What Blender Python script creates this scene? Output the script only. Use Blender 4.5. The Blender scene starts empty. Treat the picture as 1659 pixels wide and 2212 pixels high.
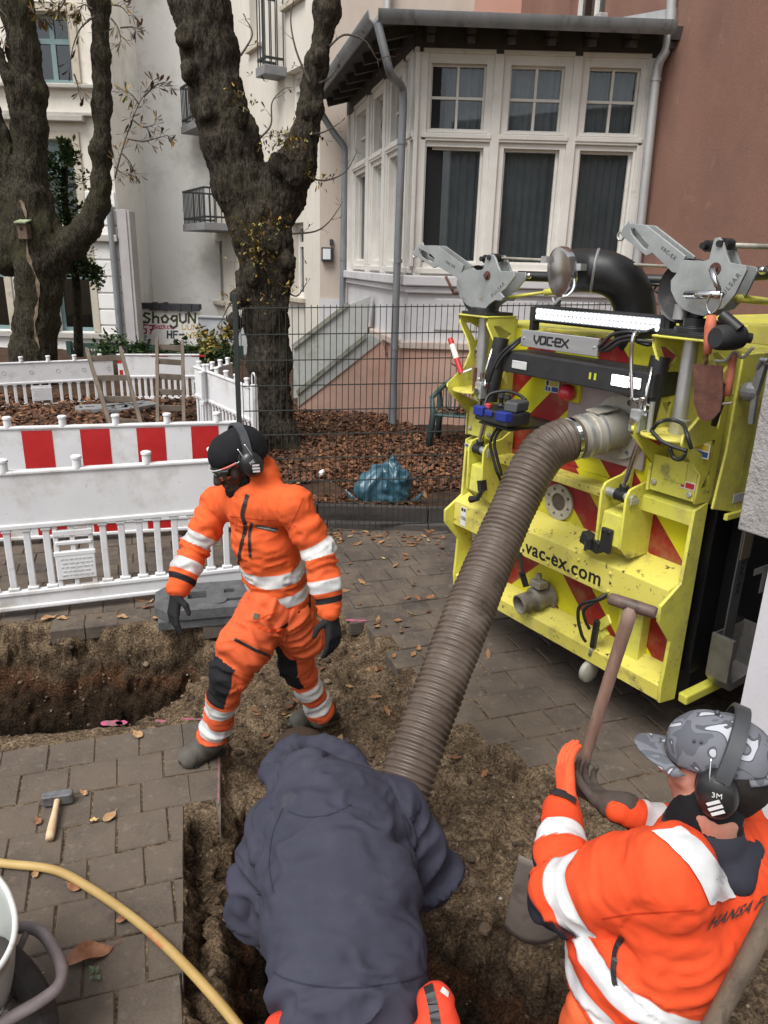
import bpy, bmesh, math, random
import numpy as np
from mathutils import Vector, Matrix
from mathutils.bvhtree import BVHTree

scene = bpy.context.scene
COL = scene.collection
PI = math.pi
rnd = random.Random(11)
NR = np.random.default_rng(5)

# ------------------------------------------------------------------ camera
FPX, CX, CY, EYE = 1600.0, 829.5, 1106.0, 2.25      # focal length and centre in px of a 1659 x 2212 frame, eye height
_up = np.array([130, 4764, -1600.0]); _up /= np.linalg.norm(_up)
_fw = np.array([0, 0, 1.0]); _Y = _fw - _up * (_fw @ _up); _Y /= np.linalg.norm(_Y)
_X = np.cross(_Y, _up)
if _X[0] < 0: _X = -_X
CM = np.array([_X, _Y, _up])
cam = bpy.data.cameras.new('camera'); camo = bpy.data.objects.new('camera', cam); COL.objects.link(camo)
cam.sensor_fit = 'VERTICAL'; cam.sensor_height = 24.0; cam.lens = 24.0 * FPX / 2212.0
cam.clip_start = 0.05; cam.clip_end = 400
camo.matrix_world = Matrix(((CM[0, 0], CM[0, 1], -CM[0, 2], 0), (CM[1, 0], CM[1, 1], -CM[1, 2], 0),
                            (CM[2, 0], CM[2, 1], -CM[2, 2], EYE), (0, 0, 0, 1)))
scene.camera = camo
# ------------------------------------------------------------------ daylight: overcast
SUN_EL, SUN_AZ = math.radians(58), math.radians(215)
wd = bpy.data.worlds.new('World'); scene.world = wd; wd.use_nodes = True
wn = wd.node_tree; bgn = wn.nodes['Background']
sky = wn.nodes.new('ShaderNodeTexSky'); sky.sky_type = 'NISHITA'; sky.sun_disc = False
sky.sun_elevation = SUN_EL; sky.sun_rotation = SUN_AZ; sky.air_density = 1.0; sky.dust_density = 2.0
hs = wn.nodes.new('ShaderNodeHueSaturation'); hs.inputs['Saturation'].default_value = 0.22
wn.links.new(sky.outputs[0], hs.inputs['Color']); wn.links.new(hs.outputs[0], bgn.inputs[0])
bgn.inputs[1].default_value = 0.085
sl = bpy.data.lights.new('sun', 'SUN'); sl.energy = 1.5; sl.angle = math.radians(35); sl.color = (1.0, 0.975, 0.94)
so = bpy.data.objects.new('sun', sl); COL.objects.link(so)
so.rotation_euler = Vector((math.sin(SUN_AZ) * math.cos(SUN_EL), math.cos(SUN_AZ) * math.cos(SUN_EL), math.sin(SUN_EL))).to_track_quat('Z', 'Y').to_euler()
so.location = (0, 0, 12)
scene.view_settings.view_transform = 'Standard'; scene.view_settings.look = 'None'
scene.view_settings.exposure = 1.22; scene.view_settings.gamma = 1.0
scene.cycles.max_bounces = 8

# ------------------------------------------------------------------ where things stand
def ray(x, y): return CM @ np.array([(x - CX) / FPX, -(y - CY) / FPX, 1.0])
def gz(x, y, z=0.0):
    d = ray(x, y); t = (z - EYE) / d[2]; return Vector((d[0] * t, d[1] * t, z))
def gy(x, y, Yd):
    d = ray(x, y); t = Yd / d[1]; return Vector((d[0] * t, Yd, EYE + d[2] * t))
def gp(x, y, p0, n):
    d = ray(x, y); o = np.array([0, 0, EYE]); n = np.array(n, float); t = ((np.array(p0, float) - o) @ n) / (d @ n)
    return Vector(o + d * t)

# ------------------------------------------------------------------ object bookkeeping
WM = {}
def tag(o, label, cat, group=None, kind=None):
    o['label'] = label; o['category'] = cat
    if group: o['group'] = group
    if kind: o['kind'] = kind
    return o
def thing(name, label, cat, loc=(0, 0, 0), rot=None, group=None):
    o = bpy.data.objects.new(name, None); COL.objects.link(o); o.empty_display_size = 0.1
    m = Matrix.Translation(Vector(loc))
    if rot is not None: m = m @ (rot.to_4x4() if hasattr(rot, 'to_4x4') else Matrix.Rotation(rot, 4, 'Z'))
    o.matrix_world = m; WM[o.name] = m
    return tag(o, label, cat, group)
def link_mesh(name, me, mats, parent=None, local=False, smooth=False, bevel=0.0, origin=None):
    if not isinstance(mats, (list, tuple)): mats = [mats]
    me.materials.clear()
    for m in mats: me.materials.append(m)
    me.name = name
    o = bpy.data.objects.new(name, me); COL.objects.link(o)
    if parent is not None:
        pw = WM[parent.name]
        if not local: me.transform(pw.inverted())
        o.parent = parent; WM[o.name] = pw
    else:
        n = len(me.vertices)
        if origin is None and n:
            a = np.empty(n * 3); me.vertices.foreach_get('co', a); a = a.reshape(-1, 3)
            lo, hi = a.min(0), a.max(0); origin = ((lo[0] + hi[0]) / 2, (lo[1] + hi[1]) / 2, lo[2])
        m = Matrix.Translation(Vector(origin or (0, 0, 0))); me.transform(m.inverted()); o.matrix_world = m; WM[o.name] = m
    if smooth:
        me.polygons.foreach_set('use_smooth', np.ones(len(me.polygons), bool))
        if smooth != True: 
            try: me.set_sharp_from_angle(angle=math.radians(smooth))
            except Exception: pass
    if bevel:
        b = o.modifiers.new('bevel', 'BEVEL'); b.width = bevel; b.segments = 2; b.limit_method = 'ANGLE'; b.angle_limit = math.radians(40)
    return o
def setting(o):
    o['kind'] = 'structure'
    for k in ('label', 'category'):
        if k in o: del o[k]
    return o

def basis(d, hint=None):
    d = Vector(d).normalized(); h = Vector(hint) if hint is not None else (Vector((0, 0, 1)) if abs(d.z) < 0.9 else Vector((1, 0, 0)))
    a = h.cross(d)
    if a.length < 1e-6: a = Vector((1, 0, 0)).cross(d)
    a.normalize(); b = d.cross(a); return a, b, d
class MB:
    def __init__(s): s.v = []; s.f = []; s.m = []
    def add(s, vs, fs, mi=0):
        o = len(s.v); s.v += [tuple(p) for p in vs]; s.f += [tuple(o + i for i in f) for f in fs]; s.m += [mi] * len(fs); return s
    def hexa(s, c, mi=0): return s.add(c, [(3, 2, 1, 0), (4, 5, 6, 7), (0, 1, 5, 4), (1, 2, 6, 5), (2, 3, 7, 6), (3, 0, 4, 7)], mi)
    def box(s, lo, hi, R=None, mi=0):
        x0, y0, z0 = lo; x1, y1, z1 = hi
        c = [(x0, y0, z0), (x1, y0, z0), (x1, y1, z0), (x0, y1, z0), (x0, y0, z1), (x1, y0, z1), (x1, y1, z1), (x0, y1, z1)]
        if R is not None: c = [R @ Vector(p) for p in c]
        return s.hexa(c, mi)
    def bar(s, a, b, w, h, hint=None, mi=0):
        a, b = Vector(a), Vector(b); u, v, d = basis(b - a, hint); u, v = u * w / 2, v * h / 2
        return s.hexa([a - u - v, a + u - v, a + u + v, a - u + v, b - u - v, b + u - v, b + u + v, b - u + v], mi)
    def tube(s, pts, r, n=10, cap=True, closed=False, mi=0):
        pts = [Vector(p) for p in pts]; k = len(pts); rs = r if isinstance(r, (list, tuple, np.ndarray)) else [r] * k
        vs, fs = [], []; pa = None
        for i, p in enumerate(pts):
            if closed: d = pts[(i + 1) % k] - pts[i - 1]
            else: d = pts[min(i + 1, k - 1)] - pts[max(i - 1, 0)]
            if d.length < 1e-9: d = Vector((0, 0, 1))
            d.normalize()
            if pa is None: pa, pb, _ = basis(d)
            else:
                pa = pa - d * pa.dot(d)
                if pa.length < 1e-6: pa = basis(d)[0]
                pa.normalize(); pb = d.cross(pa)
            for j in range(n):
                t = 2 * PI * j / n; vs.append(p + pa * (rs[i] * math.cos(t)) + pb * (rs[i] * math.sin(t)))
        for i in range(k if closed else k - 1):
            i2 = (i + 1) % k
            for j in range(n): fs.append((i * n + j, i * n + (j + 1) % n, i2 * n + (j + 1) % n, i2 * n + j))
        if cap and not closed: fs += [tuple(range(n - 1, -1, -1)), tuple((k - 1) * n + j for j in range(n))]
        return s.add(vs, fs, mi)
    def cyl(s, a, b, r, r2=None, n=16, mi=0): return s.tube([a, b], [r, r if r2 is None else r2], n, mi=mi)
    def lathe(s, prof, c, axis=(0, 0, 1), n=24, mi=0):
        u, v, d = basis(axis); c = Vector(c); vs = []; k = len(prof)
        for r, h in prof:
            for j in range(n):
                t = 2 * PI * j / n; vs.append(c + d * h + u * (r * math.cos(t)) + v * (r * math.sin(t)))
        fs = [(i * n + j, i * n + (j + 1) % n, (i + 1) * n + (j + 1) % n, (i + 1) * n + j) for i in range(k - 1) for j in range(n)]
        fs += [tuple(range(n - 1, -1, -1)), tuple((k - 1) * n + j for j in range(n))]
        return s.add(vs, fs, mi)
    def ball(s, c, r, n=14, m=9, mi=0, R=None):
        r = Vector(r) if isinstance(r, (tuple, list, Vector)) else Vector((r, r, r)); vs = []; c = Vector(c)
        for i in range(m + 1):
            ph = PI * i / m
            for j in range(n):
                t = 2 * PI * j / n; p = Vector((r.x * math.sin(ph) * math.cos(t), r.y * math.sin(ph) * math.sin(t), r.z * math.cos(ph)))
                vs.append(c + (R @ p if R is not None else p))
        return s.add(vs, [(i * n + j, (i + 1) * n + j, (i + 1) * n + (j + 1) % n, i * n + (j + 1) % n) for i in range(m) for j in range(n)], mi)
    def prism(s, poly, F, t0, t1, mi=0):
        """poly of (a, b) in frame F = (origin, ua, ub, un), from t0 to t1 along un"""
        o, ua, ub, un = [Vector(q) for q in F]; k = len(poly)
        vs = [o + ua * a + ub * b + un * t0 for a, b in poly] + [o + ua * a + ub * b + un * t1 for a, b in poly]
        fs = [tuple(range(k - 1, -1, -1)), tuple(range(k, 2 * k))] + [(i, (i + 1) % k, k + (i + 1) % k, k + i) for i in range(k)]
        return s.add(vs, fs, mi)
    def quad(s, a, b, c, d, mi=0): return s.add([a, b, c, d], [(0, 1, 2, 3)], mi)
    def merge(s, me, M=None, mi=0):
        vs = [(M @ v.co if M is not None else v.co.copy()) for v in me.vertices]
        return s.add(vs, [tuple(p.vertices) for p in me.polygons], mi)
    def mesh(s, name='m'):
        me = bpy.data.meshes.new(name); me.from_pydata(s.v, [], s.f)
        if any(s.m): me.polygons.foreach_set('material_index', s.m)
        bm = bmesh.new(); bm.from_mesh(me); bmesh.ops.remove_doubles(bm, verts=bm.verts, dist=1e-6); bmesh.ops.recalc_face_normals(bm, faces=bm.faces); bm.to_mesh(me); bm.free()
        me.update(); return me
    def build(s, name, mats, parent=None, **k): return link_mesh(name, s.mesh(name), mats, parent, **k)

def children(o): return [c for c in bpy.data.objects if c.parent == o]
def copy_tree(o, parent=None):
    c = o.copy(); COL.objects.link(c); c.parent = parent
    for ch in children(o):
        if ch.name != c.name: copy_tree(ch, c)
    return c

def curve_mesh(splines, extrude, fill=True, bevel=0.0):
    cu = bpy.data.curves.new('c', 'CURVE'); cu.dimensions = '2D'; cu.fill_mode = 'BOTH'; cu.extrude = extrude / 2; cu.bevel_depth = bevel
    for sp in splines:
        s = cu.splines.new('POLY'); s.points.add(len(sp) - 1); s.use_cyclic_u = True
        for q, (a, b) in zip(s.points, sp): q.co = (a, b, 0, 1)
    return _cm(cu)
def _cm(cu):
    o = bpy.data.objects.new('t', cu); COL.objects.link(o)
    dg = bpy.context.evaluated_depsgraph_get(); dg.update()
    me = bpy.data.meshes.new_from_object(o.evaluated_get(dg))
    bpy.data.objects.remove(o); bpy.data.curves.remove(cu); return me
def text_mesh(s, size=1.0, extrude=0.002, space=1.0, bold=0.0):
    cu = bpy.data.curves.new('t', 'FONT'); cu.body = s; cu.size = size; cu.extrude = extrude / 2; cu.align_x = 'CENTER'; cu.align_y = 'CENTER'; cu.space_character = space; cu.resolution_u = 3; cu.offset = bold
    return _cm(cu)
def frameM(o, a, b, n): 
    o, a, b, n = Vector(o), Vector(a), Vector(b), Vector(n)
    return Matrix(((a.x, b.x, n.x, o.x), (a.y, b.y, n.y, o.y), (a.z, b.z, n.z, o.z), (0, 0, 0, 1)))
def circ(cx, cy, r, n=20, a0=0.0, a1=2 * PI, ry=None):
    full = abs(a1 - a0 - 2 * PI) < 1e-6; k = n if full else n - 1
    return [(cx + r * math.cos(a0 + (a1 - a0) * i / k), cy + (ry or r) * math.sin(a0 + (a1 - a0) * i / k)) for i in range(n)]
def spline(pts, n=8):
    P = [Vector(p) for p in pts]; out = []
    for i in range(len(P) - 1):
        p0, p1, p2, p3 = P[max(i - 1, 0)], P[i], P[i + 1], P[min(i + 2, len(P) - 1)]
        for k in range(n):
            t = k / n; out.append(0.5 * ((2 * p1) + (p2 - p0) * t + (2 * p0 - 5 * p1 + 4 * p2 - p3) * t * t + (3 * p1 - p0 - 3 * p2 + p3) * t ** 3))
    return out + [P[-1]]
def strokes(MBo, lines, w, F, t0, t1, mi=0):
    """flat pen strokes, each a polyline of (a, b)"""
    for ln in lines:
        for i in range(len(ln) - 1):
            a, b = Vector(ln[i]).to_2d(), Vector(ln[i + 1]).to_2d(); d = (b - a)
            if d.length < 1e-6: continue
            d.normalize(); n = Vector((-d.y, d.x)) * w / 2; e = d * w * 0.35
            e2 = 0.0004 * (i % 3)
            MBo.prism([tuple(a - e - n), tuple(b + e - n), tuple(b + e + n), tuple(a - e + n)], F, t0, t1 + e2, mi)

# ------------------------------------------------------------------ noise and signed-distance modelling
def vnoise(p, seed=0):
    p = np.asarray(p, float); i = np.floor(p).astype(np.int64); f = p - i; f = f * f * (3 - 2 * f)
    def h(a, b, c):
        n = (a * 374761393 + b * 668265263 + c * 1274126177 + seed * 974711) & 0x7fffffff
        n = ((n ^ (n >> 13)) * 1274126177) & 0x7fffffff; n = (n ^ (n >> 16)) & 0xffff
        return n / 32767.5 - 1.0
    x, y, z = i[..., 0], i[..., 1], i[..., 2]; fx, fy, fz = f[..., 0], f[..., 1], f[..., 2]
    r = 0
    for a in (0, 1):
        for b in (0, 1):
            for c in (0, 1):
                r = r + h(x + a, y + b, z + c) * (fx if a else 1 - fx) * (fy if b else 1 - fy) * (fz if c else 1 - fz)
    return r
def fbm(p, oct=4, seed=0, gain=0.5):
    r, a = 0, 1.0; p = np.asarray(p, float)
    for k in range(oct): r = r + a * vnoise(p, seed + k * 17); a *= gain; p = p * 2.03 + 7.1
    return r
def cone(a, b, ra, rb, flat=None, chain=0, s0=0.0, s1=None, k=None, sub=False):
    a, b = np.array(a, float), np.array(b, float)
    if s1 is None: s1 = s0 + np.linalg.norm(b - a)
    return dict(a=a, b=b, ra=ra, rb=rb, flat=flat, chain=chain, s0=s0, s1=s1, k=k, sub=sub)
def prim_d(q, P):
    """distance to a tapered capsule, optionally flattened along a direction; also the place along it"""
    a, b = q['a'], q['b']; ab = b - a; L2 = max(ab @ ab, 1e-9); w = P - a
    t = np.clip((w @ ab) / L2, 0, 1); e = w - t[..., None] * ab
    if q['flat'] is not None:
        n, sc = q['flat']; n = np.array(n, float); n /= np.linalg.norm(n); c = e @ n
        e = e + (c * (1 / sc - 1))[..., None] * n; 
        dl = np.sqrt((e * e).sum(-1)); r = q['ra'] + (q['rb'] - q['ra']) * t
        return (dl - r) * (0.5 + 0.5 * sc), t
    dl = np.sqrt((e * e).sum(-1)); return dl - (q['ra'] + (q['rb'] - q['ra']) * t), t
def sdf_mesh(prims, vox=0.01, k=0.03, pad=0.1):
    lo = np.min([np.minimum(q['a'] , q['b']) - max(q['ra'], q['rb']) for q in prims if not q['sub']], 0) - 3 * vox
    hi = np.max([np.maximum(q['a'], q['b']) + max(q['ra'], q['rb']) for q in prims if not q['sub']], 0) + 3 * vox
    n = np.ceil((hi - lo) / vox).astype(int) + 1; F = np.full(n, 1.0)
    ax = [lo[i] + vox * np.arange(n[i]) for i in range(3)]
    for q in prims:
        R = max(q['ra'], q['rb']) + pad
        i0 = np.maximum(((np.minimum(q['a'], q['b']) - R - lo) / vox).astype(int), 0); i1 = np.minimum(((np.maximum(q['a'], q['b']) + R - lo) / vox).astype(int) + 2, n)
        sl_ = tuple(slice(i0[i], i1[i]) for i in range(3))
        G = np.stack(np.meshgrid(ax[0][sl_[0]], ax[1][sl_[1]], ax[2][sl_[2]], indexing='ij'), -1)
        d, _ = prim_d(q, G); kk = q['k'] if q['k'] is not None else k; f = F[sl_]
        if q['sub']:
            h = np.maximum(kk - np.abs(f + d), 0) / kk; F[sl_] = np.maximum(f, -d) + h * h * kk / 4
        else:
            h = np.maximum(kk - np.abs(f - d), 0) / kk; F[sl_] = np.minimum(f, d) - h * h * kk / 4
    return surface_nets(F, lo, vox)
def surface_nets(F, lo, vox):
    s = F < 0; n = np.array(F.shape)
    c = np.zeros(n - 1, np.int8)
    for i in (0, 1):
        for j in (0, 1):
            for l in (0, 1): c += s[i:n[0] - 1 + i, j:n[1] - 1 + j, l:n[2] - 1 + l]
    act = np.argwhere((c > 0) & (c < 8)); idx = np.full(n - 1, -1, np.int64); idx[tuple(act.T)] = np.arange(len(act))
    acc = np.zeros((len(act), 3)); cnt = np.zeros(len(act))
    for axis in range(3):
        o1, o2 = [q for q in range(3) if q != axis]
        for u in (0, 1):
            for v in (0, 1):
                p0 = act.copy(); p0[:, o1] += u; p0[:, o2] += v; p1 = p0.copy(); p1[:, axis] += 1
                f0, f1 = F[tuple(p0.T)], F[tuple(p1.T)]; m = (f0 < 0) != (f1 < 0)
                t = np.where(m, f0 / np.where(m, f0 - f1, 1), 0); off = np.zeros((len(act), 3)); off[:, o1] = u; off[:, o2] = v; off[:, axis] = t
                acc += off * m[:, None]; cnt += m
    V = lo + vox * (act + acc / cnt[:, None]); Q = []
    for axis in range(3):
        o1, o2 = (axis + 1) % 3, (axis + 2) % 3
        a0 = [slice(None)] * 3; a1 = [slice(None)] * 3; a0[axis] = slice(0, n[axis] - 1); a1[axis] = slice(1, n[axis])
        d = s[tuple(a0)] != s[tuple(a1)]; e = np.argwhere(d)
        ok = (e[:, o1] > 0) & (e[:, o2] > 0) & (e[:, o1] < n[o1] - 1) & (e[:, o2] < n[o2] - 1); e = e[ok]
        def cell(u, v): q = e.copy(); q[:, o1] -= u; q[:, o2] -= v; return idx[tuple(q.T)]
        q = np.stack([cell(1, 1), cell(0, 1), cell(0, 0), cell(1, 0)], 1)
        inside = s[tuple(e.T)]; q[~inside] = q[~inside][:, ::-1]; Q.append(q)
    return V, np.concatenate(Q)
def vnormals(V, Q):
    n = np.cross(V[Q[:, 2]] - V[Q[:, 0]], V[Q[:, 3]] - V[Q[:, 1]]); N = np.zeros_like(V)
    for i in range(4): np.add.at(N, Q[:, i], n)
    return N / np.maximum(np.linalg.norm(N, axis=1, keepdims=True), 1e-9)
def relax(V, Q, it=2, lam=0.5):
    for _ in range(it):
        S = np.zeros_like(V); C = np.zeros(len(V))
        for a, b in ((0, 1), (1, 2), (2, 3), (3, 0)):
            np.add.at(S, Q[:, a], V[Q[:, b]]); np.add.at(C, Q[:, a], 1); np.add.at(S, Q[:, b], V[Q[:, a]]); np.add.at(C, Q[:, b], 1)
        V = V * (1 - lam) + lam * S / np.maximum(C, 1)[:, None]
    return V
def np_mesh(name, V, Q, attrs=None):
    me = bpy.data.meshes.new(name); me.vertices.add(len(V)); me.vertices.foreach_set('co', V.astype(np.float32).ravel())
    Q = np.asarray(Q); k = Q.shape[1]; me.loops.add(Q.size); me.loops.foreach_set('vertex_index', Q.astype(np.int32).ravel())
    me.polygons.add(len(Q)); me.polygons.foreach_set('loop_start', (np.arange(len(Q)) * k).astype(np.int32))
    try: me.polygons.foreach_set('loop_total', np.full(len(Q), k, np.int32))
    except Exception: pass
    me.update(calc_edges=True)
    for nm, a in (attrs or {}).items():
        at = me.attributes.new(nm, 'FLOAT', 'POINT'); at.data.foreach_set('value', np.asarray(a, np.float32))
    return me

# ------------------------------------------------------------------ materials
MATS = {}
def nodes_of(m): return m.node_tree.nodes, m.node_tree.links
def mat(name, col, rough=0.6, metal=0.0, col2=None, vs=6.0, vdet=5.0, lo=0.35, hi=0.65, bump=0.0, bs=40.0, dirt=None, spec=0.5, stretch=None, emit=None, alpha=None, trans=0.0, coat=0.0, bdist=0.01):
    if name in MATS: return MATS[name]
    m = bpy.data.materials.new(name); m.use_nodes = True; N, L = nodes_of(m); b = N['Principled BSDF']
    b.inputs['Roughness'].default_value = rough; b.inputs['Metallic'].default_value = metal; b.inputs['Specular IOR Level'].default_value = spec
    b.inputs['Base Color'].default_value = (*col, 1)
    if coat: b.inputs['Coat Weight'].default_value = coat
    tc = N.new('ShaderNodeTexCoord'); src = tc.outputs['Object']
    if stretch:
        mp = N.new('ShaderNodeMapping'); mp.inputs['Scale'].default_value = stretch; L.new(src, mp.inputs[0]); src = mp.outputs[0]
    cur = None
    if col2 is not None:
        nz = N.new('ShaderNodeTexNoise'); nz.inputs['Scale'].default_value = vs; nz.inputs['Detail'].default_value = vdet; nz.inputs['Roughness'].default_value = 0.62; L.new(src, nz.inputs['Vector'])
        cr = N.new('ShaderNodeValToRGB'); cr.color_ramp.elements[0].position = lo; cr.color_ramp.elements[1].position = hi
        cr.color_ramp.elements[0].color = (*col, 1); cr.color_ramp.elements[1].color = (*col2, 1); L.new(nz.outputs['Fac'], cr.inputs[0]); cur = cr.outputs[0]
    for dd in ([dirt] if dirt and not isinstance(dirt, list) else (dirt or [])):
        dc, dsc, d0, d1 = dd[:4]
        nz = N.new('ShaderNodeTexNoise'); nz.inputs['Scale'].default_value = dsc; nz.inputs['Detail'].default_value = 8; nz.inputs['Roughness'].default_value = 0.68; L.new(src, nz.inputs['Vector'])
        mr = N.new('ShaderNodeMapRange'); mr.inputs[1].default_value = d0; mr.inputs[2].default_value = d1; L.new(nz.outputs['Fac'], mr.inputs[0])
        mx = N.new('ShaderNodeMix'); mx.data_type = 'RGBA'; mx.inputs[7].default_value = (*dc, 1); mx.inputs[6].default_value = (*col, 1)
        if cur is not None: L.new(cur, mx.inputs[6])
        L.new(mr.outputs[0], mx.inputs[0]); cur = mx.outputs[2]
    if cur is not None: L.new(cur, b.inputs['Base Color'])
    if bump:
        nz = N.new('ShaderNodeTexNoise'); nz.inputs['Scale'].default_value = bs; nz.inputs['Detail'].default_value = 6; nz.inputs['Roughness'].default_value = 0.65; L.new(src, nz.inputs['Vector'])
        bp = N.new('ShaderNodeBump'); bp.inputs['Strength'].default_value = bump; bp.inputs['Distance'].default_value = bdist; L.new(nz.outputs['Fac'], bp.inputs['Height']); L.new(bp.outputs[0], b.inputs['Normal'])
    if emit: b.inputs['Emission Color'].default_value = (*emit[0], 1); b.inputs['Emission Strength'].default_value = emit[1]
    if trans: b.inputs['Transmission Weight'].default_value = trans
    MATS[name] = m; return m
def attr_mask(m, attr, col, rough=0.5, metal=0.0, soft=0.002, col2=None):
    """where a vertex attribute is above zero the cloth has another colour (sewn-on bands, knee pads)"""
    N, L = nodes_of(m); b = N['Principled BSDF']; at = N.new('ShaderNodeAttribute'); at.attribute_name = attr
    mr = N.new('ShaderNodeMapRange'); mr.inputs[1].default_value = -soft; mr.inputs[2].default_value = soft; L.new(at.outputs['Fac'], mr.inputs[0])
    for sock, val in (('Base Color', col), ('Roughness', rough), ('Metallic', metal)):
        inp = b.inputs[sock]
        if sock == 'Base Color':
            mx = N.new('ShaderNodeMix'); mx.data_type = 'RGBA'; mx.inputs[6].default_value = inp.default_value; mx.inputs[7].default_value = (*val, 1)
            if inp.links: L.new(inp.links[0].from_socket, mx.inputs[6])
            if col2:
                tc = N.new('ShaderNodeTexCoord'); nz = N.new('ShaderNodeTexNoise'); nz.inputs['Scale'].default_value = 9; nz.inputs['Detail'].default_value = 6; L.new(tc.outputs['Object'], nz.inputs['Vector'])
                cr = N.new('ShaderNodeValToRGB'); cr.color_ramp.elements[0].position = .4; cr.color_ramp.elements[1].position = .62; cr.color_ramp.elements[0].color = (*val, 1); cr.color_ramp.elements[1].color = (*col2, 1)
                L.new(nz.outputs['Fac'], cr.inputs[0]); L.new(cr.outputs[0], mx.inputs[7])
            L.new(mr.outputs[0], mx.inputs[0]); L.new(mx.outputs[2], inp)
        else:
            mx = N.new('ShaderNodeMix'); mx.inputs[2].default_value = inp.default_value; mx.inputs[3].default_value = val
            if inp.links: L.new(inp.links[0].from_socket, mx.inputs[2])
            L.new(mr.outputs[0], mx.inputs[0]); L.new(mx.outputs[0], inp)
    return m
# ================================================================== GROUND
ST = math.radians(19)                                   # the street runs 19 degrees off the picture plane
E_POLY = [(-8, 3.85), (-2.43, 4.23), (-1.04, 4.34), (-.13, 4.43), (.14, 3.85), (.36, 3.24), (.56, 3.12), (.79, 2.88), (1.02, 2.76), (1.42, 2.6), (1.62, 2.2), (1.62, -1), (-.35, -1), (-.5, 1.2), (-.58, 1.67), (-.80, 2.5), (-.80, 2.6), (-.67, 2.61), (-.75, 2.95), (-.82, 3.22), (-1.35, 3.2), (-1.86, 3.08), (-8, 2.7)]
TRENCH = [(-8, 3.80), (-2.43, 4.18), (-1.2, 4.28), (-.95, 4.1), (-1.02, 3.74), (-1.3, 3.3), (-1.86, 3.15), (-8, 2.77)]
PIT = [(-.66, 2.72), (-.62, 2.4), (-.50, 1.7), (-.36, -1), (1.55, -1), (1.5, 1.55), (1.2, 1.74), (.68, 2.0), (.24, 2.28), (-.1, 2.55), (-.4, 2.86)]
def poly_sd(poly, x, y):
    """signed distance to a polygon, negative inside"""
    d = np.full(x.shape, 1e9); ins = np.zeros(x.shape, bool); n = len(poly)
    for i in range(n):
        (ax, ay), (bx, by) = poly[i], poly[(i + 1) % n]; ex, ey = bx - ax, by - ay; wx, wy = x - ax, y - ay
        t = np.clip((wx * ex + wy * ey) / (ex * ex + ey * ey), 0, 1); d = np.minimum(d, np.hypot(wx - t * ex, wy - t * ey))
        c = ((ay > y) != (by > y)) & (x < (bx - ax) * (y - ay) / ((by - ay) if abs(by - ay) > 1e-12 else 1e-12) + ax); ins ^= c
    return np.where(ins, -d, d)
def sstep(a, b, t): t = np.clip((t - a) / (b - a), 0, 1); return t * t * (3 - 2 * t)
def soil_h(x, y):
    P2 = np.stack([x, y, np.zeros_like(x)], -1)
    wob = 0.05 * fbm(P2 * 4, 3, 3); wob2 = .022 * fbm(P2 * 17, 3, 9)
    h = np.full(x.shape, -0.0065)
    e = poly_sd(E_POLY, x, y) + wob2 * .6
    low = -0.085 - .10 * sstep(-.52, -.66, x) * sstep(2.75, 2.55, y) + 0.034 * fbm(P2 * 7, 4, 1) + .03 * np.exp(-((x - .45) ** 2 + (y - 2.62) ** 2) / .12)
    h = h + (low - h) * sstep(0.0, -0.035, e)
    t = poly_sd(TRENCH, x, y) + wob * .8 + wob2 * .35
    tl = h + (-0.30 - h) * sstep(0.015, -0.085, t); tl = tl + (-0.42 - tl) * sstep(-.08, -.15, t) ; tl = tl + (-0.98 - tl) * sstep(-.13, -.33, t)
    h = np.minimum(h, tl)
    p = poly_sd(PIT, x, y) + wob * 1.1 + wob2
    pl = h + (-.30 - h) * sstep(0.02, -.075, p); pl = pl + (-.56 - pl) * sstep(-.05, -.22, p)
    return np.minimum(h, pl)
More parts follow.
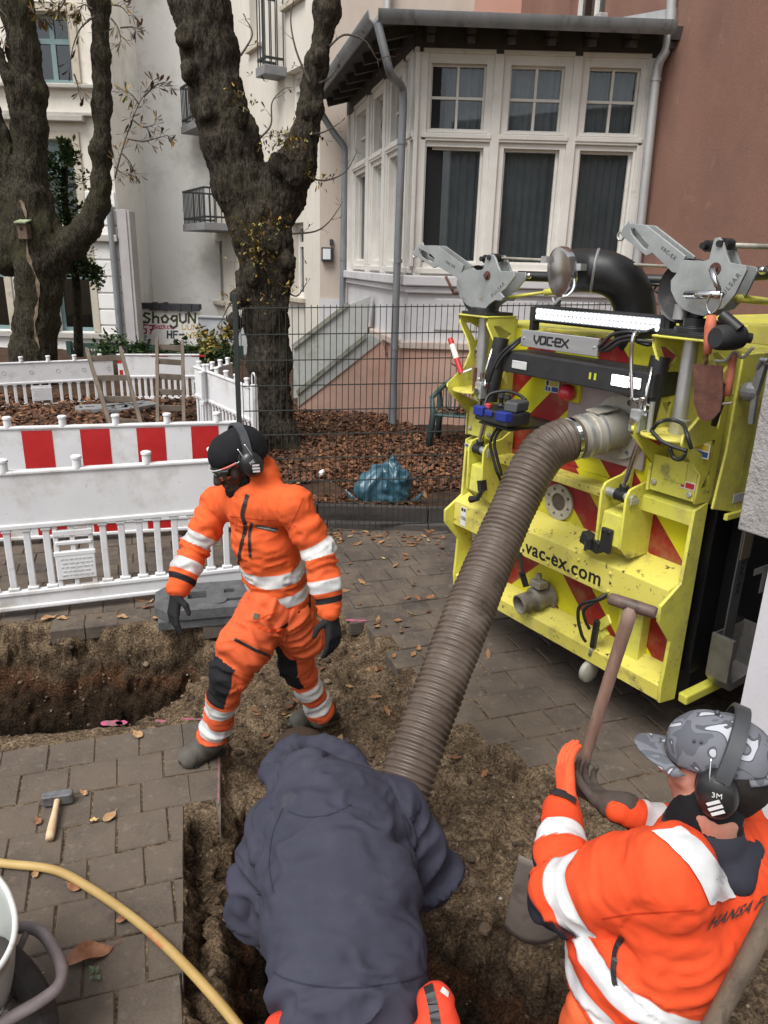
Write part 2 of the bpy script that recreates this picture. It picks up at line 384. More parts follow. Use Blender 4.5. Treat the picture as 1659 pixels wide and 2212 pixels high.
def build_soil():
    x0, x1, y0, y1, st = -4.2, 2.2, -.4, 4.9, 0.0135
    xs = np.arange(x0, x1 + 1e-6, st); ys = np.arange(y0, y1 + 1e-6, st); X, Y = np.meshgrid(xs, ys, indexing='ij')
    Z = soil_h(X, Y); V = np.stack([X, Y, Z], -1).reshape(-1, 3); nx, ny = X.shape
    I = np.arange(nx * ny).reshape(nx, ny); Q = np.stack([I[:-1, :-1], I[1:, :-1], I[1:, 1:], I[:-1, 1:]], -1).reshape(-1, 4)
    N = vnormals(V, Q); steep = 1 - np.clip(N[:, 2], 0, 1); ins = sstep(0.02, -.03, poly_sd(E_POLY, V[:, 0], V[:, 1]))
    amp = ins * (.014 + .044 * steep); cl = fbm(V * 13, 4, 21, .6); cl2 = np.maximum(vnoise(V * 34, 5), 0) ** 2
    edge = np.minimum(np.minimum(V[:, 0] - xs[0], xs[-1] - V[:, 0]), np.minimum(V[:, 1] - ys[0], ys[-1] - V[:, 1])) > .03
    V = V + N * ((amp * cl + ins * .024 * cl2) * edge)[:, None]
    me = np_mesh('soil', V, Q)
    m = bpy.data.materials.new('soil'); m.use_nodes = True; Nn, L = nodes_of(m); b = Nn['Principled BSDF']; b.inputs['Roughness'].default_value = .95; b.inputs['Specular IOR Level'].default_value = .15
    tc = Nn.new('ShaderNodeTexCoord'); sx = Nn.new('ShaderNodeSeparateXYZ'); L.new(tc.outputs['Object'], sx.inputs[0])
    def noise(s, d=6, r=.6):
        n = Nn.new('ShaderNodeTexNoise'); n.inputs['Scale'].default_value = s; n.inputs['Detail'].default_value = d; n.inputs['Roughness'].default_value = r; L.new(tc.outputs['Object'], n.inputs['Vector']); return n.outputs['Fac']
    # strata: pale bedding sand, grey-brown fill, a reddish band, black-brown earth
    md = Nn.new('ShaderNodeMath'); md.operation = 'MULTIPLY_ADD'; L.new(noise(5, 5), md.inputs[0]); md.inputs[1].default_value = .34; L.new(sx.outputs[2], md.inputs[2])
    mr = Nn.new('ShaderNodeMapRange'); mr.inputs[1].default_value = -.72; mr.inputs[2].default_value = .22; L.new(md.outputs[0], mr.inputs[0])
    cr = Nn.new('ShaderNodeValToRGB'); e = cr.color_ramp.elements; e[0].position = 0; e[0].color = (.024, .017, .012, 1); e[1].position = 1; e[1].color = (.245, .192, .14, 1)
    for p, c in ((.32, (.035, .024, .016, 1)), (.52, (.06, .04, .026, 1)), (.60, (.12, .062, .036, 1)), (.68, (.105, .08, .058, 1)), (.80, (.20, .152, .108, 1)), (.9, (.245, .192, .14, 1))): q = e.new(p); q.color = c
    L.new(mr.outputs[0], cr.inputs[0])
    mx = Nn.new('ShaderNodeMix'); mx.data_type = 'RGBA'; mx.blend_type = 'MULTIPLY'; mx.inputs[0].default_value = 1
    c2 = Nn.new('ShaderNodeValToRGB'); c2.color_ramp.elements[0].position = .36; c2.color_ramp.elements[1].position = .66; c2.color_ramp.elements[0].color = (.40, .37, .34, 1); c2.color_ramp.elements[1].color = (1.3, 1.26, 1.2, 1)
    L.new(noise(9, 10, .72), c2.inputs[0]); L.new(cr.outputs[0], mx.inputs[6]); L.new(c2.outputs[0], mx.inputs[7])
    c3 = Nn.new('ShaderNodeValToRGB'); c3.color_ramp.elements[0].position = .40; c3.color_ramp.elements[1].position = .62; c3.color_ramp.elements[0].color = (.40, .38, .36, 1); c3.color_ramp.elements[1].color = (1.42, 1.38, 1.28, 1)
    L.new(noise(70, 8, .7), c3.inputs[0]); m2 = Nn.new('ShaderNodeMix'); m2.data_type = 'RGBA'; m2.blend_type = 'MULTIPLY'; m2.inputs[0].default_value = 1; L.new(mx.outputs[2], m2.inputs[6]); L.new(c3.outputs[0], m2.inputs[7])
    c4 = Nn.new('ShaderNodeValToRGB'); c4.color_ramp.elements[0].position = .44; c4.color_ramp.elements[1].position = .60; c4.color_ramp.elements[0].color = (.70, .68, .66, 1); c4.color_ramp.elements[1].color = (1.2, 1.18, 1.15, 1)
    L.new(noise(230, 4, .6), c4.inputs[0]); m3 = Nn.new('ShaderNodeMix'); m3.data_type = 'RGBA'; m3.blend_type = 'MULTIPLY'; m3.inputs[0].default_value = 1; L.new(m2.outputs[2], m3.inputs[6]); L.new(c4.outputs[0], m3.inputs[7]); m2 = m3
    L.new(m2.outputs[2], b.inputs['Base Color'])
    bp = Nn.new('ShaderNodeBump'); vo = Nn.new('ShaderNodeTexVoronoi'); vo.inputs['Scale'].default_value = 75; L.new(tc.outputs['Object'], vo.inputs['Vector']); hh = Nn.new('ShaderNodeMath'); hh.operation = 'MULTIPLY_ADD'; hh.inputs[1].default_value = -.45; L.new(vo.outputs['Distance'], hh.inputs[0]); L.new(noise(60, 10, .75), hh.inputs[2]); bp.inputs['Strength'].default_value = 1.0; bp.inputs['Distance'].default_value = .022; L.new(hh.outputs[0], bp.inputs['Height']); L.new(bp.outputs[0], b.inputs['Normal'])
    MATS['soil'] = m
    # the rest of the ground round the dig, out to the horizon
    bm = bmesh.new(); bm.from_mesh(me); R = 150; g = [(-R, -R, x0, R), (x1, -R, R, R), (x0, -R, x1, y0), (x0, y1, x1, R)]
    for a, c, d_, f in g:
        vs = [bm.verts.new(p) for p in ((a, c, -.013), (d_, c, -.013), (d_, f, -.013), (a, f, -.013))]; bm.faces.new(vs)
    bm.to_mesh(me); bm.free(); return setting(link_mesh('ground', me, m, smooth=True, origin=(0, 0, 0)))
build_soil()

def tone_mat(name, ramp, rough=.85, bump=.5, bs=60, dirt=None, spec=.3, trans=False, fine=(.75, 1.2)):
    m = bpy.data.materials.new(name); m.use_nodes = True; N, L = nodes_of(m); b = N['Principled BSDF']; b.inputs['Roughness'].default_value = rough; b.inputs['Specular IOR Level'].default_value = spec
    at = N.new('ShaderNodeAttribute'); at.attribute_name = 'tone'; cr = N.new('ShaderNodeValToRGB'); e = cr.color_ramp.elements
    e[0].position, e[0].color = ramp[0][0], (*ramp[0][1], 1); e[1].position, e[1].color = ramp[-1][0], (*ramp[-1][1], 1)
    for p, c in ramp[1:-1]: q = e.new(p); q.color = (*c, 1)
    L.new(at.outputs['Fac'], cr.inputs[0]); cur = cr.outputs[0]; tc = N.new('ShaderNodeTexCoord')
    def noise(s, d=8, r=.68):
        n = N.new('ShaderNodeTexNoise'); n.inputs['Scale'].default_value = s; n.inputs['Detail'].default_value = d; n.inputs['Roughness'].default_value = r; L.new(tc.outputs['Object'], n.inputs['Vector']); return n.outputs['Fac']
    if fine:
        c3 = N.new('ShaderNodeMapRange'); c3.inputs[1].default_value = .38; c3.inputs[2].default_value = .64; c3.inputs[3].default_value = fine[0]; c3.inputs[4].default_value = fine[1]; L.new(noise(bs * 1.6), c3.inputs[0])
        mx = N.new('ShaderNodeMix'); mx.data_type = 'RGBA'; mx.blend_type = 'MULTIPLY'; mx.inputs[0].default_value = 1; L.new(cur, mx.inputs[6]); L.new(c3.outputs[0], mx.inputs[7]); cur = mx.outputs[2]
    for dc, ds, d0, d1, am in (dirt or []):
        mr = N.new('ShaderNodeMapRange'); mr.inputs[1].default_value = d0; mr.inputs[2].default_value = d1; mr.inputs[4].default_value = am; L.new(noise(ds), mr.inputs[0])
        mx = N.new('ShaderNodeMix'); mx.data_type = 'RGBA'; mx.inputs[7].default_value = (*dc, 1); L.new(cur, mx.inputs[6]); L.new(mr.outputs[0], mx.inputs[0]); cur = mx.outputs[2]
    L.new(cur, b.inputs['Base Color'])
    if bump:
        bp = N.new('ShaderNodeBump'); bp.inputs['Strength'].default_value = bump; bp.inputs['Distance'].default_value = .006; L.new(noise(bs), bp.inputs['Height']); L.new(bp.outputs[0], b.inputs['Normal'])
    MATS[name] = m; return m

def build_paving():
    ca, sa = math.cos(ST), math.sin(ST); V, Q, T = [], [], []
    su, sv = 0.205, 0.205
    for j in range(-14, 52):
        for i in range(-34, 62):
            u = (i + .5 * (j % 2)) * su; v = j * sv; x, y = u * ca - v * sa, u * sa + v * ca
            if not (-5.6 < x < 7.5 and 0.0 < y < 9.0): continue
            if y > 6.28: continue
            if x > 2.1 and y < 2.3: continue
            V.append((x, y)); 
    C = np.array(V); sd = poly_sd(E_POLY, C[:, 0], C[:, 1]); C = C[(sd > .035 + .02 * NR.standard_normal(len(C))) | ((C[:, 0] < -.3) & (C[:, 1] < 3.08) & (C[:, 0] > -1.2) & (sd > -.16))]
    VV, QQ, TT = [], [], []; U = np.array([ca, sa]); W = np.array([-sa, ca])
    def clip(P, a, n):
        out = []
        for i in range(len(P)):
            p, q = P[i], P[(i + 1) % len(P)]; dp, dq = (p - a) @ n, (q - a) @ n
            if dp <= 0: out.append(p)
            if (dp < 0) != (dq < 0) and dp != dq: out.append(p + (q - p) * dp / (dp - dq))
        return out
    def half(p, q): p, q = np.array(p), np.array(q); d = q - p; return p, np.array([d[1], -d[0]]) / np.linalg.norm(d)
    CUT = [half((-.58, 1.67), (-.80, 2.5)), half((-.665, 2.6), (-.80, 3.24))]
    for k, (x, y) in enumerate(C):
        near = y < 3.3 and x < -.1
        g = .0018 if near else .0028
        hw, hh = su / 2 - g - abs(rnd.gauss(0, .0012)), sv / 2 - g - abs(rnd.gauss(0, .0012)); z = max(rnd.gauss(0, .0014 if near else .0026), -.0035); tx, ty = rnd.gauss(0, .007), rnd.gauss(0, .007); an = rnd.gauss(0, .012)
        u_ = U * math.cos(an) + W * math.sin(an); w_ = W * math.cos(an) - U * math.sin(an); c = np.array([x + rnd.gauss(0, .0022), y + rnd.gauss(0, .0022)])
        def ring(ins): return [c + u_ * a * (hw - ins) + w_ * b * (hh - ins) for a, b in ((-1, -1), (1, -1), (1, 1), (-1, 1))]
        R0, R1 = ring(0), ring(.005)
        if near:
            a, n = CUT[0] if y < 2.58 else CUT[1]
            if (c - a) @ n > -.02: 
                pass
            R0 = clip(R0, a, n)
            if len(R0) < 3: continue
            cc = sum(R0) / len(R0); R1 = [p + (cc - p) * .045 for p in R0]
        o = len(VV); m_ = len(R0); tilt = lambda p: z + tx * ((p - c) @ u_) + ty * ((p - c) @ w_)
        VV += [(p[0], p[1], -.085) for p in R0] + [(p[0], p[1], tilt(p) - .005) for p in R0] + [(p[0], p[1], tilt(p)) for p in R1]
        for r in range(2):
            for q in range(m_): QQ.append((o + r * m_ + q, o + r * m_ + (q + 1) % m_, o + (r + 1) * m_ + (q + 1) % m_, o + (r + 1) * m_ + q))
        QQ.append(tuple(o + 2 * m_ + q for q in range(m_)))
        t = min(max(rnd.gauss(.5, .2), 0), 1); t = t * .30 + (.56 if near else (.36 if (x > .3 and y < 5.0) else .02)); TT += [t] * (3 * m_)
    m = tone_mat('paver', [(0, (.046, .040, .038)), (.45, (.076, .062, .052)), (1, (.112, .089, .068))], rough=.9, bump=.6, bs=70, dirt=[((.128, .100, .076), 2.6, .36, .58, .9), ((.185, .155, .12), 17, .56, .70, .7), ((.035, .03, .028), 7, .60, .74, .6)])
    me = bpy.data.meshes.new('pavement'); me.from_pydata(VV, [], QQ); at = me.attributes.new('tone', 'FLOAT', 'POINT'); at.data.foreach_set('value', np.array(TT, np.float32)); setting(link_mesh('pavement', me, m, origin=(0, 0, 0)))
build_paving()

def leaf_mesh(name, P, size, tone, up=None, lift=.35):
    """many small curled leaves: six vertices each"""
    n = len(P); a = NR.uniform(0, 2 * PI, n); s = size; til = NR.normal(0, lift, n); roll = NR.normal(0, lift, n); cur = NR.uniform(-.25, .55, n)
    d = np.stack([np.cos(a) * np.cos(til), np.sin(a) * np.cos(til), np.sin(til)], -1); w = np.stack([-np.sin(a) * np.cos(roll), np.cos(a) * np.cos(roll), np.sin(roll)], -1); nn = np.cross(d, w)
    V = np.empty((n, 6, 3)); wid = NR.uniform(.35, .6, n)
    for r, (t, ww) in enumerate(((-1, .25), (0, 1), (1, .12))):
        for c, sg in enumerate((-1, 1)):
            V[:, r * 2 + c] = P + d * (s * t * .5)[:, None] + w * (s * wid * ww * .5 * sg)[:, None] + nn * (s * cur * (.0 if r != 1 else -.5) + s * cur * .35 * (ww * .8))[:, None]
    o = (np.arange(n) * 6)[:, None]; Q = np.concatenate([o + np.array([0, 1, 3, 2]), o + np.array([2, 3, 5, 4])], 1).reshape(-1, 4)
    return np_mesh(name, V.reshape(-1, 3), Q, {'tone': np.repeat(tone, 6)})
m_leaf = tone_mat('dry_leaf', [(0, (.05, .024, .015)), (.4, (.115, .050, .027)), (.7, (.21, .095, .045)), (.92, (.31, .17, .075)), (1, (.40, .28, .13))], rough=.7, bump=.3, bs=40, fine=(.7, 1.25))
def garden_z(x, y): return .10 + .05 * sstep(6.6, 9.5, y) + .03 * vnoise(np.stack([x * .9, y * .9, 0 * x], -1), 3)
def build_garden():
    xs, ys = np.arange(-12, 9.01, .12), np.arange(6.42, 24, .12); X, Y = np.meshgrid(xs, ys, indexing='ij'); Z = garden_z(X, Y) + .012 * fbm(np.stack([X, Y, 0 * X], -1) * 7, 3)
    I = np.arange(X.size).reshape(X.shape); Q = np.stack([I[:-1, :-1], I[1:, :-1], I[1:, 1:], I[:-1, 1:]], -1).reshape(-1, 4)
    m = mat('garden_soil', (.035, .024, .018), .95, col2=(.085, .05, .032), vs=5, vdet=9, bump=.8, bs=30, spec=.1)
    setting(link_mesh('garden_ground', np_mesh('g', np.stack([X, Y, Z], -1).reshape(-1, 3), Q), m, smooth=True, origin=(0, 0, 0)))
    n = 30000; x = NR.uniform(-2.2, 3.4, n); y = 6.45 + (NR.uniform(0, 1, n) ** 1.3) * 4.9; k = vnoise(np.stack([x * 1.6, y * 1.6, 0 * x], -1), 8) > -.55; x, y = x[k], y[k]
    P = np.stack([x, y, garden_z(x, y) + NR.uniform(.006, .05, len(x))], -1)
    o = link_mesh('leaf_litter', leaf_mesh('l', P, NR.uniform(.035, .095, len(x)), np.clip(NR.beta(2.0, 2.6, len(x)), 0, 1)), m_leaf, origin=(0, 0, 0)); tag(o, 'thick brown carpet of fallen leaves covering the garden behind the wire fence', 'leaves', kind='stuff')
    n = 4500; x = NR.uniform(-7.5, -1.9, n); y = NR.uniform(8.2, 11.6, n); P = np.stack([x, y, garden_z(x, y) + NR.uniform(.01, .06, n)], -1)
    o = link_mesh('leaf_litter', leaf_mesh('l', P, NR.uniform(.06, .13, n), np.clip(NR.beta(2.0, 3.0, n), 0, 1)), m_leaf, origin=(0, 0, 0)); tag(o, 'brown fallen leaves lying inside the ring of white barriers', 'leaves', kind='stuff')
    # thinner scatter on the paving by the kerb and round the dig
    pts = []
    for cx, cy, sx, sy, n in ((.1, 6.0, .9, .12, 130), (.35, 5.2, .5, .5, 34), (-.4, 4.7, .5, .25, 12), (-1.6, 4.55, .8, .12, 14), (.0, 3.9, .35, .35, 40), (-.1, 3.2, .4, .3, 12), (2.6, 5.6, 1.2, .5, 30)):
        pts += [(rnd.gauss(cx, sx), rnd.gauss(cy, sy)) for _ in range(n)]
    pts = np.array([p for p in pts if p[1] < 6.25 and p[1] > 2.9]); z = np.where(poly_sd(E_POLY, pts[:, 0], pts[:, 1]) < -.03, soil_h(pts[:, 0], pts[:, 1]), 0) + .014
    n = len(pts); o = link_mesh('leaf_litter', leaf_mesh('l', np.column_stack([pts, z]), NR.uniform(.03, .09, n), np.clip(NR.normal(.74, .16, n), 0, 1), lift=.2), m_leaf, origin=(0, 0, 0))
    tag(o, 'loose orange and brown leaves scattered over the paving and bare soil', 'leaves', kind='stuff')
    # stones and clods in the dig
    n = 4600; x = NR.uniform(-2.4, 1.5, n); y = NR.uniform(1.4, 4.4, n); sd = poly_sd(E_POLY, x, y); k = sd < -.06; x, y = x[k], y[k]; z = soil_h(x, y); r = np.abs(NR.normal(0, .007, len(x))) + .003; r = np.where(NR.random(len(x)) < .045, r * 2.2 + .006, r)
    mb = MB(); T = []
    def rock(c, a, big):
        R = Matrix.Rotation(rnd.uniform(0, 6), 3, Vector((rnd.random() - .5, rnd.random() - .5, rnd.random() + .1)).normalized()); n_, m_ = (9, 6) if big else (5, 4); sd = rnd.random() * 50; o = len(mb.v)
        mb.ball((0, 0, 0), (1, .8, .62), n_, m_); V_ = np.array(mb.v[o:]); V_ = V_ * (1 + .28 * fbm(V_ * 1.5 + sd, 2, 3))[:, None] * a
        mb.v[o:] = [tuple(R @ Vector(p) + Vector(c)) for p in V_]; t = rnd.random() * (.75 if big else 1); T.extend([t] * (len(mb.v) - o))
    for i in range(len(x)): rock((x[i], y[i], z[i] + r[i] * .35), r[i], r[i] > .011)
    me = bpy.data.meshes.new('s'); me.from_pydata(mb.v, [], mb.f); at = me.attributes.new('tone', 'FLOAT', 'POINT'); at.data.foreach_set('value', np.array(T, np.float32))
    m = tone_mat('stone', [(0, (.05, .035, .025)), (.6, (.15, .105, .068)), (.9, (.22, .17, .12)), (1, (.36, .33, .29))], bump=.3)
    tag(link_mesh('soil_crumbs', me, m, origin=(0, 0, 0)), 'small stones and clods of soil strewn over the dug ground', 'stones', kind='stuff')
build_garden()

def leaf_thing(pos, size, ang, col, label, curl=.5, pet=True):
    """one dry leaf with a rib and a rolled edge"""
    n, k = 9, 5; mb = MB(); vs = []; u = Vector((math.cos(ang), math.sin(ang), 0)); w = Vector((-u.y, u.x, 0))
    for i in range(n):
        t = i / (n - 1); hw = size * .27 * math.sin(PI * min(t * 1.02, 1)) ** .7 + .002
        for j in range(k):
            s = j / (k - 1) * 2 - 1; a = s * curl * 1.5
            vs.append(Vector(pos) + u * (size * (t - .5)) + w * (hw * math.sin(a) / max(curl, .2) * .75) + Vector((0, 0, .012 + hw * (1 - math.cos(a)) * .8 + size * .10 * curl * math.sin(t * 5 + ang) + .008 * curl * math.sin(9 * t + 3 * s))))
    mb.add(vs, [(i * k + j, (i + 1) * k + j, (i + 1) * k + j + 1, i * k + j + 1) for i in range(n - 1) for j in range(k - 1)])
    if pet: mb.tube([Vector(pos) + u * size * .5 + Vector((0, 0, .012)), Vector(pos) + u * size * .68 + Vector((0, 0, .016))], .0018, 5)
    m = mat('leaf_%s' % col, {'brown': (.19, .075, .035), 'tan': (.33, .17, .075), 'yellow': (.5, .33, .10)}[col], .7, col2={'brown': (.30, .14, .07), 'tan': (.42, .27, .14), 'yellow': (.58, .42, .18)}[col], vs=30, bump=.3, bs=80)
    o = mb.build('dry_leaf', m, smooth=True); return tag(o, label, 'leaf', 'single dry leaves on the paving')
for x, y, s, a, c, cu, lb in (
    (193, 2070, .16, .6, 'brown', .8, 'long curled brown leaf lying beside the wheelbarrow handle'),
    (82, 2110, .03, .2, 'yellow', .3, 'tiny yellow leaf flake inside the loop of the wheelbarrow handle'),
    (272, 1988, .07, .7, 'brown', .7, 'small brown leaf touching the far side of the yellow pipe'),
    (160, 1920, .06, 2.7, 'brown', .4, 'flat reddish leaf just behind the yellow pipe'),
    (77, 1893, .04, 1.9, 'tan', .6, 'tan leaf scrap near the left end of the yellow pipe'),
    (237, 1768, .07, 1.2, 'tan', .3, 'flat tan leaf lying to the right of the hammer handle'),
    (203, 1775, .03, .3, 'yellow', .3, 'small yellow leaf scrap between hammer and flat tan leaf'),
    (82, 1778, .05, 2.2, 'brown', .6, 'reddish brown leaf just left of the hammer handle'),
    (182, 1717, .04, 2.6, 'tan', .5, 'small tan leaf right beside the hammer head'),
    (298, 1590, .07, 2.4, 'tan', .4, 'tan leaf on the paving between pink paint and walking worker'),
    (105, 1338, .10, .9, 'tan', .6, 'upright tan leaf on the far paving under the white barrier'),
    (135, 1338, .07, .1, 'tan', .4, 'flat tan leaf beside the upright one under the white barrier'),
    (265, 1335, .07, .0, 'tan', .4, 'flat tan leaf on the dark paving midway along the barrier foot'),
    (345, 1337, .09, .1, 'tan', .4, 'tan leaf on the dark paving near the black barrier foot')):
    leaf_thing(gz(x, y, .0), s, a, c, lb, cu)
def weed():
    p = gz(205, 2110, 0); mb = MB()
    for i in range(6):
        a = i * 1.05 + .3; L = .014 + .009 * (i % 3); u = Vector((math.cos(a), math.sin(a), 0)); w = Vector((-u.y, u.x, 0))
        for k in range(1): mb.add([p + u * .006 + Vector((0, 0, .008)), p + u * (L * .6) + w * L * .3 + Vector((0, 0, .02)), p + u * L * 1.2 + Vector((0, 0, .018)), p + u * (L * .6) - w * L * .3 + Vector((0, 0, .02))], [(0, 1, 2, 3)])
    tag(mb.build('weed', mat('weed_leaf', (.07, .11, .05), .8, col2=(.12, .16, .09), vs=30)), 'tiny green weed growing from a paving joint by the wheelbarrow', 'weed')
weed()
# pink spray paint marks
def paint():
    mb = MB(); NRm = random.Random(3)
    def blob(x, y, rx, ry, z=.006):
        c = gz(x, y, z); mb.add([c + Vector((rx * math.cos(t) * NRm.uniform(.75, 1.15), ry * math.sin(t) * NRm.uniform(.7, 1.2), 0)) for t in [i * PI / 7 for i in range(14)]], [tuple(range(14))])
    blob(243, 1562, .06, .028); blob(262, 1561, .03, .02); blob(345, 1557, .03, .012); blob(770, 1340, .075, .018, -.004 + .01); blob(420, 1553, .07, .008)
    setting(mb.build('paint_marking', mat('pink_paint', (.50, .07, .20), .8, dirt=((.14, .10, .08), 30, .40, .58))))
    mb = MB(); a, b = Vector((-.75, 2.985, .0055)), Vector((-.675, 2.64, .0055)); mb.add([a + Vector((-.004, 0, 0)), a + Vector((-.013, 0, 0)), b + Vector((-.014, 0, 0)), b + Vector((-.004, 0, 0))], [(0, 1, 2, 3)])
    setting(mb.build('paint_marking', mat('pink_paint_faded', (.30, .10, .13), .8, dirt=((.13, .10, .08), 26, .38, .58))))
paint()
# ================================================================== BUILDINGS
m_plaster_w = mat('render_white', (.70, .685, .655), .9, col2=(.78, .765, .74), vs=.8, vdet=8, bump=.25, bs=30, dirt=[((.42, .41, .38), .55, .52, .72), ((.36, .35, .31), 4, .64, .78)])
m_plaster_c = mat('render_cream', (.56, .52, .45), .9, col2=(.65, .615, .55), vs=.9, vdet=8, bump=.3, bs=25, dirt=[((.44, .39, .31), .7, .52, .68), ((.33, .30, .25), 3, .62, .8)], stretch=(1, 1, .35))
m_plaster_b = mat('render_beige', (.44, .375, .315), .9, col2=(.51, .44, .38), vs=.9, vdet=8, bump=.3, bs=25, dirt=[((.38, .31, .25), .9, .5, .72)], stretch=(1, 1, .5))
m_red = mat('render_redbrown', (.198, .100, .070), .92, col2=(.240, .128, .094), vs=.7, vdet=8, bump=.5, bs=45, dirt=[((.165, .085, .062), 1.0, .46, .72), ((.28, .175, .13), 5, .60, .80), ((.13, .075, .058), 14, .62, .76)], stretch=(1, 1, .7))
m_pink = mat('render_pink', (.44, .265, .20), .9, col2=(.50, .33, .265), vs=1.3, vdet=8, bump=.3, bs=40, dirt=[((.30, .21, .16), 1.6, .5, .75)])
m_pinkhi = mat('render_pink_upper', (.43, .22, .165), .9, col2=(.48, .27, .21), vs=.7, vdet=8, bump=.3, bs=40)
m_lilac = mat('paint_greywhite', (.50, .49, .50), .8, col2=(.58, .57, .575), vs=2, vdet=8, bump=.2, bs=30, dirt=[((.33, .31, .30), 2.2, .55, .75)])
m_frame = mat('frame_white', (.60, .575, .53), .55, col2=(.68, .655, .61), vs=3, vdet=6, bump=.1, bs=60, dirt=[((.38, .35, .30), 4, .62, .8)])
m_teal = mat('frame_teal', (.13, .20, .21), .45, col2=(.17, .245, .25), vs=4)
m_stone = mat('sill_stone', (.42, .37, .29), .85, col2=(.52, .47, .38), vs=3, vdet=8, bump=.2, bs=40, dirt=[((.20, .18, .15), 3, .56, .75)])
m_zinc = mat('zinc', (.19, .20, .215), .5, .25, col2=(.25, .26, .27), vs=5, vdet=8, dirt=[((.10, .10, .10), 6, .55, .75)], stretch=(1, 1, .3))
m_zincl = mat('zinc_light', (.36, .36, .36), .5, .25, col2=(.44, .44, .44), vs=5, vdet=8, dirt=[((.2, .17, .14), 8, .58, .75)], stretch=(1, 1, .3))
m_roof = mat('roof_felt', (.035, .033, .032), .85, col2=(.06, .055, .05), vs=6, bump=.4, bs=30)
m_darkwood = mat('rafter_wood', (.045, .04, .036), .8, col2=(.07, .06, .055), vs=5)
m_moss = mat('mossy_stone', (.20, .205, .165), .95, col2=(.30, .30, .27), vs=3, vdet=9, bump=.4, bs=40, dirt=[((.09, .105, .045), 4, .50, .64)])
m_iron = mat('railing_iron', (.03, .033, .036), .5, .4)
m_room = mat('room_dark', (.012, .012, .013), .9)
m_curtain = mat('curtain', (.30, .315, .325), .9, col2=(.40, .41, .42), vs=3)
def glass_mat(name, tint, refl=.6):
    m = bpy.data.materials.new(name); m.use_nodes = True; N, L = nodes_of(m); N.remove(N['Principled BSDF']); o = N['Material Output']
    t = N.new('ShaderNodeBsdfTransparent'); t.inputs[0].default_value = (*tint, 1); g = N.new('ShaderNodeBsdfGlossy'); g.inputs['Roughness'].default_value = .03; g.inputs[0].default_value = (.9, .93, .95, 1)
    f = N.new('ShaderNodeFresnel'); f.inputs[0].default_value = 1.5; mt = N.new('ShaderNodeMath'); mt.operation = 'MULTIPLY_ADD'; mt.inputs[1].default_value = refl * 1.5; mt.inputs[2].default_value = .02; L.new(f.outputs[0], mt.inputs[0])
    mx = N.new('ShaderNodeMixShader'); L.new(mt.outputs[0], mx.inputs[0]); L.new(t.outputs[0], mx.inputs[1]); L.new(g.outputs[0], mx.inputs[2]); L.new(mx.outputs[0], o.inputs[0]); MATS[name] = m; return m
m_glass = glass_mat('window_glass', (.62, .66, .68)); m_glassd = glass_mat('window_glass_dark', (.25, .27, .28), 1.0)

class Facade:
    def __init__(s, O, ua): s.O = Vector(O); s.u = Vector(ua).normalized(); s.n = Vector((s.u.y, -s.u.x, 0)); s.up = Vector((0, 0, 1))
    def px(s, x, y): p = gp(x, y, s.O, s.n); return ((p - s.O).dot(s.u), p.z)
    def a(s, x, y): return s.px(x, y)[0]
    def z(s, x, y): return s.px(x, y)[1]
    def pt(s, a, z, o=0.0): return s.O + s.u * a + s.n * o + Vector((0, 0, z - s.O.z))
    def box(s, mb, a0, a1, z0, z1, o0, o1, mi=0):
        c = [s.pt(a, z, o) for z in (z0, z1) for a, o in ((a0, o0), (a1, o0), (a1, o1), (a0, o1))]; return mb.hexa(c, mi)
    def F(s): return (s.O - Vector((0, 0, s.O.z)), s.u, s.up, s.n)
def wall_mesh(fa, a0, a1, z0, z1, holes, depth=.25, out=0.0):
    """a wall slab with real window openings"""
    A = sorted({a0, a1, *[h[i] for h in holes for i in (0, 1) if a0 < h[i] < a1]}); Z = sorted({z0, z1, *[h[i] for h in holes for i in (2, 3) if z0 < h[i] < z1]}); mb = MB()
    for i in range(len(A) - 1):
        for j in range(len(Z) - 1):
            am, zm = (A[i] + A[i + 1]) / 2, (Z[j] + Z[j + 1]) / 2
            if any(h[0] < am < h[1] and h[2] < zm < h[3] for h in holes): continue
            mb.quad(fa.pt(A[i], Z[j], out), fa.pt(A[i + 1], Z[j], out), fa.pt(A[i + 1], Z[j + 1], out), fa.pt(A[i], Z[j + 1], out))
    for h in holes:
        q = [(h[0], h[2]), (h[1], h[2]), (h[1], h[3]), (h[0], h[3])]
        for k in range(4):
            (a, z), (b, w) = q[k], q[(k + 1) % 4]; mb.quad(fa.pt(a, z, out), fa.pt(a, z, out - depth), fa.pt(b, w, out - depth), fa.pt(b, w, out))
    return mb
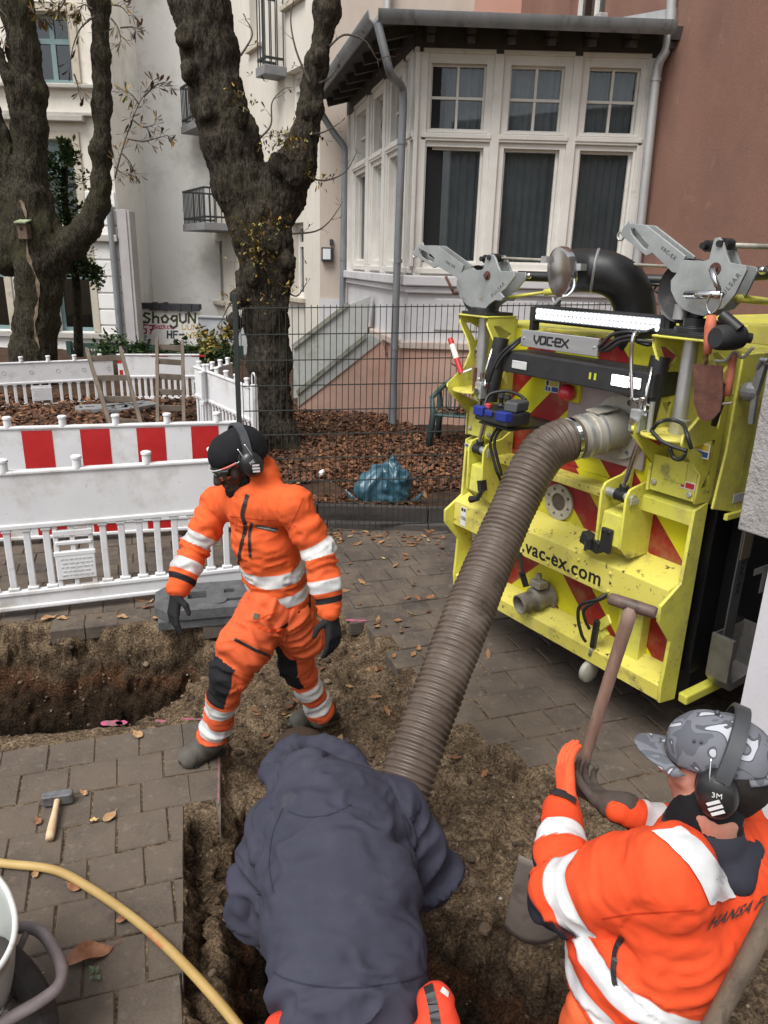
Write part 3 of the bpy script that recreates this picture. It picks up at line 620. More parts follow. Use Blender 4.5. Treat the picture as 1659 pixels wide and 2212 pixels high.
def window(parent, fa, a0, a1, z0, z1, m, rec=.1, fw=.06, cols=2, rows=(), mw=.035, glass=None, curtain=False, room=True, out=0.0, diamond=False):
    mb = MB(); o1, o0 = out - rec, out - rec - .06; B = lambda *q: fa.box(mb, *q)
    B(a0, a0 + fw, z0, z1, o0, o1); B(a1 - fw, a1, z0, z1, o0, o1); B(a0 + fw, a1 - fw, z0, z0 + fw, o0, o1); B(a0 + fw, a1 - fw, z1 - fw, z1, o0, o1)
    for r in rows: B(a0 + fw, a1 - fw, r - mw / 2, r + mw / 2, o0 + .002, o1 - .003)
    for c in range(1, cols): ac = a0 + (a1 - a0) * c / cols; B(ac - mw / 2, ac + mw / 2, z0 + fw, z1 - fw, o0 + .004, o1 - .006)
    if diamond:
        ac, zc = (a0 + a1) / 2, (z0 + z1) / 2
        for (p, q) in (((ac, z1 - fw), (a1 - fw, zc)), ((a1 - fw, zc), (ac, z0 + fw)), ((ac, z0 + fw), (a0 + fw, zc)), ((a0 + fw, zc), (ac, z1 - fw))): mb.bar(fa.pt(p[0], p[1], o1 - .02), fa.pt(q[0], q[1], o1 - .02), .018, .018)
    w = mb.build('window', m, parent); g = MB(); g.quad(fa.pt(a0, z0, o0 + .02), fa.pt(a1, z0, o0 + .02), fa.pt(a1, z1, o0 + .02), fa.pt(a0, z1, o0 + .02)); g.build('pane', glass or m_glassd, w)
    if curtain:
        c = MB(); n = 40; vs = []
        for i in range(n + 1):
            a = a0 + (a1 - a0) * i / n; o = o0 - .12 + .025 * math.sin(i * 1.1 + a) + .012 * math.sin(i * 2.3)
            vs += [fa.pt(a, z0, o), fa.pt(a, z1, o)]
        c.add(vs, [(2 * i, 2 * i + 2, 2 * i + 3, 2 * i + 1) for i in range(n)]); c.build('curtain', m_curtain, w, smooth=True)
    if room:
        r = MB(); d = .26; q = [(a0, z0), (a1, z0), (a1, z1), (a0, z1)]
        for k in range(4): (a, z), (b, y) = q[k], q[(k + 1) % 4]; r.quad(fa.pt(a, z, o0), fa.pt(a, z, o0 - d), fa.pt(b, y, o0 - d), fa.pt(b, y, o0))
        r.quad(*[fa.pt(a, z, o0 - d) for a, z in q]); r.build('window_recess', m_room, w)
    return w
def pipe(parent, pts, r, m, name='downpipe', joints=()):
    mb = MB(); mb.tube(pts, r, 14)
    for a, b in joints: mb.cyl(a, b, r * 1.16, n=14)
    return mb.build(name, m, parent, smooth=40)

# ---- left house with teal windows
LF = Facade((-6.4, 17.6, 0), (1, 0, 0)); LF.O.x = gy(250, 450, 17.6).x
lh = thing('apartment_building', 'pale stucco apartment house with teal window frames and stone ledges, partly behind the forked tree', 'building', LF.O)
zs = lambda y: LF.z(150, y); w1 = (LF.a(62, 100), LF.a(153, 100), zs(180), zs(27)); w2 = (LF.a(82, 400), LF.a(166, 400), zs(480), zs(302)); w3 = (LF.a(122, 640), LF.a(198, 640), zs(716), zs(545)); w4 = (LF.a(-62, 640), LF.a(15, 640), zs(716), zs(545)); w5 = (LF.a(-120, 100), LF.a(-30, 100), zs(180), zs(27)); w6 = (LF.a(-110, 400), LF.a(-26, 400), zs(480), zs(302))
WL = [w1, w2, w3, w4, w5, w6]
wall_mesh(LF, -9, 0, 0, zs(520), [w3, w4], .3).build('wall', m_plaster_w, lh); wall_mesh(LF, -9, 0, zs(520), 14, [w1, w2, w5, w6], .3).build('wall', mat('render_ivory', (.64, .60, .52), .9, col2=(.71, .675, .60), vs=1, vdet=8, bump=.2, bs=30, dirt=[((.50, .45, .36), .8, .5, .7)]), lh)
mb = MB(); LF.box(mb, -.012, 0.02, 0, 14, -8, -.004); mb.build('side_wall', m_plaster_w, lh)
mb = MB()
for w in WL:
    for a0, a1, z0, z1 in ((w[0] - .16, w[0], w[2], w[3] + .16), (w[1], w[1] + .16, w[2], w[3] + .16), (w[0], w[1], w[3], w[3] + .16)): LF.box(mb, a0, a1, z0, z1, -.02, .05)
mb.build('window_surround', m_stone, lh, bevel=.012)
mb = MB()
for y0, y1, d in ((193, 184, .16), (265, 252, .22), (252, 244, .14), (520, 505, .16), (730, 718, .1)): LF.box(mb, -9, (0.02 if d != .22 else LF.a(186, 255)), zs(y0), zs(y1), -.02, d)
mb.build('cornice', mat('cornice_grey', (.33, .31, .28), .85, col2=(.44, .42, .38), vs=2, vdet=8, dirt=[((.16, .15, .13), 2, .55, .75)]), lh, bevel=.015)
mb = MB()
for i in range(9): z = zs(735) + i * .36; LF.box(mb, LF.a(203, 640), .0, z + .02, z + .34, -.01, .035)
mb.build('rusticated_course', m_plaster_w, lh, bevel=.012)
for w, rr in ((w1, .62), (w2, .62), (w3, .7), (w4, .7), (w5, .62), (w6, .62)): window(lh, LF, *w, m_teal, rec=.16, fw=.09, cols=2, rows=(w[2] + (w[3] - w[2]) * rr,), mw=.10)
pipe(lh, [LF.pt(-.10, 0.3, .12), LF.pt(-.10, zs(440), .12)], .07, m_zinc)
mb = MB(); LF.box(mb, .03, .32, 0, zs(452), -.3, .10); LF.box(mb, .09, .26, 0, zs(452) + .02, -.3, .13); mb.build('corner_pier', mat('pier_grey', (.36, .34, .34), .8, col2=(.44, .42, .42), vs=2, vdet=8), lh, bevel=.01)

# ---- tall blank gable wall
gb = thing('gable_building', 'tall blank white gable wall rising between the two trees', 'building', (-6, 20, 0))
GF = Facade((gy(446, 500, 19.8).x, 19.8, 0), (1, 0, 0)); mb = MB(); GF.box(mb, -4.5, .3, 0, 17, -3, 0); mb.build('wall', m_plaster_w, gb)
mb = MB(); GF.box(mb, -4.4, .1, 17, 17.3, -3.1, .1); mb.build('roof', m_roof, gb)
# graffiti wall in front of it
SF = Facade((gy(276, 750, 18.4).x, 18.4, 0), (1, 0, 0)); gw = thing('graffiti_wall', 'low white yard wall sprayed with graffiti under a dark ragged coping', 'wall', SF.O)
a1, zt = SF.a(428, 700), SF.z(350, 668); mb = MB(); SF.box(mb, 0, a1, 0, zt, -.25, 0); mb.build('wall', m_plaster_w, gw)
mb = MB(); SF.box(mb, -.03, a1 + .03, zt + .002, SF.z(350, 656), -.3, .06)
for i in range(14): a = a1 * .35 + i * .085; LF_ = rnd.uniform(.02, .10); SF.box(mb, a, a + .08, zt - LF_ * .4, zt + .07 + LF_, -.1, .07 + .01 * (i % 3), 1 if i % 2 else 0)
mb.build('coping', [mat('coping_dark', (.03, .03, .035), .7), mat('torn_felt', (.42, .42, .40), .8)], gw)
def px_lines(fa, lines, x0, y0, sx, sy): return [[fa.px(x0 + x * sx, y0 + y * sy) for x, y in ln] for ln in lines]
def glyph_lines(word, adv=1.0):
    G = {'S': [[(.8, .1), (.3, 0), (.1, .25), (.4, .45), (.8, .65), (.6, 1), (.05, .9)]], 'h': [[(.15, -.1), (.15, 1)], [(.15, .5), (.5, .35), (.75, .5), (.75, 1)]], 'o': [[(.5, .25), (.1, .5), (.25, .95), (.65, .95), (.85, .6), (.5, .25)]],
         'g': [[(.8, .3), (.35, .3), (.15, .6), (.45, .85), (.8, .6), (.8, .3), (.8, 1.3), (.4, 1.55), (.1, 1.3)]], 'U': [[(.1, .1), (.15, .8), (.45, 1), (.8, .8), (.8, .1)]], 'N': [[(.1, 1), (.1, .0), (.8, 1), (.85, .05)]], '5': [[(.8, .05), (.2, .05), (.2, .45), (.7, .5), (.7, .9), (.1, 1)]], '7': [[(.1, .1), (.9, .1), (.35, 1)], [(.3, .55), (.9, .5)]],
         'z': [[(.1, .3), (.8, .3), (.1, 1), (.8, 1)]], 'a': [[(.8, .35), (.3, .35), (.15, .7), (.4, 1), (.8, .8), (.8, .35), (.85, 1)]], 'c': [[(.8, .4), (.3, .35), (.15, .7), (.4, 1), (.8, .9)]], 'F': [[(.8, .05), (.15, .05), (.15, 1)], [(.15, .5), (.7, .5)]], 'H': [[(.15, 0), (.15, 1)], [(.8, 0), (.8, 1)], [(.15, .5), (.8, .5)]], '-': [[(.1, .5), (.9, .5)]],
         'e': [[(.15, .65), (.8, .6), (.6, .3), (.2, .45), (.2, .85), (.5, 1), (.85, .9)]], 'k': [[(.15, 0), (.15, 1)], [(.75, .3), (.2, .65), (.8, 1)]], 'v': [[(.05, .2), (.45, 1), (.9, .1)]], 'G': [[(.85, .2), (.4, .05), (.1, .5), (.4, 1), (.85, .85), (.85, .55), (.5, .55)]], 's': [[(.8, .35), (.25, .35), (.25, .6), (.75, .7), (.7, 1), (.15, 1)]], 'd': [[(.8, 0), (.8, 1), (.3, 1), (.15, .7), (.4, .4), (.8, .55)]], 'n': [[(.15, .35), (.15, 1)], [(.15, .5), (.5, .35), (.8, .5), (.8, 1)]]}
    out = []
    for i, ch in enumerate(word):
        for ln in G.get(ch, []): out.append([(x + i * adv, y) for x, y in ln])
    return out
F_ = SF.F()
for nm, word, x0, y0, sx, sy, w, c, o in (('Shogun', 'ShogUN', 308, 676, 19.5, 21, .05, (.075, .085, .01), .004), ('n', 'ShogUN', 309, 677, 19.5, 21, .02, (.03, .02, .03), .006), ('nb', 'N57', 294, 701, 13, 20, .035, (.30, .015, .06), .004), ('go', 'Gazkce', 332, 701, 7, 9, .02, (.40, .05, .10), .004), ('hf', 'HF-', 360, 715, 13, 15, .04, (.05, .06, .09), .004), ('you', 'UUN', 392, 700, 12, 12, .022, (.55, .40, .12), .004), ('lov', 'UvF', 394, 717, 11, 13, .022, (.55, .40, .12), .004), ('bl', 'Nv', 298, 690, 9, 10, .03, (.16, .22, .34), .004), ('bl2', 'Sz', 300, 722, 9, 12, .03, (.20, .26, .38), .004)):
    b = MB(); strokes(b, px_lines(SF, glyph_lines(word), x0, y0, sx, sy), w, F_, 0.001, o); b.build('graffiti', mat('spray_%s' % nm, c, .7), gw)
F2 = Facade((gy(430, 740, 17.9).x, 17.9, 0), (1, -.15, 0)); mb = MB(); F2.box(mb, 0, 1.6, 0, F2.z(450, 686), -.2, 0); F2.box(mb, -.02, 1.62, F2.z(450, 686), F2.z(450, 683), -.24, .04)
tag(mb.build('yard_wall', mat('wall_bluegrey', (.30, .31, .33), .8, col2=(.38, .39, .40), vs=2)), 'small grey yard wall half hidden by the yellow bush', 'wall')

# ---- cream courtyard wing: frontal beige strip, then a face running back to the gable
CB = Facade((gy(691, 560, 14.4).x, 14.4, 0), (1, 0, 0)); wg = thing('courtyard_wing', 'cream rendered courtyard wing with iron balconies behind the big tree', 'building', CB.O)
mb = MB(); CB.box(mb, 0, 4.6, CB.z(720, 645), 15, -1, 0); mb.build('wall', m_plaster_b, wg); mb = MB(); CB.box(mb, -.01, 4.6, 0, CB.z(720, 645) - .002, -1, .03); mb.build('plinth', m_lilac, wg)
CW = Facade(CB.O, (.50, -.86, 0)); CW.n = Vector((-.86, -.50, 0)); 
def cwr(x0, x1, y0, y1): b = CW.a(x1, (y0 + y1) / 2); a = CW.a(x0, (y0 + y1) / 2); c = ((x0 + x1) / 2); return (a, b, CW.z(c, y1), CW.z(c, y0))
CWN = [cwr(617, 656, 148, 275), cwr(627, 656, 481, 642), cwr(423, 440, 345, 497), cwr(434, 448, 546, 650), cwr(466, 482, 520, 650), cwr(539, 562, -60, 100), cwr(420, 436, 170, 296), cwr(617, 656, -160, 0)]
wall_mesh(CW, -7.2, 0, 0, 15, CWN, .3).build('wall', m_plaster_c, wg)
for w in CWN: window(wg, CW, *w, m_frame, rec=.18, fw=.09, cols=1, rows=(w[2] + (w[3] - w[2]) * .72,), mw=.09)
for w in CWN: mb = MB(); CW.box(mb, w[0] - .08, w[1] + .08, w[2] - .09, w[2] - .005, -.25, .1); mb.build('window_sill', m_stone, wg, bevel=.01)
def balcony(x0, x1, yf, prot=.85, h=1.0):
    a0, a1 = CW.a(x0, yf), CW.a(x1, yf); zf = CW.z((x0 + x1) / 2, yf); mb = MB(); CW.box(mb, a0, a1, zf - .16, zf, .005, prot); b = mb.build('balcony', mat('balcony_slab', (.17, .17, .175), .8, col2=(.23, .23, .23), vs=4), wg, bevel=.01)
    r = MB(); pts = [(a0 + .04, .05), (a0 + .04, prot - .04), (a1 - .04, prot - .04), (a1 - .04, .05)]
    for (a, o), (c, e) in zip(pts[:-1], pts[1:]):
        for zz in (zf + h, zf + .12): r.bar(CW.pt(a, zz, o), CW.pt(c, zz, e), .04, .04)
        n = max(2, int((Vector((a, o)) - Vector((c, e))).length / .11))
        for i in range(n + 1): t = i / n; r.bar(CW.pt(a + (c - a) * t, zf, o + (e - o) * t), CW.pt(a + (c - a) * t, zf + h, o + (e - o) * t), .02, .02)
    r.build('railing', m_iron, b)
    return zf
balcony(600, 620, 150, .45, 1.15); balcony(452, 492, 272, .7, .8); balcony(468, 520, 486, .85, .72)
pipe(wg, [CB.pt(CB.a(838, 20), 5.5, .12), CB.pt(CB.a(838, 20), 14, .12)], .06, m_zincl)
lampm = mat('lamp_box', (.04, .04, .045), .5); mb = MB(); a, z = CB.px(707, 549); CB.box(mb, a - .10, a + .10, z - .13, z + .12, 0, .12); wl = mb.build('wall_lamp', lampm, wg, bevel=.01); mb = MB(); CB.box(mb, a - .07, a + .07, z - .09, z + .09, .12, .14); mb.build('lens', mat('lamp_lens', (.62, .64, .66), .4), wl)
mb = MB(); a, z = CB.px(716, 523); CB.box(mb, a - .03, a + .03, z - .05, z + .05, 0, .08); mb.build('sensor', lampm, wg, bevel=.008)

# ---- house with the glazed veranda
HB = Facade((gy(880, 700, 10.07).x, 10.07, 0), (1, 0, 0)); e_ = Vector((-.24, .971, 0)).normalized()
hs_ = thing('veranda_house', 'red-brown rendered house with a big white glazed veranda and dark roof', 'building', HB.O)
hz = lambda y: HB.z(1100, y); wid = HB.a(1403, 300); LEN = 4.4
HL = Facade(HB.pt(0, 0) + e_ * LEN, -e_); HL.n = Vector((-e_.y, e_.x, 0))
if HL.n.x > 0: HL.n = -HL.n
zt, zs1, zp = hz(118), hz(600), hz(748)
# base and plinth
mb = MB(); HB.box(mb, 0, wid, zp, zs1, -.3, 0); HL.box(mb, 0, LEN, zp, zs1 - .001, -.3, 0); mb.build('base_wall', m_lilac, hs_)
mb = MB()
for k in range(3): a0 = .35 + k * (wid - .5) / 3; HB.box(mb, a0, a0 + (wid - .5) / 3 - .25, zp + .18, zs1 - .28, -.05, .02)
HB.box(mb, -.08, wid, zs1 - .13, zs1 - .001, -.1, .10); HL.box(mb, 0, LEN + .08, zs1 - .128, zs1 - .003, -.1, .10); HB.box(mb, -.05, wid, zs1 - .22, zs1 - .132, -.1, .055); HL.box(mb, 0, LEN + .05, zs1 - .218, zs1 - .134, -.1, .055)
mb.build('base_moulding', m_lilac, hs_, bevel=.015)
bw = (LEN - 1.25, LEN - .82, .45, 1.05)
mb = wall_mesh(HL, 0, LEN + .06, 0, zp, [bw], .22, .06); HB.box(mb, -.06, wid, 0, zp - .001, -.3, .06); mb.build('plinth', m_pink, hs_)
mb = MB(); HB.box(mb, -.1, wid, zp - .06, zp + .035, -.1, .10); HL.box(mb, 0, LEN + .1, zp - .058, zp + .033, -.1, .10); HB.box(mb, -.075, wid, 0, .16, -.1, .075); mb.build('plinth_moulding', mat('moulding_pale', (.46, .36, .31), .85, col2=(.5, .43, .38), vs=3), hs_, bevel=.012)
window(hs_, HL, *bw, m_frame, rec=.08, fw=.05, cols=1, out=.06)
# glazed front
def glazing(fa, panes, a_end0, a_end1, diamond=()):
    """panes: list of (upper a0, upper a1, lower a0, lower a1)"""
    zu1, zu0, zl1, zl0 = hz(140), hz(283.6), hz(320.6), hz(571); holes = []
    for u0, u1 in panes: holes += [(u0, u1, zu0, zu1), (u0 - .02, u1 + .02, zl0, zl1)]
    wall_mesh(fa, a_end0, a_end1, zs1, zt, holes, .16).build('veranda_frame', m_frame, hs_)
    mb = MB()
    for u0, u1 in panes:
        for z0, z1, d in ((zu0 - .10, zu0 - .045, .055), (zl1 + .06, zl1 + .13, .04), (zu1 + .10, zu1 + .15, .03), (zl0 - .14, zl0 - .07, .05)): fa.box(mb, u0 - .10, u1 + .10, z0, z1, -.02, d)
        for a, s in ((u0 - .14, .05), (u1 + .09, .05)): fa.box(mb, a, a + s, zl0 - .06, zu1 + .09, -.02, .028)
        fa.box(mb, u0 - .05, u1 + .05, zu0 - .04, zu0 - .012, -.02, .02)
    prev = a_end0
    for i, q in enumerate(panes + [(a_end1, a_end1)]):
        c = (prev + q[0]) / 2 if i else a_end0 + .09
        if i == len(panes): c = a_end1 - .09
        fa.box(mb, c - .055, c + .055, zs1 + .0, zt - .002, -.02, .04); prev = q[1]
    mb.build('moulding', m_frame, hs_, bevel=.008)
    for i, (u0, u1) in enumerate(panes):
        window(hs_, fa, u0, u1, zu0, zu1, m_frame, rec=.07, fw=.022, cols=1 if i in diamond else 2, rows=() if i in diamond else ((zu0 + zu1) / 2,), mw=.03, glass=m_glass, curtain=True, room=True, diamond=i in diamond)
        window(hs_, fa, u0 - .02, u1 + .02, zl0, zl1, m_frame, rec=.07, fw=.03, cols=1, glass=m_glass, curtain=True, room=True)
glazing(HB, [(HB.a(929.5, 210), HB.a(1048, 210)), (HB.a(1100, 210), HB.a(1216, 210)), (HB.a(1268, 210), HB.a(1379, 210))], 0, wid)
lm = lambda x: HL.a(x, 430)
glazing(HL, [(lm(768), lm(789)), (lm(805), lm(823)), (lm(840), lm(862)), (lm(876), lm(888))], .1, LEN, diamond=(1,))
# roof, gutter, rafters
ov = .45; z_e = hz(68); O = HB.O; e2 = e_; f0 = Vector((0, -1, 0)); ln = HL.n
c0 = HB.pt(0, 0) + f0 * ov + ln * ov; c1 = Vector((gy(1446, 75, HB.O.y - ov).x, HB.O.y - ov, 0)); c2 = c0 + e2 * (LEN + ov - .1); rise = .42
q0, q1, q2 = [Vector((p.x, p.y, z_e)) for p in (c0, c1, c2)]; r0 = q0 + Vector((1.9, 1.7, rise)); r1 = q1 + Vector((0, 1.9, rise)); r2 = q2 + Vector((1.6, 0, rise))
mb = MB(); t = Vector((0, 0, .05)); mb.add([q0, q1, r1, r0, q2, r2] + [p - t for p in (q0, q1, r1, r0, q2, r2)], [(0, 1, 2, 3), (0, 3, 5, 4), (9, 8, 7, 6), (6, 10, 11, 9), (0, 6, 7, 1), (4, 10, 6, 0), (1, 7, 8, 2), (5, 11, 10, 4), (3, 2, 8, 9), (5, 3, 9, 11)]); rf = mb.build('roof', m_roof, hs_)
mb = MB(); gp_ = [q2 + Vector((0, 0, -.03)), q0 + Vector((0, 0, -.03)), q1 + Vector((0, 0, -.03))]
for a, b in ((gp_[0], gp_[1]), (gp_[1], gp_[2])):
    dd = (b - a).normalized(); nn = Vector((dd.y, -dd.x, 0)); prof = [(.0, .03), (.015, -.05), (.07, -.095), (.13, -.05), (.145, .035), (.135, .035), (.12, -.04), (.07, -.08), (.025, -.04), (.01, .03)]
    mb.prism([(p, q) for p, q in prof], (a, nn, Vector((0, 0, 1)), dd), -.02 if a is gp_[1] else 0, (b - a).length + .03)
mb.build('gutter', m_zinc, rf, smooth=50)
mb = MB()
for k in range(7): a = .15 + k * (wid - .1) / 6; mb.bar(HB.pt(a, z_e - .07, ov - .06), HB.pt(a, z_e + .12, -.3), .09, .13); mb.bar(HB.pt(a, z_e - .17, ov - .14), HB.pt(a, z_e - .10, .0), .085, .07)
for k in range(8): a = .2 + k * (LEN - .3) / 7; mb.bar(HL.pt(a, z_e - .07, ov - .06), HL.pt(a, z_e + .12, -.3), .09, .13)
HB.box(mb, -.04, wid, zt, z_e + .06, -.06, .02); HL.box(mb, 0, LEN + .04, zt + .001, z_e + .061, -.06, .02)
mb.build('rafter', m_darkwood, rf)
# main red wall coming toward the viewer, pink wall behind
RW = Facade(HB.pt(wid, 0), -e_); RW.n = -Vector((-RW.u.y, RW.u.x, 0))
RW.n = Vector((-abs(e_.y), -abs(e_.x), 0)).normalized() if True else RW.n
rw = (RW.a(1370, 0) - 1.2, RW.a(1370, 0), RW.z(1370, 22) , RW.z(1370, 22) + 1.9)
rw = (-2.6, -1.5, RW.z(1300, 35) + .0, RW.z(1300, 35) + 1.9)
wall_mesh(RW, -LEN - .1, 4.2, 0, 14, [rw], .25).build('wall', m_red, hs_); window(hs_, RW, *rw, m_frame, rec=.14, fw=.07, cols=2, mw=.08)
mb = MB(); RW.box(mb, rw[0] - .1, rw[1] + .1, rw[2] - .08, rw[2] - .002, -.2, .12); mb.build('window_sill', m_zincl, hs_, bevel=.01)
PW = Facade(CB.O + Vector((0, -.02, 0)), (1, 0, 0)); a0 = PW.a(1024, 30); bwin = (PW.a(1144, 30), PW.a(1196, 30), PW.z(1170, 62), PW.z(1170, 62) + 2)
wall_mesh(PW, a0, a0 + 4.2, 4.5, 14, [bwin], .2).build('wall', m_pinkhi, hs_); window(hs_, PW, *bwin, m_frame, rec=.1, fw=.1, cols=2, mw=.1)
mb = MB(); mb.bar(r1 + Vector((-1.0, .25, -.05)), q1 + Vector((.02, .25, .12)), .02, .18, hint=(0, 0, 1)); mb.bar(r1 + Vector((-1.0, .22, -.08)), q1 + Vector((.02, .22, .10)), .05, .03, hint=(0, 0, 1)); mb.build('flashing', m_zincl, rf)
# downpipes
def hp(fa, x, y, o): a, z = fa.px(x, y); return fa.pt(a, z, o)
G0 = q0 + Vector((0, 0, -.1)); P_ = lambda x, y, Y: gy(x, y, Y)
pipe(hs_, spline([G0 + Vector((-.02, -.06, -.02)), P_(835, 128, G0.y - .05), P_(846, 165, G0.y + .05), P_(866, 185, 9.9), P_(871, 215, 9.96), P_(868, 300, 9.96)], 5)[:-1] + [P_(868, 300, 9.96), P_(845, 925, 9.96)], .048, m_zinc, joints=[(P_(868, 300, 9.96), P_(867.5, 312, 9.96)), (P_(860, 560, 9.96), P_(859.6, 568, 9.96)), (P_(852, 745, 9.96), P_(851.7, 755, 9.96)), (P_(849, 845, 9.96), P_(848, 930, 9.96))])
pipe(hs_, spline([q2 + Vector((0, -.05, -.1)), P_(713, 275, q2.y), P_(727, 295, q2.y), P_(744, 320, q2.y), P_(745, 350, q2.y)], 5) + [P_(741, 560, q2.y), P_(738, 740, q2.y)], .055, m_zinc, joints=[(P_(745, 345, q2.y), P_(745, 352, q2.y)), (P_(741, 555, q2.y), P_(741, 563, q2.y))])
Yr = 9.85; pipe(hs_, [P_(1452, -20, Yr), P_(1450, 20, Yr)] + spline([P_(1449, 40, Yr), P_(1440, 105, Yr), P_(1424, 135, Yr), P_(1416, 175, Yr)], 5) + [P_(1375, 575, Yr), P_(1360, 760, Yr)], .055, m_zincl, joints=[(P_(1450, 22, Yr), P_(1448, 52, Yr)), (P_(1417, 168, Yr), P_(1416, 176, Yr))])
# stair parapets beside the veranda
S1 = Facade((HB.O.x, 10.75, 0), (1, 0, 0)); S2 = Facade((HB.O.x, 11.85, 0), (1, 0, 0)); pp = lambda fa, L: [fa.px(*q) for q in L]
mb = MB(); mb.prism(pp(S1, [(643, 880), (823, 737), (800, 722), (791, 728), (643, 851)]), S1.F(), -.22, 0); st = mb.build('stair_parapet', mat('parapet_grey', (.33, .34, .32), .9, col2=(.42, .42, .41), vs=2, vdet=9, bump=.3, bs=30, dirt=[((.22, .22, .17), 2, .5, .7)]), hs_)
mb = MB(); mb.prism(pp(S1, [(643, 853), (791, 730), (788, 722), (640, 843)]), S1.F(), -.25, .03); mb.build('coping', m_moss, st)
mb = MB(); mb.prism([S1.px(636, 915), (0.05, 0), (S1.px(825, 735)[0], S1.px(825, 735)[1]), S1.px(643, 879)], S1.F(), -.2, -.02); mb.build('stair_wall', m_pink, hs_)
mb = MB(); mb.prism(pp(S2, [(634, 900), (790, 760), (800, 640), (751, 660), (634, 752)]), S2.F(), -.22, 0); st = mb.build('stair_parapet', MATS['parapet_grey'], hs_)
mb = MB(); mb.prism(pp(S2, [(634, 754), (752, 661), (749, 653), (630, 745)]), S2.F(), -.26, .04); mb.build('coping', m_moss, st)
mb = MB()
for i in range(7): a, z = S1.px(650 + i * 20, 868 - i * 16); p = S1.pt(a, 0, -.25); mb.box((p.x, 10.99, 0), (p.x + .42, 11.62, z))
mb.build('stair_step', MATS['parapet_grey'], hs_)

# ---- the near house corner on the right: rough render over a smooth recessed plinth
cn = gy(1592, 1143, 2.45); d_ = Vector((.56115508, -.82771068, 0)); n_ = Vector((.82771068, .56115508, 0)); zb = cn.z
nh = thing('house_corner', 'near house corner with rough grey render above a smooth white plinth', 'building', (cn.x, cn.y, -.6))
def block(o, la, lb, z0, z1): return [o + d_ * a + n_ * b + Vector((0, 0, z - o.z)) for z in (z0, z1) for a, b in ((0, 0), (la, 0), (la, lb), (0, lb))]
m_stucco = mat('stucco_grey', (.33, .31, .30), .95, col2=(.42, .40, .385), vs=14, vdet=8, bump=1.0, bs=70, bdist=.02, dirt=[((.19, .18, .17), 45, .56, .66)])
mb = MB(); mb.hexa(block(cn, 3.5, 5, zb, 5.2)); mb.build('render', m_stucco, nh, bevel=.006)
pc = cn + d_ * .10 + n_ * .07; pc.z = zb
mb = MB(); mb.hexa(block(pc, 3.4, 4.9, -.6, zb - .002)); mb.build('plinth', mat('plinth_white', (.50, .49, .51), .85, col2=(.55, .54, .56), vs=3, vdet=7, bump=.15, bs=60, dirt=[((.36, .33, .31), 2, .60, .78)]), nh)
# ================================================================== TREES AND SHRUBS
def bark_mat(name, c1, c2, moss, stretch=(1, 1, .36)):
    m = bpy.data.materials.new(name); m.use_nodes = True; N, L = nodes_of(m); b = N['Principled BSDF']; b.inputs['Roughness'].default_value = .95; b.inputs['Specular IOR Level'].default_value = .15
    tc = N.new('ShaderNodeTexCoord'); mp = N.new('ShaderNodeMapping'); mp.inputs['Scale'].default_value = stretch; L.new(tc.outputs['Object'], mp.inputs[0])
    def noise(s, src, d=8, r=.65): n = N.new('ShaderNodeTexNoise'); n.inputs['Scale'].default_value = s; n.inputs['Detail'].default_value = d; n.inputs['Roughness'].default_value = r; L.new(src, n.inputs['Vector']); return n.outputs['Fac']
    vo = N.new('ShaderNodeTexVoronoi'); vo.inputs['Scale'].default_value = 34; vo.feature = 'DISTANCE_TO_EDGE'; L.new(mp.outputs[0], vo.inputs['Vector'])
    cr = N.new('ShaderNodeValToRGB'); cr.color_ramp.elements[0].position = .38; cr.color_ramp.elements[1].position = .66; cr.color_ramp.elements[0].color = (*c1, 1); cr.color_ramp.elements[1].color = (*c2, 1); L.new(noise(34, mp.outputs[0]), cr.inputs[0])
    mr = N.new('ShaderNodeMapRange'); mr.inputs[1].default_value = .48; mr.inputs[2].default_value = .66; mr.inputs[4].default_value = .8; L.new(noise(2.2, tc.outputs['Object']), mr.inputs[0])
    mx = N.new('ShaderNodeMix'); mx.data_type = 'RGBA'; mx.inputs[7].default_value = (*moss, 1); L.new(cr.outputs[0], mx.inputs[6]); L.new(mr.outputs[0], mx.inputs[0]); L.new(mx.outputs[2], b.inputs['Base Color'])
    ad = N.new('ShaderNodeMath'); ad.operation = 'MULTIPLY_ADD'; ad.inputs[1].default_value = .6; L.new(vo.outputs['Distance'], ad.inputs[0]); L.new(noise(60, mp.outputs[0]), ad.inputs[2])
    bp = N.new('ShaderNodeBump'); bp.inputs['Strength'].default_value = .9; bp.inputs['Distance'].default_value = .04; L.new(ad.outputs[0], bp.inputs['Height']); L.new(bp.outputs[0], b.inputs['Normal']); MATS[name] = m; return m
m_bark = bark_mat('bark_dark', (.016, .013, .010), (.092, .076, .058), (.052, .045, .028))
m_bark2 = bark_mat('bark_green', (.016, .014, .010), (.078, .066, .046), (.056, .055, .026))
m_twig = mat('twig', (.045, .037, .03), .9, col2=(.09, .075, .06), vs=20)
def limb(pts, Y, k=None):
    """pts: (x, y, radius in px) or with own distance; tapered capsules end to end"""
    P = []
    for q in pts: Yd = q[3] if len(q) > 3 else Y; p = gy(q[0], q[1], Yd); P.append((p, q[2] * Yd * .76 / FPX))
    return [cone(a, b, ra, rb, k=k) for (a, ra), (b, rb) in zip(P[:-1], P[1:])]
def trunk_mesh(prims, vox, k, lumps, amp, seed, fs=(7, 7, 2.6)):
    V, Q = sdf_mesh(prims, vox, k, .35); V = relax(V, Q, 1); N = vnormals(V, Q); S = np.array(fs)
    d = amp * fbm(V * S, 4, seed, .6) + amp * .8 * np.abs(vnoise(V * S * 2.2, seed + 3)) + lumps * np.maximum(fbm(V * 2.6, 3, seed + 9) - .1, 0)
    return V + N * d[:, None], Q
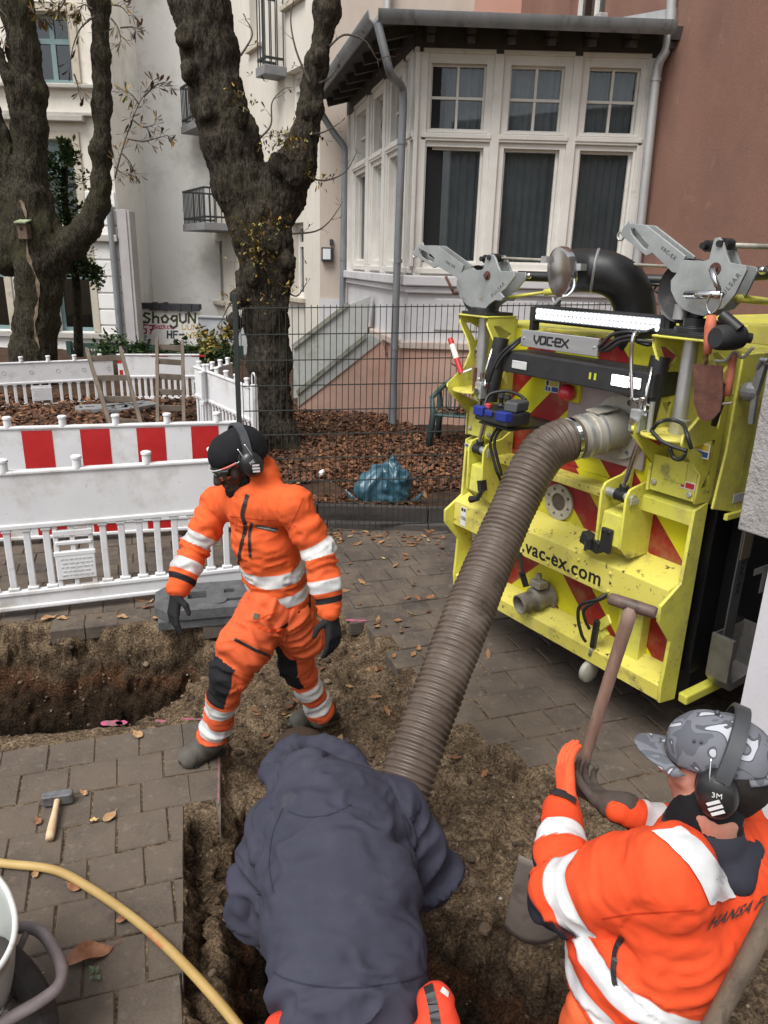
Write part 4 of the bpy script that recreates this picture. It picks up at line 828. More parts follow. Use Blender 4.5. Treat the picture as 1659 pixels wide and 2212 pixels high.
def leaf_spray(mb, base, tip_dir, n, size, droop=.5):
    """a chestnut leaf: several narrow leaflets from one point, withered and drooping"""
    for i in range(n):
        a = rnd.uniform(-1.3, 1.3); d = Matrix.Rotation(a, 3, 'Y') @ Matrix.Rotation(rnd.uniform(-.8, .8), 3, 'Z') @ Vector(tip_dir); d = (d + Vector((0, 0, -droop * rnd.random()))).normalized()
        u, w, _ = basis(d); L = size * rnd.uniform(.6, 1.15); hw = L * rnd.uniform(.10, .2); c = rnd.uniform(-.3, .3) * L; p = Vector(base)
        m1, m2 = p + d * L * .45 + w * c * .4, p + d * L * .75 + w * c * .7
        mb.add([p, m1 + u * hw * .7, m2 + u * hw, p + d * L + w * c, m2 - u * hw, m1 - u * hw * .7], [(0, 1, 5), (1, 2, 4, 5), (2, 3, 4)])
def twig(mt, ml, pts, r0, spray, every=2, size=.11, n=5, droop=.5):
    P = spline(pts, 6); k = len(P); mt.tube(P, [r0 * (1 - .75 * i / k) for i in range(k)], 6)
    for i in range(3, k, every):
        d = (P[i] - P[i - 1]).normalized(); s = rnd.choice((-1, 1)); side = Vector((s * d.z, rnd.uniform(-.4, .4), -s * d.x)) * .8 + d
        q = P[i] + side.normalized() * rnd.uniform(.03, .12); mt.tube([P[i], q], [r0 * .3, r0 * .15], 5); leaf_spray(ml, q, side.normalized(), n, size, droop)
    leaf_spray(ml, P[-1], (P[-1] - P[-2]).normalized(), n + 1, size, droop)
def leafmat(name, cols, rough=.7): return tone_mat(name, [(i / (len(cols) - 1), c) for i, c in enumerate(cols)], rough=rough, bump=.2, bs=40, fine=(.8, 1.2))
def build_leaves(mb, name, m, parent):
    me = bpy.data.meshes.new(name); me.from_pydata(mb.v, [], mb.f); n = len(mb.v); t = np.repeat(NR.uniform(0, 1, n // 6 + 1), 6)[:n]; at = me.attributes.new('tone', 'FLOAT', 'POINT'); at.data.foreach_set('value', t.astype(np.float32)); return link_mesh(name, me, m, parent)
m_lv_dry = leafmat('leaf_withered', [(.045, .025, .018), (.09, .05, .03), (.15, .085, .035), (.22, .14, .04)])
m_lv_yel = leafmat('leaf_yellowgreen', [(.07, .085, .03), (.20, .19, .05), (.36, .28, .06), (.40, .22, .05)])
m_lv_grn = leafmat('leaf_green', [(.022, .045, .014), (.05, .095, .028), (.085, .14, .045), (.13, .19, .07)])

# ---- the big pollarded chestnut in the middle
Y2 = 8.72; b2 = gy(590, 985, Y2)
t2 = thing('chestnut_tree', 'massive knobbly pollarded chestnut with two thick limbs, standing just left of the wire fence', 'tree', (b2.x, b2.y, 0))
pr = limb([(600, 1040, 58), (598, 960, 52), (592, 880, 46), (582, 780, 52), (573, 690, 54), (566, 600, 53), (560, 520, 58), (556, 450, 64)], Y2) \
   + limb([(556, 500, 62), (520, 400, 68), (500, 310, 68), (468, 215, 62), (450, 120, 60), (436, 20, 60), (424, -120, 58), (415, -300, 52)], Y2) + limb([(436, 30, 52), (405, 5, 44)], Y2) \
   + limb([(565, 500, 60), (606, 420, 60), (636, 365, 42), (655, 300, 29), (668, 235, 26), (686, 140, 24), (710, 20, 23), (740, -120, 20), (770, -260, 17)], Y2) + limb([(600, 400, 55), (648, 350, 40)], Y2) \
   + limb([(571, 640, 40), (532, 610, 24)], Y2) + limb([(606, 520, 30), (608, 590, 26), (604, 660, 22)], Y2 - .1) + limb([(598, 940, 50), (540, 1015, 30)], Y2) + limb([(600, 940, 50), (640, 1010, 32)], Y2 - .12)
for bx, by, br in ((408, 150, 20), (395, 75, 18), (445, 235, 22), (520, 250, 16), (640, 370, 26), (600, 350, 20), (470, 300, 18), (515, 640, 22), (620, 560, 20), (505, 690, 18), (590, 520, 22), (545, 590, 20), (660, 240, 12), (690, 120, 10)): pr += limb([(bx, by, br), (bx + 2, by + 8, br)], Y2 - .28)
V, Q = trunk_mesh(pr, .022, .10, .05, .022, 4, (17, 17, 5)); link_mesh('trunk', np_mesh('trunk', V, Q), m_bark, t2, smooth=True)
mt, ml, my = MB(), MB(), MB()
for pts in ([(712, 100), (745, 75), (790, 90), (815, 128), (835, 120)], [(690, 180), (715, 165), (735, 130)], [(668, 290), (700, 285), (735, 265)], [(660, 380), (700, 390), (745, 372), (770, 330)], [(630, 505), (680, 500), (710, 480), (735, 445)], [(610, 620), (640, 640), (663, 610)], [(560, 300), (585, 270), (588, 220), (615, 190)], [(520, 120), (545, 75), (530, 40)], [(670, 180), (640, 110), (628, 40), (640, -20)], [(520, 640), (495, 660), (480, 690)], [(525, 700), (505, 740), (498, 770)]):
    twig(mt, ml, [gy(x, y, Y2 - .15 + .05 * i) for i, (x, y) in enumerate(pts)], .013, 1, 5, .075, 3, .3)
for cx, cy, sx, sy, n in ((615, 300, 25, 18, 50), (600, 320, 26, 12, 30), (575, 490, 36, 18, 55), (535, 530, 22, 22, 40), (560, 560, 22, 18, 30), (500, 640, 10, 12, 12), (630, 610, 12, 18, 14), (520, 210, 24, 20, 26), (665, 360, 14, 24, 14), (700, 395, 18, 10, 14), (560, 640, 30, 18, 12)):
    for _ in range(n):
        x, y = rnd.gauss(cx, sx), rnd.gauss(cy, sy); p = gy(x, y, Y2 - .40 + rnd.uniform(-.05, .1)); leaf_spray(my if rnd.random() < .62 else ml, p, Vector((rnd.uniform(-1, 1), -.6, rnd.uniform(-.4, 1))).normalized(), 3, .065, .2)
mt.build('twigs', m_twig, t2, smooth=True); build_leaves(ml, 'crown', m_lv_dry, t2); build_leaves(my, 'crown', m_lv_yel, t2)

# ---- the left chestnut with several limbs
Y1 = 12.6; b1 = gy(75, 800, Y1)
t1 = thing('chestnut_tree', 'thick left chestnut forking low into four mossy upright limbs', 'tree', (b1.x, b1.y, 0))
pr = limb([(70, 830, 62), (72, 760, 56), (80, 690, 52), (85, 620, 55), (88, 560, 62), (80, 500, 60), (62, 430, 52)], Y1) + limb([(62, 460, 44), (66, 370, 36), (66, 280, 38), (62, 200, 36), (52, 110, 35), (38, 20, 36), (25, -120, 34), (10, -260, 28)], Y1) \
   + limb([(95, 560, 50), (145, 530, 36), (190, 490, 30), (213, 440, 26), (219, 400, 22), (221, 330, 20), (220, 230, 20), (218, 120, 20), (215, 0, 19), (213, -140, 21), (210, -280, 18)], Y1) \
   + limb([(50, 520, 48), (28, 440, 32), (10, 360, 32), (-10, 290, 28), (-40, 190, 25), (-90, 60, 20)], Y1) + limb([(40, 250, 16), (18, 170, 11), (-10, 110, 9), (-40, 60, 8)], Y1 - .2) + limb([(20, 560, 45), (-20, 440, 40), (-50, 350, 34), (-90, 200, 28)], Y1 + .2)
V, Q = trunk_mesh(pr, .03, .12, .05, .020, 14, (13, 13, 4)); link_mesh('trunk', np_mesh('trunk', V, Q), m_bark2, t1, smooth=True)
mt, ml, my = MB(), MB(), MB()
for pts, n, ev in (([(248, 385), (262, 330), (280, 275), (300, 225), (330, 175)], 6, 2), ([(275, 300), (310, 305), (340, 298), (362, 292)], 5, 2), ([(288, 260), (310, 275), (335, 268)], 5, 2), ([(310, 210), (335, 185), (358, 178)], 6, 2), ([(262, 330), (280, 350), (292, 375)], 5, 2), ([(300, 225), (285, 205), (270, 195)], 5, 2), ([(240, 40), (255, 60), (262, 90)], 6, 2), ([(205, 35), (175, 60), (158, 100), (150, 150)], 3, 4), ([(150, -20), (128, 20), (100, 30), (85, 35)], 5, 2), ([(240, 10), (262, 15), (280, 35)], 5, 2), ([(248, 360), (258, 370), (275, 380)], 5, 2), ([(200, 20), (180, 10), (170, 30)], 5, 2), ([(160, 160), (168, 185), (170, 200)], 3, 3), ([(260, 60), (285, 58), (292, 62)], 4, 2), ([(0, 20), (20, 50), (10, 90)], 4, 3)):
    twig(mt, ml if rnd.random() < .7 else my, [gy(x, y, Y1 - .2) for x, y in pts], .014, 1, ev, .155, n, .35)
for _ in range(90):
    x, y = rnd.gauss(120, 35), rnd.gauss(20, 22); leaf_spray(my if rnd.random() < .5 else ml, gy(x, y, Y1 - .5), Vector((rnd.uniform(-1, 1), 0, -.5)).normalized(), 2, .11, .5)
mt.build('twigs', m_twig, t1, smooth=True); build_leaves(ml, 'crown', m_lv_dry, t1); build_leaves(my, 'crown', m_lv_yel, t1)
# pale torn strip of bark down the trunk
T1B = BVHTree.FromPolygons([Vector(v) for v in V.tolist()], Q.tolist())
def on_surf(bvh, x, y, lift=0.0, fb=None):
    h = bvh.ray_cast(Vector((0, 0, EYE)), Vector(ray(x, y)).normalized())
    return (h[0] + h[1] * lift, h[1]) if h[0] is not None else (fb, Vector((0, -1, 0)))
mb = MB(); vs = []; P = [on_surf(T1B, x, y, .012) for x, y in [(44 + i * 1.0 + 6 * math.sin(i * .33) + (i if i < 20 else 40 - i) * .6, 432 + i * 8.2) for i in range(40)]]
for i, (p, n) in enumerate(P):
    if p is None: continue
    w = .022 * (1 + .6 * math.sin(i * .9) + .3 * math.sin(i * 2.1)) * min(1, (40 - i) / 6 + .2); vs += [p - Vector((w, 0, 0)), p + Vector((w, -.004, 0))]
mb.add(vs, [(2 * i, 2 * i + 1, 2 * i + 3, 2 * i + 2) for i in range(len(vs) // 2 - 1)]); mb.build('bark_wound', mat('bare_wood', (.12, .085, .055), .9, col2=(.20, .15, .10), vs=9), t1)
# nest box on the trunk
q = on_surf(T1B, 51, 498, .1)[0]; nb = thing('nest_box', 'small wooden nest box with a mossy lid hung on the left chestnut', 'nest box', q - Vector((0, 0, .16)))
mb = MB(); mb.box((q.x - .07, q.y - .07, q.z - .13), (q.x + .07, q.y + .14, q.z + .10)); mb.build('box', mat('nest_wood', (.10, .065, .045), .9, col2=(.15, .10, .07), vs=12), nb, bevel=.006)
mb = MB(); mb.bar((q.x, q.y - .12, q.z + .105), (q.x, q.y + .14, q.z + .16), .18, .02); mb.build('lid', mat('lid_green', (.25, .30, .17), .9, col2=(.33, .36, .24), vs=9), nb)
mb = MB(); mb.cyl((q.x - .01, q.y - .078, q.z + .02), (q.x - .01, q.y - .066, q.z + .02), .024); mb.build('entrance_hole', m_room, nb)
# ivy-like shoots in the fork and the slim tree behind
def bush(name, label, cat, ell, n, size, m, stem=None, group=None, base=None, cells=9):
    c = base or Vector((ell[0][0].x, ell[0][0].y, 0)); t = thing(name, label, cat, c, group=group); ml = MB()
    cl = []
    for p, r in ell:
        for _ in range(cells): v = Vector((rnd.gauss(0, 1), rnd.gauss(0, 1), rnd.gauss(0, 1))).normalized() * rnd.random() ** .5; cl.append((p + Vector((v.x * r[0], v.y * r[1], v.z * r[2])), min(r) * .42))
    for _ in range(n):
        p, r = rnd.choice(cl); v = Vector((rnd.gauss(0, .6), rnd.gauss(0, .6), rnd.gauss(0, .6))); q = p + v * r; d = (v + Vector((rnd.uniform(-1, 1), -.8, rnd.uniform(-.6, .5)))).normalized(); u, w, _ = basis(d); s = size * rnd.uniform(.6, 1.3)
        ml.add([q - u * s * .1, q + u * s * .32 + d * s * .3, q + u * s * .25 + d * s * .7, q + d * s + w * s * .1, q - u * s * .25 + d * s * .7, q - u * s * .32 + d * s * .3], [(0, 1, 5), (1, 2, 4, 5), (2, 3, 4)])
    build_leaves(ml, 'crown', m, t)
    mt = MB()
    for pts, r in stem or []: P = spline(pts, 4); mt.tube(P, [r * (1 - .4 * i / len(P)) for i in range(len(P))], 7)
    if mt.v: mt.build('trunk', m_bark2, t, smooth=True)
    return t
Ys = 13.6
bush('slim_tree', 'slim young tree with bright green foliage growing up through the fork of the left chestnut', 'tree', [(gy(135, 400, Ys), (.40, .3, .45)), (gy(120, 365, Ys), (.3, .25, .3)), (gy(150, 430, Ys), (.28, .25, .4)), (gy(150, 335, Ys), (.12, .12, .28)), (gy(180, 570, Ys), (.36, .3, .25)), (gy(160, 590, Ys), (.38, .3, .22)), (gy(205, 590, Ys), (.18, .2, .18)), (gy(140, 480, Ys), (.2, .2, .3))], 2600, .085, m_lv_grn,
     [([gy(170, 770, Ys), gy(168, 690, Ys), gy(165, 620, Ys), gy(155, 540, Ys), gy(140, 440, Ys), gy(140, 360, Ys)], .085)], base=Vector((gy(170, 780, Ys).x, Ys, 0)))
Yb = 12.4; bz = lambda x, y: gy(x, y, Yb)
bush('autumn_shrub', 'low shrub turning yellow and orange beside the big trunk, behind the white barriers', 'shrub', [(bz(470, 735), (.28, .3, .18)), (bz(445, 722), (.16, .2, .14)), (bz(490, 720), (.16, .2, .16))], 520, .075, m_lv_yel, [([bz(492, 800), bz(488, 760), bz(478, 725)], .018), ([bz(492, 800), bz(505, 740), bz(515, 690), bz(512, 650)], .014)], base=Vector((bz(490, 800).x, Yb, 0)))
bush('green_shrub', 'low dark green shrub under the yellow one, behind the white barriers', 'shrub', [(gy(455, 760, 12.9), (.35, .3, .16)), (gy(490, 762, 12.9), (.3, .3, .14)), (gy(425, 768, 12.9), (.3, .2, .08))], 760, .08, m_lv_grn, base=Vector((gy(460, 790, 12.9).x, 12.9, 0)))
Yh = 16.5
def hedge():
    mb = MB(); a, b = gy(150, 748, Yh), gy(520, 742, Yh); zt = (a.z + b.z) / 2
    r = thing('garden_fence', 'low dark green garden fence in front of the graffiti wall', 'fence', (a.x, Yh, 0)); mb.box((a.x, Yh - .03, zt - .12), (b.x, Yh + .03, zt)); mb.box((a.x, Yh - .02, .12), (b.x, Yh + .02, .2)); mg = mat('fence_green', (.02, .045, .035), .6)
    mb.build('rail', mg, r); mb = MB()
    for i in range(60): x = a.x + (b.x - a.x) * i / 59; mb.box((x - .012, Yh - .015, .08), (x + .012, Yh + .015, zt - .05))
    mb.build('bars', mg, r); mb = MB()
    for i in range(6): x = a.x + (b.x - a.x) * i / 5; mb.box((x - .05, Yh - .05, -.05), (x + .05, Yh + .05, zt + .03))
    for i in range(6): mb2 = MB(); x = a.x + (b.x - a.x) * i / 5; mb2.box((x - .05, Yh - .055, -.05), (x + .05, Yh + .045, zt + .03)); mb2.build('post', mg, r)
    ell = [(Vector((x, Yh - .7, .4 + .1 * math.sin(x * 3))), (.3, .2, .22)) for x in np.arange(a.x + 1, b.x, .3)]
    bush('low_hedge', 'low green ground cover growing along the dark green garden fence', 'hedge', ell, 1500, .11, m_lv_grn, base=Vector((b.x - 2, Yh - .7, 0)), cells=4)
hedge()
# ================================================================== BARRIERS, FENCE, SMALL THINGS
m_pvc = mat('plastic_white', (.66, .66, .67), .5, col2=(.74, .74, .745), vs=2, vdet=8, dirt=[((.44, .40, .35), 3.0, .52, .78), ((.28, .25, .21), 16, .62, .78), ((.22, .20, .17), 60, .66, .74)], spec=.4)
m_refl = mat('reflective_white', (.60, .61, .63), .4, col2=(.66, .67, .68), vs=5, dirt=[((.42, .40, .37), 4, .60, .8)])
m_redf = mat('reflective_red', (.42, .012, .014), .4, col2=(.50, .02, .02), vs=6)
m_rubber = mat('recycled_rubber', (.065, .067, .070), .85, col2=(.115, .116, .12), vs=12, bump=.4, bs=80, dirt=[((.12, .10, .08), 7, .60, .76)])
def barrier(label, A, B, zb=.05, style='plain', pegs=5, red=(), zz=(.17, .60, .98), slats=17, plate=None, holes=(), mats_=None, loop=False, thick=.05):
    A, B = Vector(A), Vector(B); L = (B - A).to_2d().length; ang = math.atan2(B.y - A.y, B.x - A.x); t = thing('barrier', label, 'barrier', (A.x, A.y, 0), ang, 'white plastic site barriers')
    m1 = mats_ or m_pvc; z1, z2, z3 = zz; h = thick / 2
    def part(nm, fn, m=m1, bv=.008, par=None): b = MB(); fn(b); return b.build(nm, m, par or t, local=True, bevel=bv)
    def top(b): b.box((0, -h + .012, z2 + .02), (L, h - .012, z3 - .02)); b.box((-.005, -h, z3 - .025), (L + .005, h, z3)); b.box((0, -h, z2), (L, h, z2 + .035))
    tb = part('top_board', top)
    def bot(b): b.box((0, -h + .010, zb + .02), (L, h - .010, z1 - .01)); b.box((0, -h, z1 - .02), (L, h, z1 + .012)); b.box((0, -h, zb), (L, h, zb + .03))
    part('bottom_board', bot)
    p0, p1 = plate or (9, 9)
    def sl(b):
        for i in range(slats + 1):
            x = .03 + (L - .06) * i / slats
            if p0 - .02 < x < p1 + .02: continue
            b.box((x - .021, -h + .014, z1 + .008), (x + .021, h - .014, z2 + .004)); b.box((x - .034, -h + .006, z1 + .011), (x + .034, h - .006, z1 + .034)); b.box((x - .030, -h + .006, z2 - .02), (x + .030, h - .006, z2 + .002))
    part('slats', sl, bv=.006)
    for i in range(pegs):
        x = L * (i + .5) / pegs; b = MB(); b.lathe([(.028, z3 - .004), (.028, z3 + .055), (.034, z3 + .058), (.034, z3 + .072), (.026, z3 + .078)], (x, 0, 0), n=14); b.build('peg', m1, tb, local=True, smooth=40)
    for x0, x1, lo, hi in red:
        b = MB(); b.box((x0, -h - .0 + .009, lo), (x1, -h + .014, hi)); b.build('reflector', m_redf, t, local=True)
    if plate:
        def pl(b):
            b.box((p0, -h + .002, z1 + .06), (p1, h - .012, z1 + .235)); b.box((p0 - .006, -h, z1 + .225), (p1 + .006, h - .01, z1 + .255)); b.box((p0, -h + .004, z2 - .07), (p1, h - .012, z2 - .03)); b.box((p0 + .01, -h + .004, z2 - .13), (p1 - .01, h - .014, z2 - .105))
            for x in (p0, p1 - .03, (p0 + p1) / 2 - .02): b.box((x, -h + .012, z1 + .008), (x + .03, h - .016, z2))
        q = part('sign_plate', pl, bv=.005); b = MB(); rr = random.Random(4)
        for k in range(5):
            x = p0 + .03 + .01 * (k % 2)
            while x < p1 - .03: w = rr.uniform(.012, .035); b.box((x, -h - .001, z1 + .20 - k * .028), (min(x + w, p1 - .02), -h + .003, z1 + .208 - k * .028)); x += w + .01
        b.build('lettering', mat('embossed_grey', (.50, .50, .50), .6), q, local=True)
    if holes:
        for x, z, c in holes:
            b = MB(); b.lathe([(.028, -.001), (.028, .004), (.018, -.006 if c else .006)], (x, -h + .012, z), axis=(0, -1, 0), n=14)
            b.build('hole', mat('hole_bright', (.75, .75, .75), .7) if loop else mat('hole_shadow', (.22, .22, .22), .7), tb, local=True)
    if loop:
        b = MB(); b.box((-.055, -.03, zb), (-.008, .03, z3 + .03)); b.tube([(-.075, 0, z3 - .12)] + [(-.03 + .045 * math.cos(a), 0, z3 + .1 + .05 * math.sin(a)) for a in [PI - i * PI / 8 for i in range(9)]] + [(.015, 0, z3 - .05)], .009, 8); b.build('end_post', m_pvc, t, local=True, smooth=40)
    return t
dB = Vector((math.cos(math.radians(20.5)), math.sin(math.radians(20.5)), 0)); R1 = gz(536, 1258, .05); R1.z = 0
barrier('front white slatted barrier with a lettered plate, directly behind the walking worker', R1 - dB * 2.1, R1, pegs=5, plate=(.86, 1.10), slats=18)
A2 = gz(0, 1168, .05); B2 = gz(495, 1138, .05); d2 = (B2 - A2).normalized(); B2 = A2 + d2 * 1.95; A2 = A2 - d2 * .42
L2 = (B2 - A2).length
barrier('barrier with red and white reflective fields, second row behind the front white barrier', (A2.x, A2.y, 0), (B2.x, B2.y, 0), pegs=6, red=[(.05 + .425 * i + o, .27 + .425 * i + o, lo, hi) for lo, hi, o in ((.645, .945, .21), (.075, .15, .24)) for i in range(6) if .27 + .425 * i + o < L2], slats=18)
def topat(x, y, z=.98): return gz(x, y, z)
A3, B3 = topat(546, 836), topat(421, 790); dd = (B3 - A3).normalized()
barrier('short-looking white barrier turned end-on beside the big trunk, with a loop handle', (A3.x, A3.y, 0), (B3.x, B3.y, 0), pegs=6, loop=True, holes=[(.18 + .28 * i, .78, 0) for i in range(7)], slats=16)
A4, B4 = gz(0, 893, .05), gz(252, 876, .05); dd = (B4 - A4).normalized(); A4 = A4 - dd * .9
barrier('far white slatted barrier on the left in front of the left chestnut, with round holes', (A4.x, A4.y, 0), (B4.x, B4.y, 0), pegs=7, zz=(.14, .45, .77), plate=(1.35, 1.62), holes=[(.3 + .36 * i, .62, 1) for i in range(7)] + [(.35 + .4 * i, .10, 1) for i in range(6)], slats=20)
A5, B5 = gz(262, 876, .05), gz(436, 874, .05)
barrier('far white barrier with red smears at its left end, behind the two ladders', (A5.x, A5.y, 0), (B5.x, B5.y, 0), pegs=0, slats=13, zz=(.16, .48, .84), red=[(.0, .06, .70, .83), (.02, .07, .52, .60), (.5, .75, .80, .83), (1.1, 1.3, .80, .83)])
A7, B7 = topat(432, 803), topat(500, 783)
barrier('barrier end showing small pegs just left of the big trunk, behind the end-on one', (A7.x, A7.y, 0), (B7.x, B7.y, 0), pegs=4, slats=10)
# barrier feet
def foot(label, c, ang, L=.78, W=.38, H=.11, m=m_rubber):
    t = thing('ballast_block', label, 'barrier base', c, ang, 'rubber ballast blocks of the barriers'); F = ((0, 0, 0), (1, 0, 0), (0, 1, 0), (0, 0, 1))
    def sq(x, y, a, b): return [(x - a, y - b), (x + a, y - b), (x + a, y + b), (x - a, y + b)]
    l, w = L / 2, W / 2; out = [(-l, -w * .55), (-l + .08, -w), (l - .08, -w), (l, -w * .55), (l, w * .55), (l - .08, w), (-l + .08, w), (-l, w * .55)]
    me = curve_mesh([out, sq(-.19, .02, .06, .055), sq(.02, .05, .035, .03), sq(.2, 0, .06, .05), sq(-.31, .02, .02, .075), sq(.05, -.09, .07, .02)], H * .5); b = MB(); b.merge(me, Matrix.Translation((0, 0, H * .74)))
    b.prism(sq(-.0, 0, l * .96, w * .94), F, 0, H * .46); b.build('block', m, t, local=True, bevel=.008)
    b = MB(); b.lathe([(.055, H * .98), (.055, H * 1.06), (.045, H * 1.08)], (-.06, -.10, 0), n=16); b.lathe([(.035, H * .98), (.035, H * 1.08)], (.3, .11, 0), n=12); b.build('boss', m, t, local=True, smooth=40)
    return t
fl = gz(352, 1352, 0); foot('black rubber barrier foot overhanging the trench edge beside the walking worker', (fl.x + .37, fl.y + .225, 0.003), math.radians(15), L=.92, W=.42, H=.135)
p = gz(228, 895, .12); foot('grey barrier foot at the base of the left ladder', (p.x, p.y, .13), .4, m=mat('foot_grey', (.17, .175, .18), .8, col2=(.24, .24, .24), vs=9))
p = gz(283, 893, .12); foot('second grey barrier foot just right of the left ladder base', (p.x, p.y, .13), 1.0, m=MATS['foot_grey'])
# ladders
m_lad = mat('ladder_wood', (.085, .065, .048), .85, col2=(.15, .118, .09), vs=5, vdet=8, stretch=(1, 1, .2), bump=.2, bs=50)
def ladder(label, bl, br, tl, tr, n):
    t = thing('ladder', label, 'ladder', (bl + br) / 2, group='old wooden ladders')
    for a, b in ((bl, tl), (br, tr)): q = MB(); q.bar(a, b, .045, .075); q.build('rail', m_lad, t, bevel=.005)
    for i in range(n): s = (i + .5) / n; q = MB(); q.bar(bl.lerp(tl, s), br.lerp(tr, s), .03, .075); q.build('rung', m_lad, t, bevel=.004)
ladder('old wooden ladder leaning to the left over the barrier ring', gz(243, 935, .13), gz(310, 938, .13), gy(187, 755, 10.9), gy(260, 752, 10.9), 4)
ladder('old wooden ladder standing upright, right of the leaning one', gz(341, 935, .13), gz(398, 935, .13), gy(339, 733, 10.6), gy(394, 738, 10.6), 6)

# ---- wire mesh fence
m_wire = mat('fence_wire', (.035, .042, .038), .5, .3)
fL, fR = gz(535, 1141, .06), gz(982, 1128, .06); fd = Vector((fR.x - fL.x, fR.y - fL.y, 0)).normalized(); FN = Facade((fL.x, fL.y, 0), fd)
flen = FN.a(1460, 700); tz = lambda a: FN.z(611, 665) + (FN.z(1012, 661) - FN.z(611, 665)) * (a - FN.a(611, 665)) / (FN.a(1012, 661) - FN.a(611, 665))
fence = thing('wire_fence', 'dark double-wire mesh fence running behind the yellow truck and the walking worker', 'fence', (fL.x, fL.y, 0))
b = MB(); nv = int(flen / .0505)
for i in range(nv + 1): a = i * .0505; b.tube([FN.pt(a, .03, 0), FN.pt(a, tz(a) + .02, 0)], .0032, 5, cap=False)
for k in range(10):
    for o in (-.006, .006): pts = [FN.pt(a, .06 + (tz(a) - .06) * k / 9, o) for a in np.linspace(0, flen, 6)]; b.tube(pts, .0042, 5)
b.build('mesh_panel', m_wire, fence)
for a in (-.04, 2.62):
    q = MB(); FN.box(q, a - .02, a + .02, 0, 2.0, -.075, -.015); q.build('post', m_wire, fence, bevel=.004)
m_kerb = mat('kerb_weathered', (.050, .043, .040), .9, col2=(.085, .073, .065), vs=4, vdet=9, stretch=(.4, 1, 1), bump=.4, bs=40, dirt=[((.03, .024, .02), 5, .55, .72)])
b = MB(); x = -1.6
while x < 8: l = 1.0; b.box((x + .004, 6.33, -.05), (x + l - .004, 6.40, .17 + .006 * rnd.random())); x += l
x = -1.4
while x < 8: l = .9; b.box((x + .003, 6.20, -.05), (x + l - .003, 6.285, .055 + .004 * rnd.random())); x += l
setting(b.build('kerb', m_kerb, bevel=.008, origin=(0, 0, 0)))
# ---- garden chair
def chair():
    p = gz(982, 966, .13); t = thing('garden_chair', 'dark green plastic garden chair with dead leaves on its seat', 'chair', (p.x, p.y + .1, .12), -.28); m = mat('plastic_green', (.022, .050, .046), .5, col2=(.04, .075, .068), vs=6, dirt=[((.10, .12, .11), 5, .56, .75)])
    def P(nm, fn, **k): b = MB(); fn(b); return b.build(nm, m, t, local=True, **k)
    P('seat', lambda b: b.prism([(-.23, -.24), (.23, -.24), (.20, .2), (-.20, .2)], ((0, 0, 0), (1, 0, 0), (0, 1, 0), (0, 0, 1)), .40, .43), bevel=.012)
    arc = [(.27 * math.cos(a), .02 + .24 * math.sin(a)) for a in np.linspace(-.15, PI + .15, 17)]
    rail = [(x, y + .03, .63 + .19 * max(0, math.sin(a)) ** 2) for (x, y), a in zip(arc, np.linspace(-.15, PI + .15, 17))]
    P('top_rail', lambda b: b.tube([(.26, -.22, .62)] + rail + [(-.26, -.22, .62)], .030, 8), smooth=True)
    def sl(b):
        for i in range(7): f = -.16 + .0533 * i; b.bar((f, .19, .42), (f * 1.2, .26, .80 - abs(f) * .25), .012, .040, hint=(0, 1, 0))
    P('backrest', sl)
    for sx in (-1, 1):
        for sy, tp in ((-1, .62), (1, .64)): P('leg', lambda b: b.tube([(sx * .27, sy * .23 - (.0 if sy < 0 else -.02), 0), (sx * .235, sy * .21, .42), (sx * .262, sy * .21, tp)], [.042, .040, .028], 8), smooth=True)
    n = 70; pts = NR.uniform(-.19, .19, (n, 2)); me = leaf_mesh('l', np.column_stack([pts[:, 0], pts[:, 1], np.full(n, .44) + NR.uniform(0, .015, n)]), NR.uniform(.05, .1, n), np.clip(NR.beta(2, 2.4, n), 0, 1)); me.transform(WM[t.name])
    tag(link_mesh('leaf_litter', me, m_leaf), 'dead leaves heaped on the seat of the green garden chair', 'leaves', kind='stuff')
chair()
def bag():
    c = gz(830, 1082, .12); s = .56 / .57; pr = [cone(c + Vector((-.10, 0, .12)), c + Vector((.12, 0, .14)), .17, .17), cone(c + Vector((-.12, 0, .2)), c + Vector((.02, 0, .36)), .13, .09), cone(c + Vector((.02, .0, .3)), c + Vector((.06, -.02, .46)), .10, .025), cone(c + Vector((.08, 0, .25)), c + Vector((.16, 0, .22)), .14, .12), cone(c + Vector((-.22, -.03, .16)), c + Vector((-.2, 0, .24)), .09, .06)]
    V, Q = sdf_mesh(pr, .014, .05, .12); V = np.array(c) + (V - np.array(c)) * np.array([.88, .88, .9]); N = vnormals(V, Q); r = 1 - np.abs(fbm(V * np.array([5, 5, 3.6]) + .25 * fbm(V * 5, 2, 3)[:, None], 3, 12, .55)); V = V + N * (.055 * (r ** 2 - .45))[:, None]; V[:, 2] = np.maximum(V[:, 2], c.z - .02)
    m = mat('sack_blue', (.028, .090, .130), .26, col2=(.052, .140, .19), vs=6, spec=.6, bump=.25, bs=30); t = link_mesh('rubbish_sack', np_mesh('b', V, Q), m, smooth=True); tag(t, 'crumpled blue plastic rubbish sack lying in the leaves behind the fence', 'sack')
    b = MB()
    for sx in (-1, 1):
        for i in range(5): q = c + Vector((sx * .27, -.05, .02)); b.tube([q, q + Vector((sx * (.05 + .012 * i), -.02 + .02 * i, .03 + .012 * i))], [.016, .006], 5)
    b.build('tie_strip', m, t)
bag()
b = MB(); p = gz(695, 1022, .16); b.ball(p, (.03, .02, .045), 10, 7, R=Matrix.Rotation(.6, 3, 'Y')); b.ball(p + Vector((-.03, 0, -.03)), (.025, .02, .015), 8, 6); tag(b.build('paper_scrap', mat('paper_white', (.78, .78, .76), .8), smooth=True), 'white crumpled paper scrap lying among the brown leaves', 'litter')

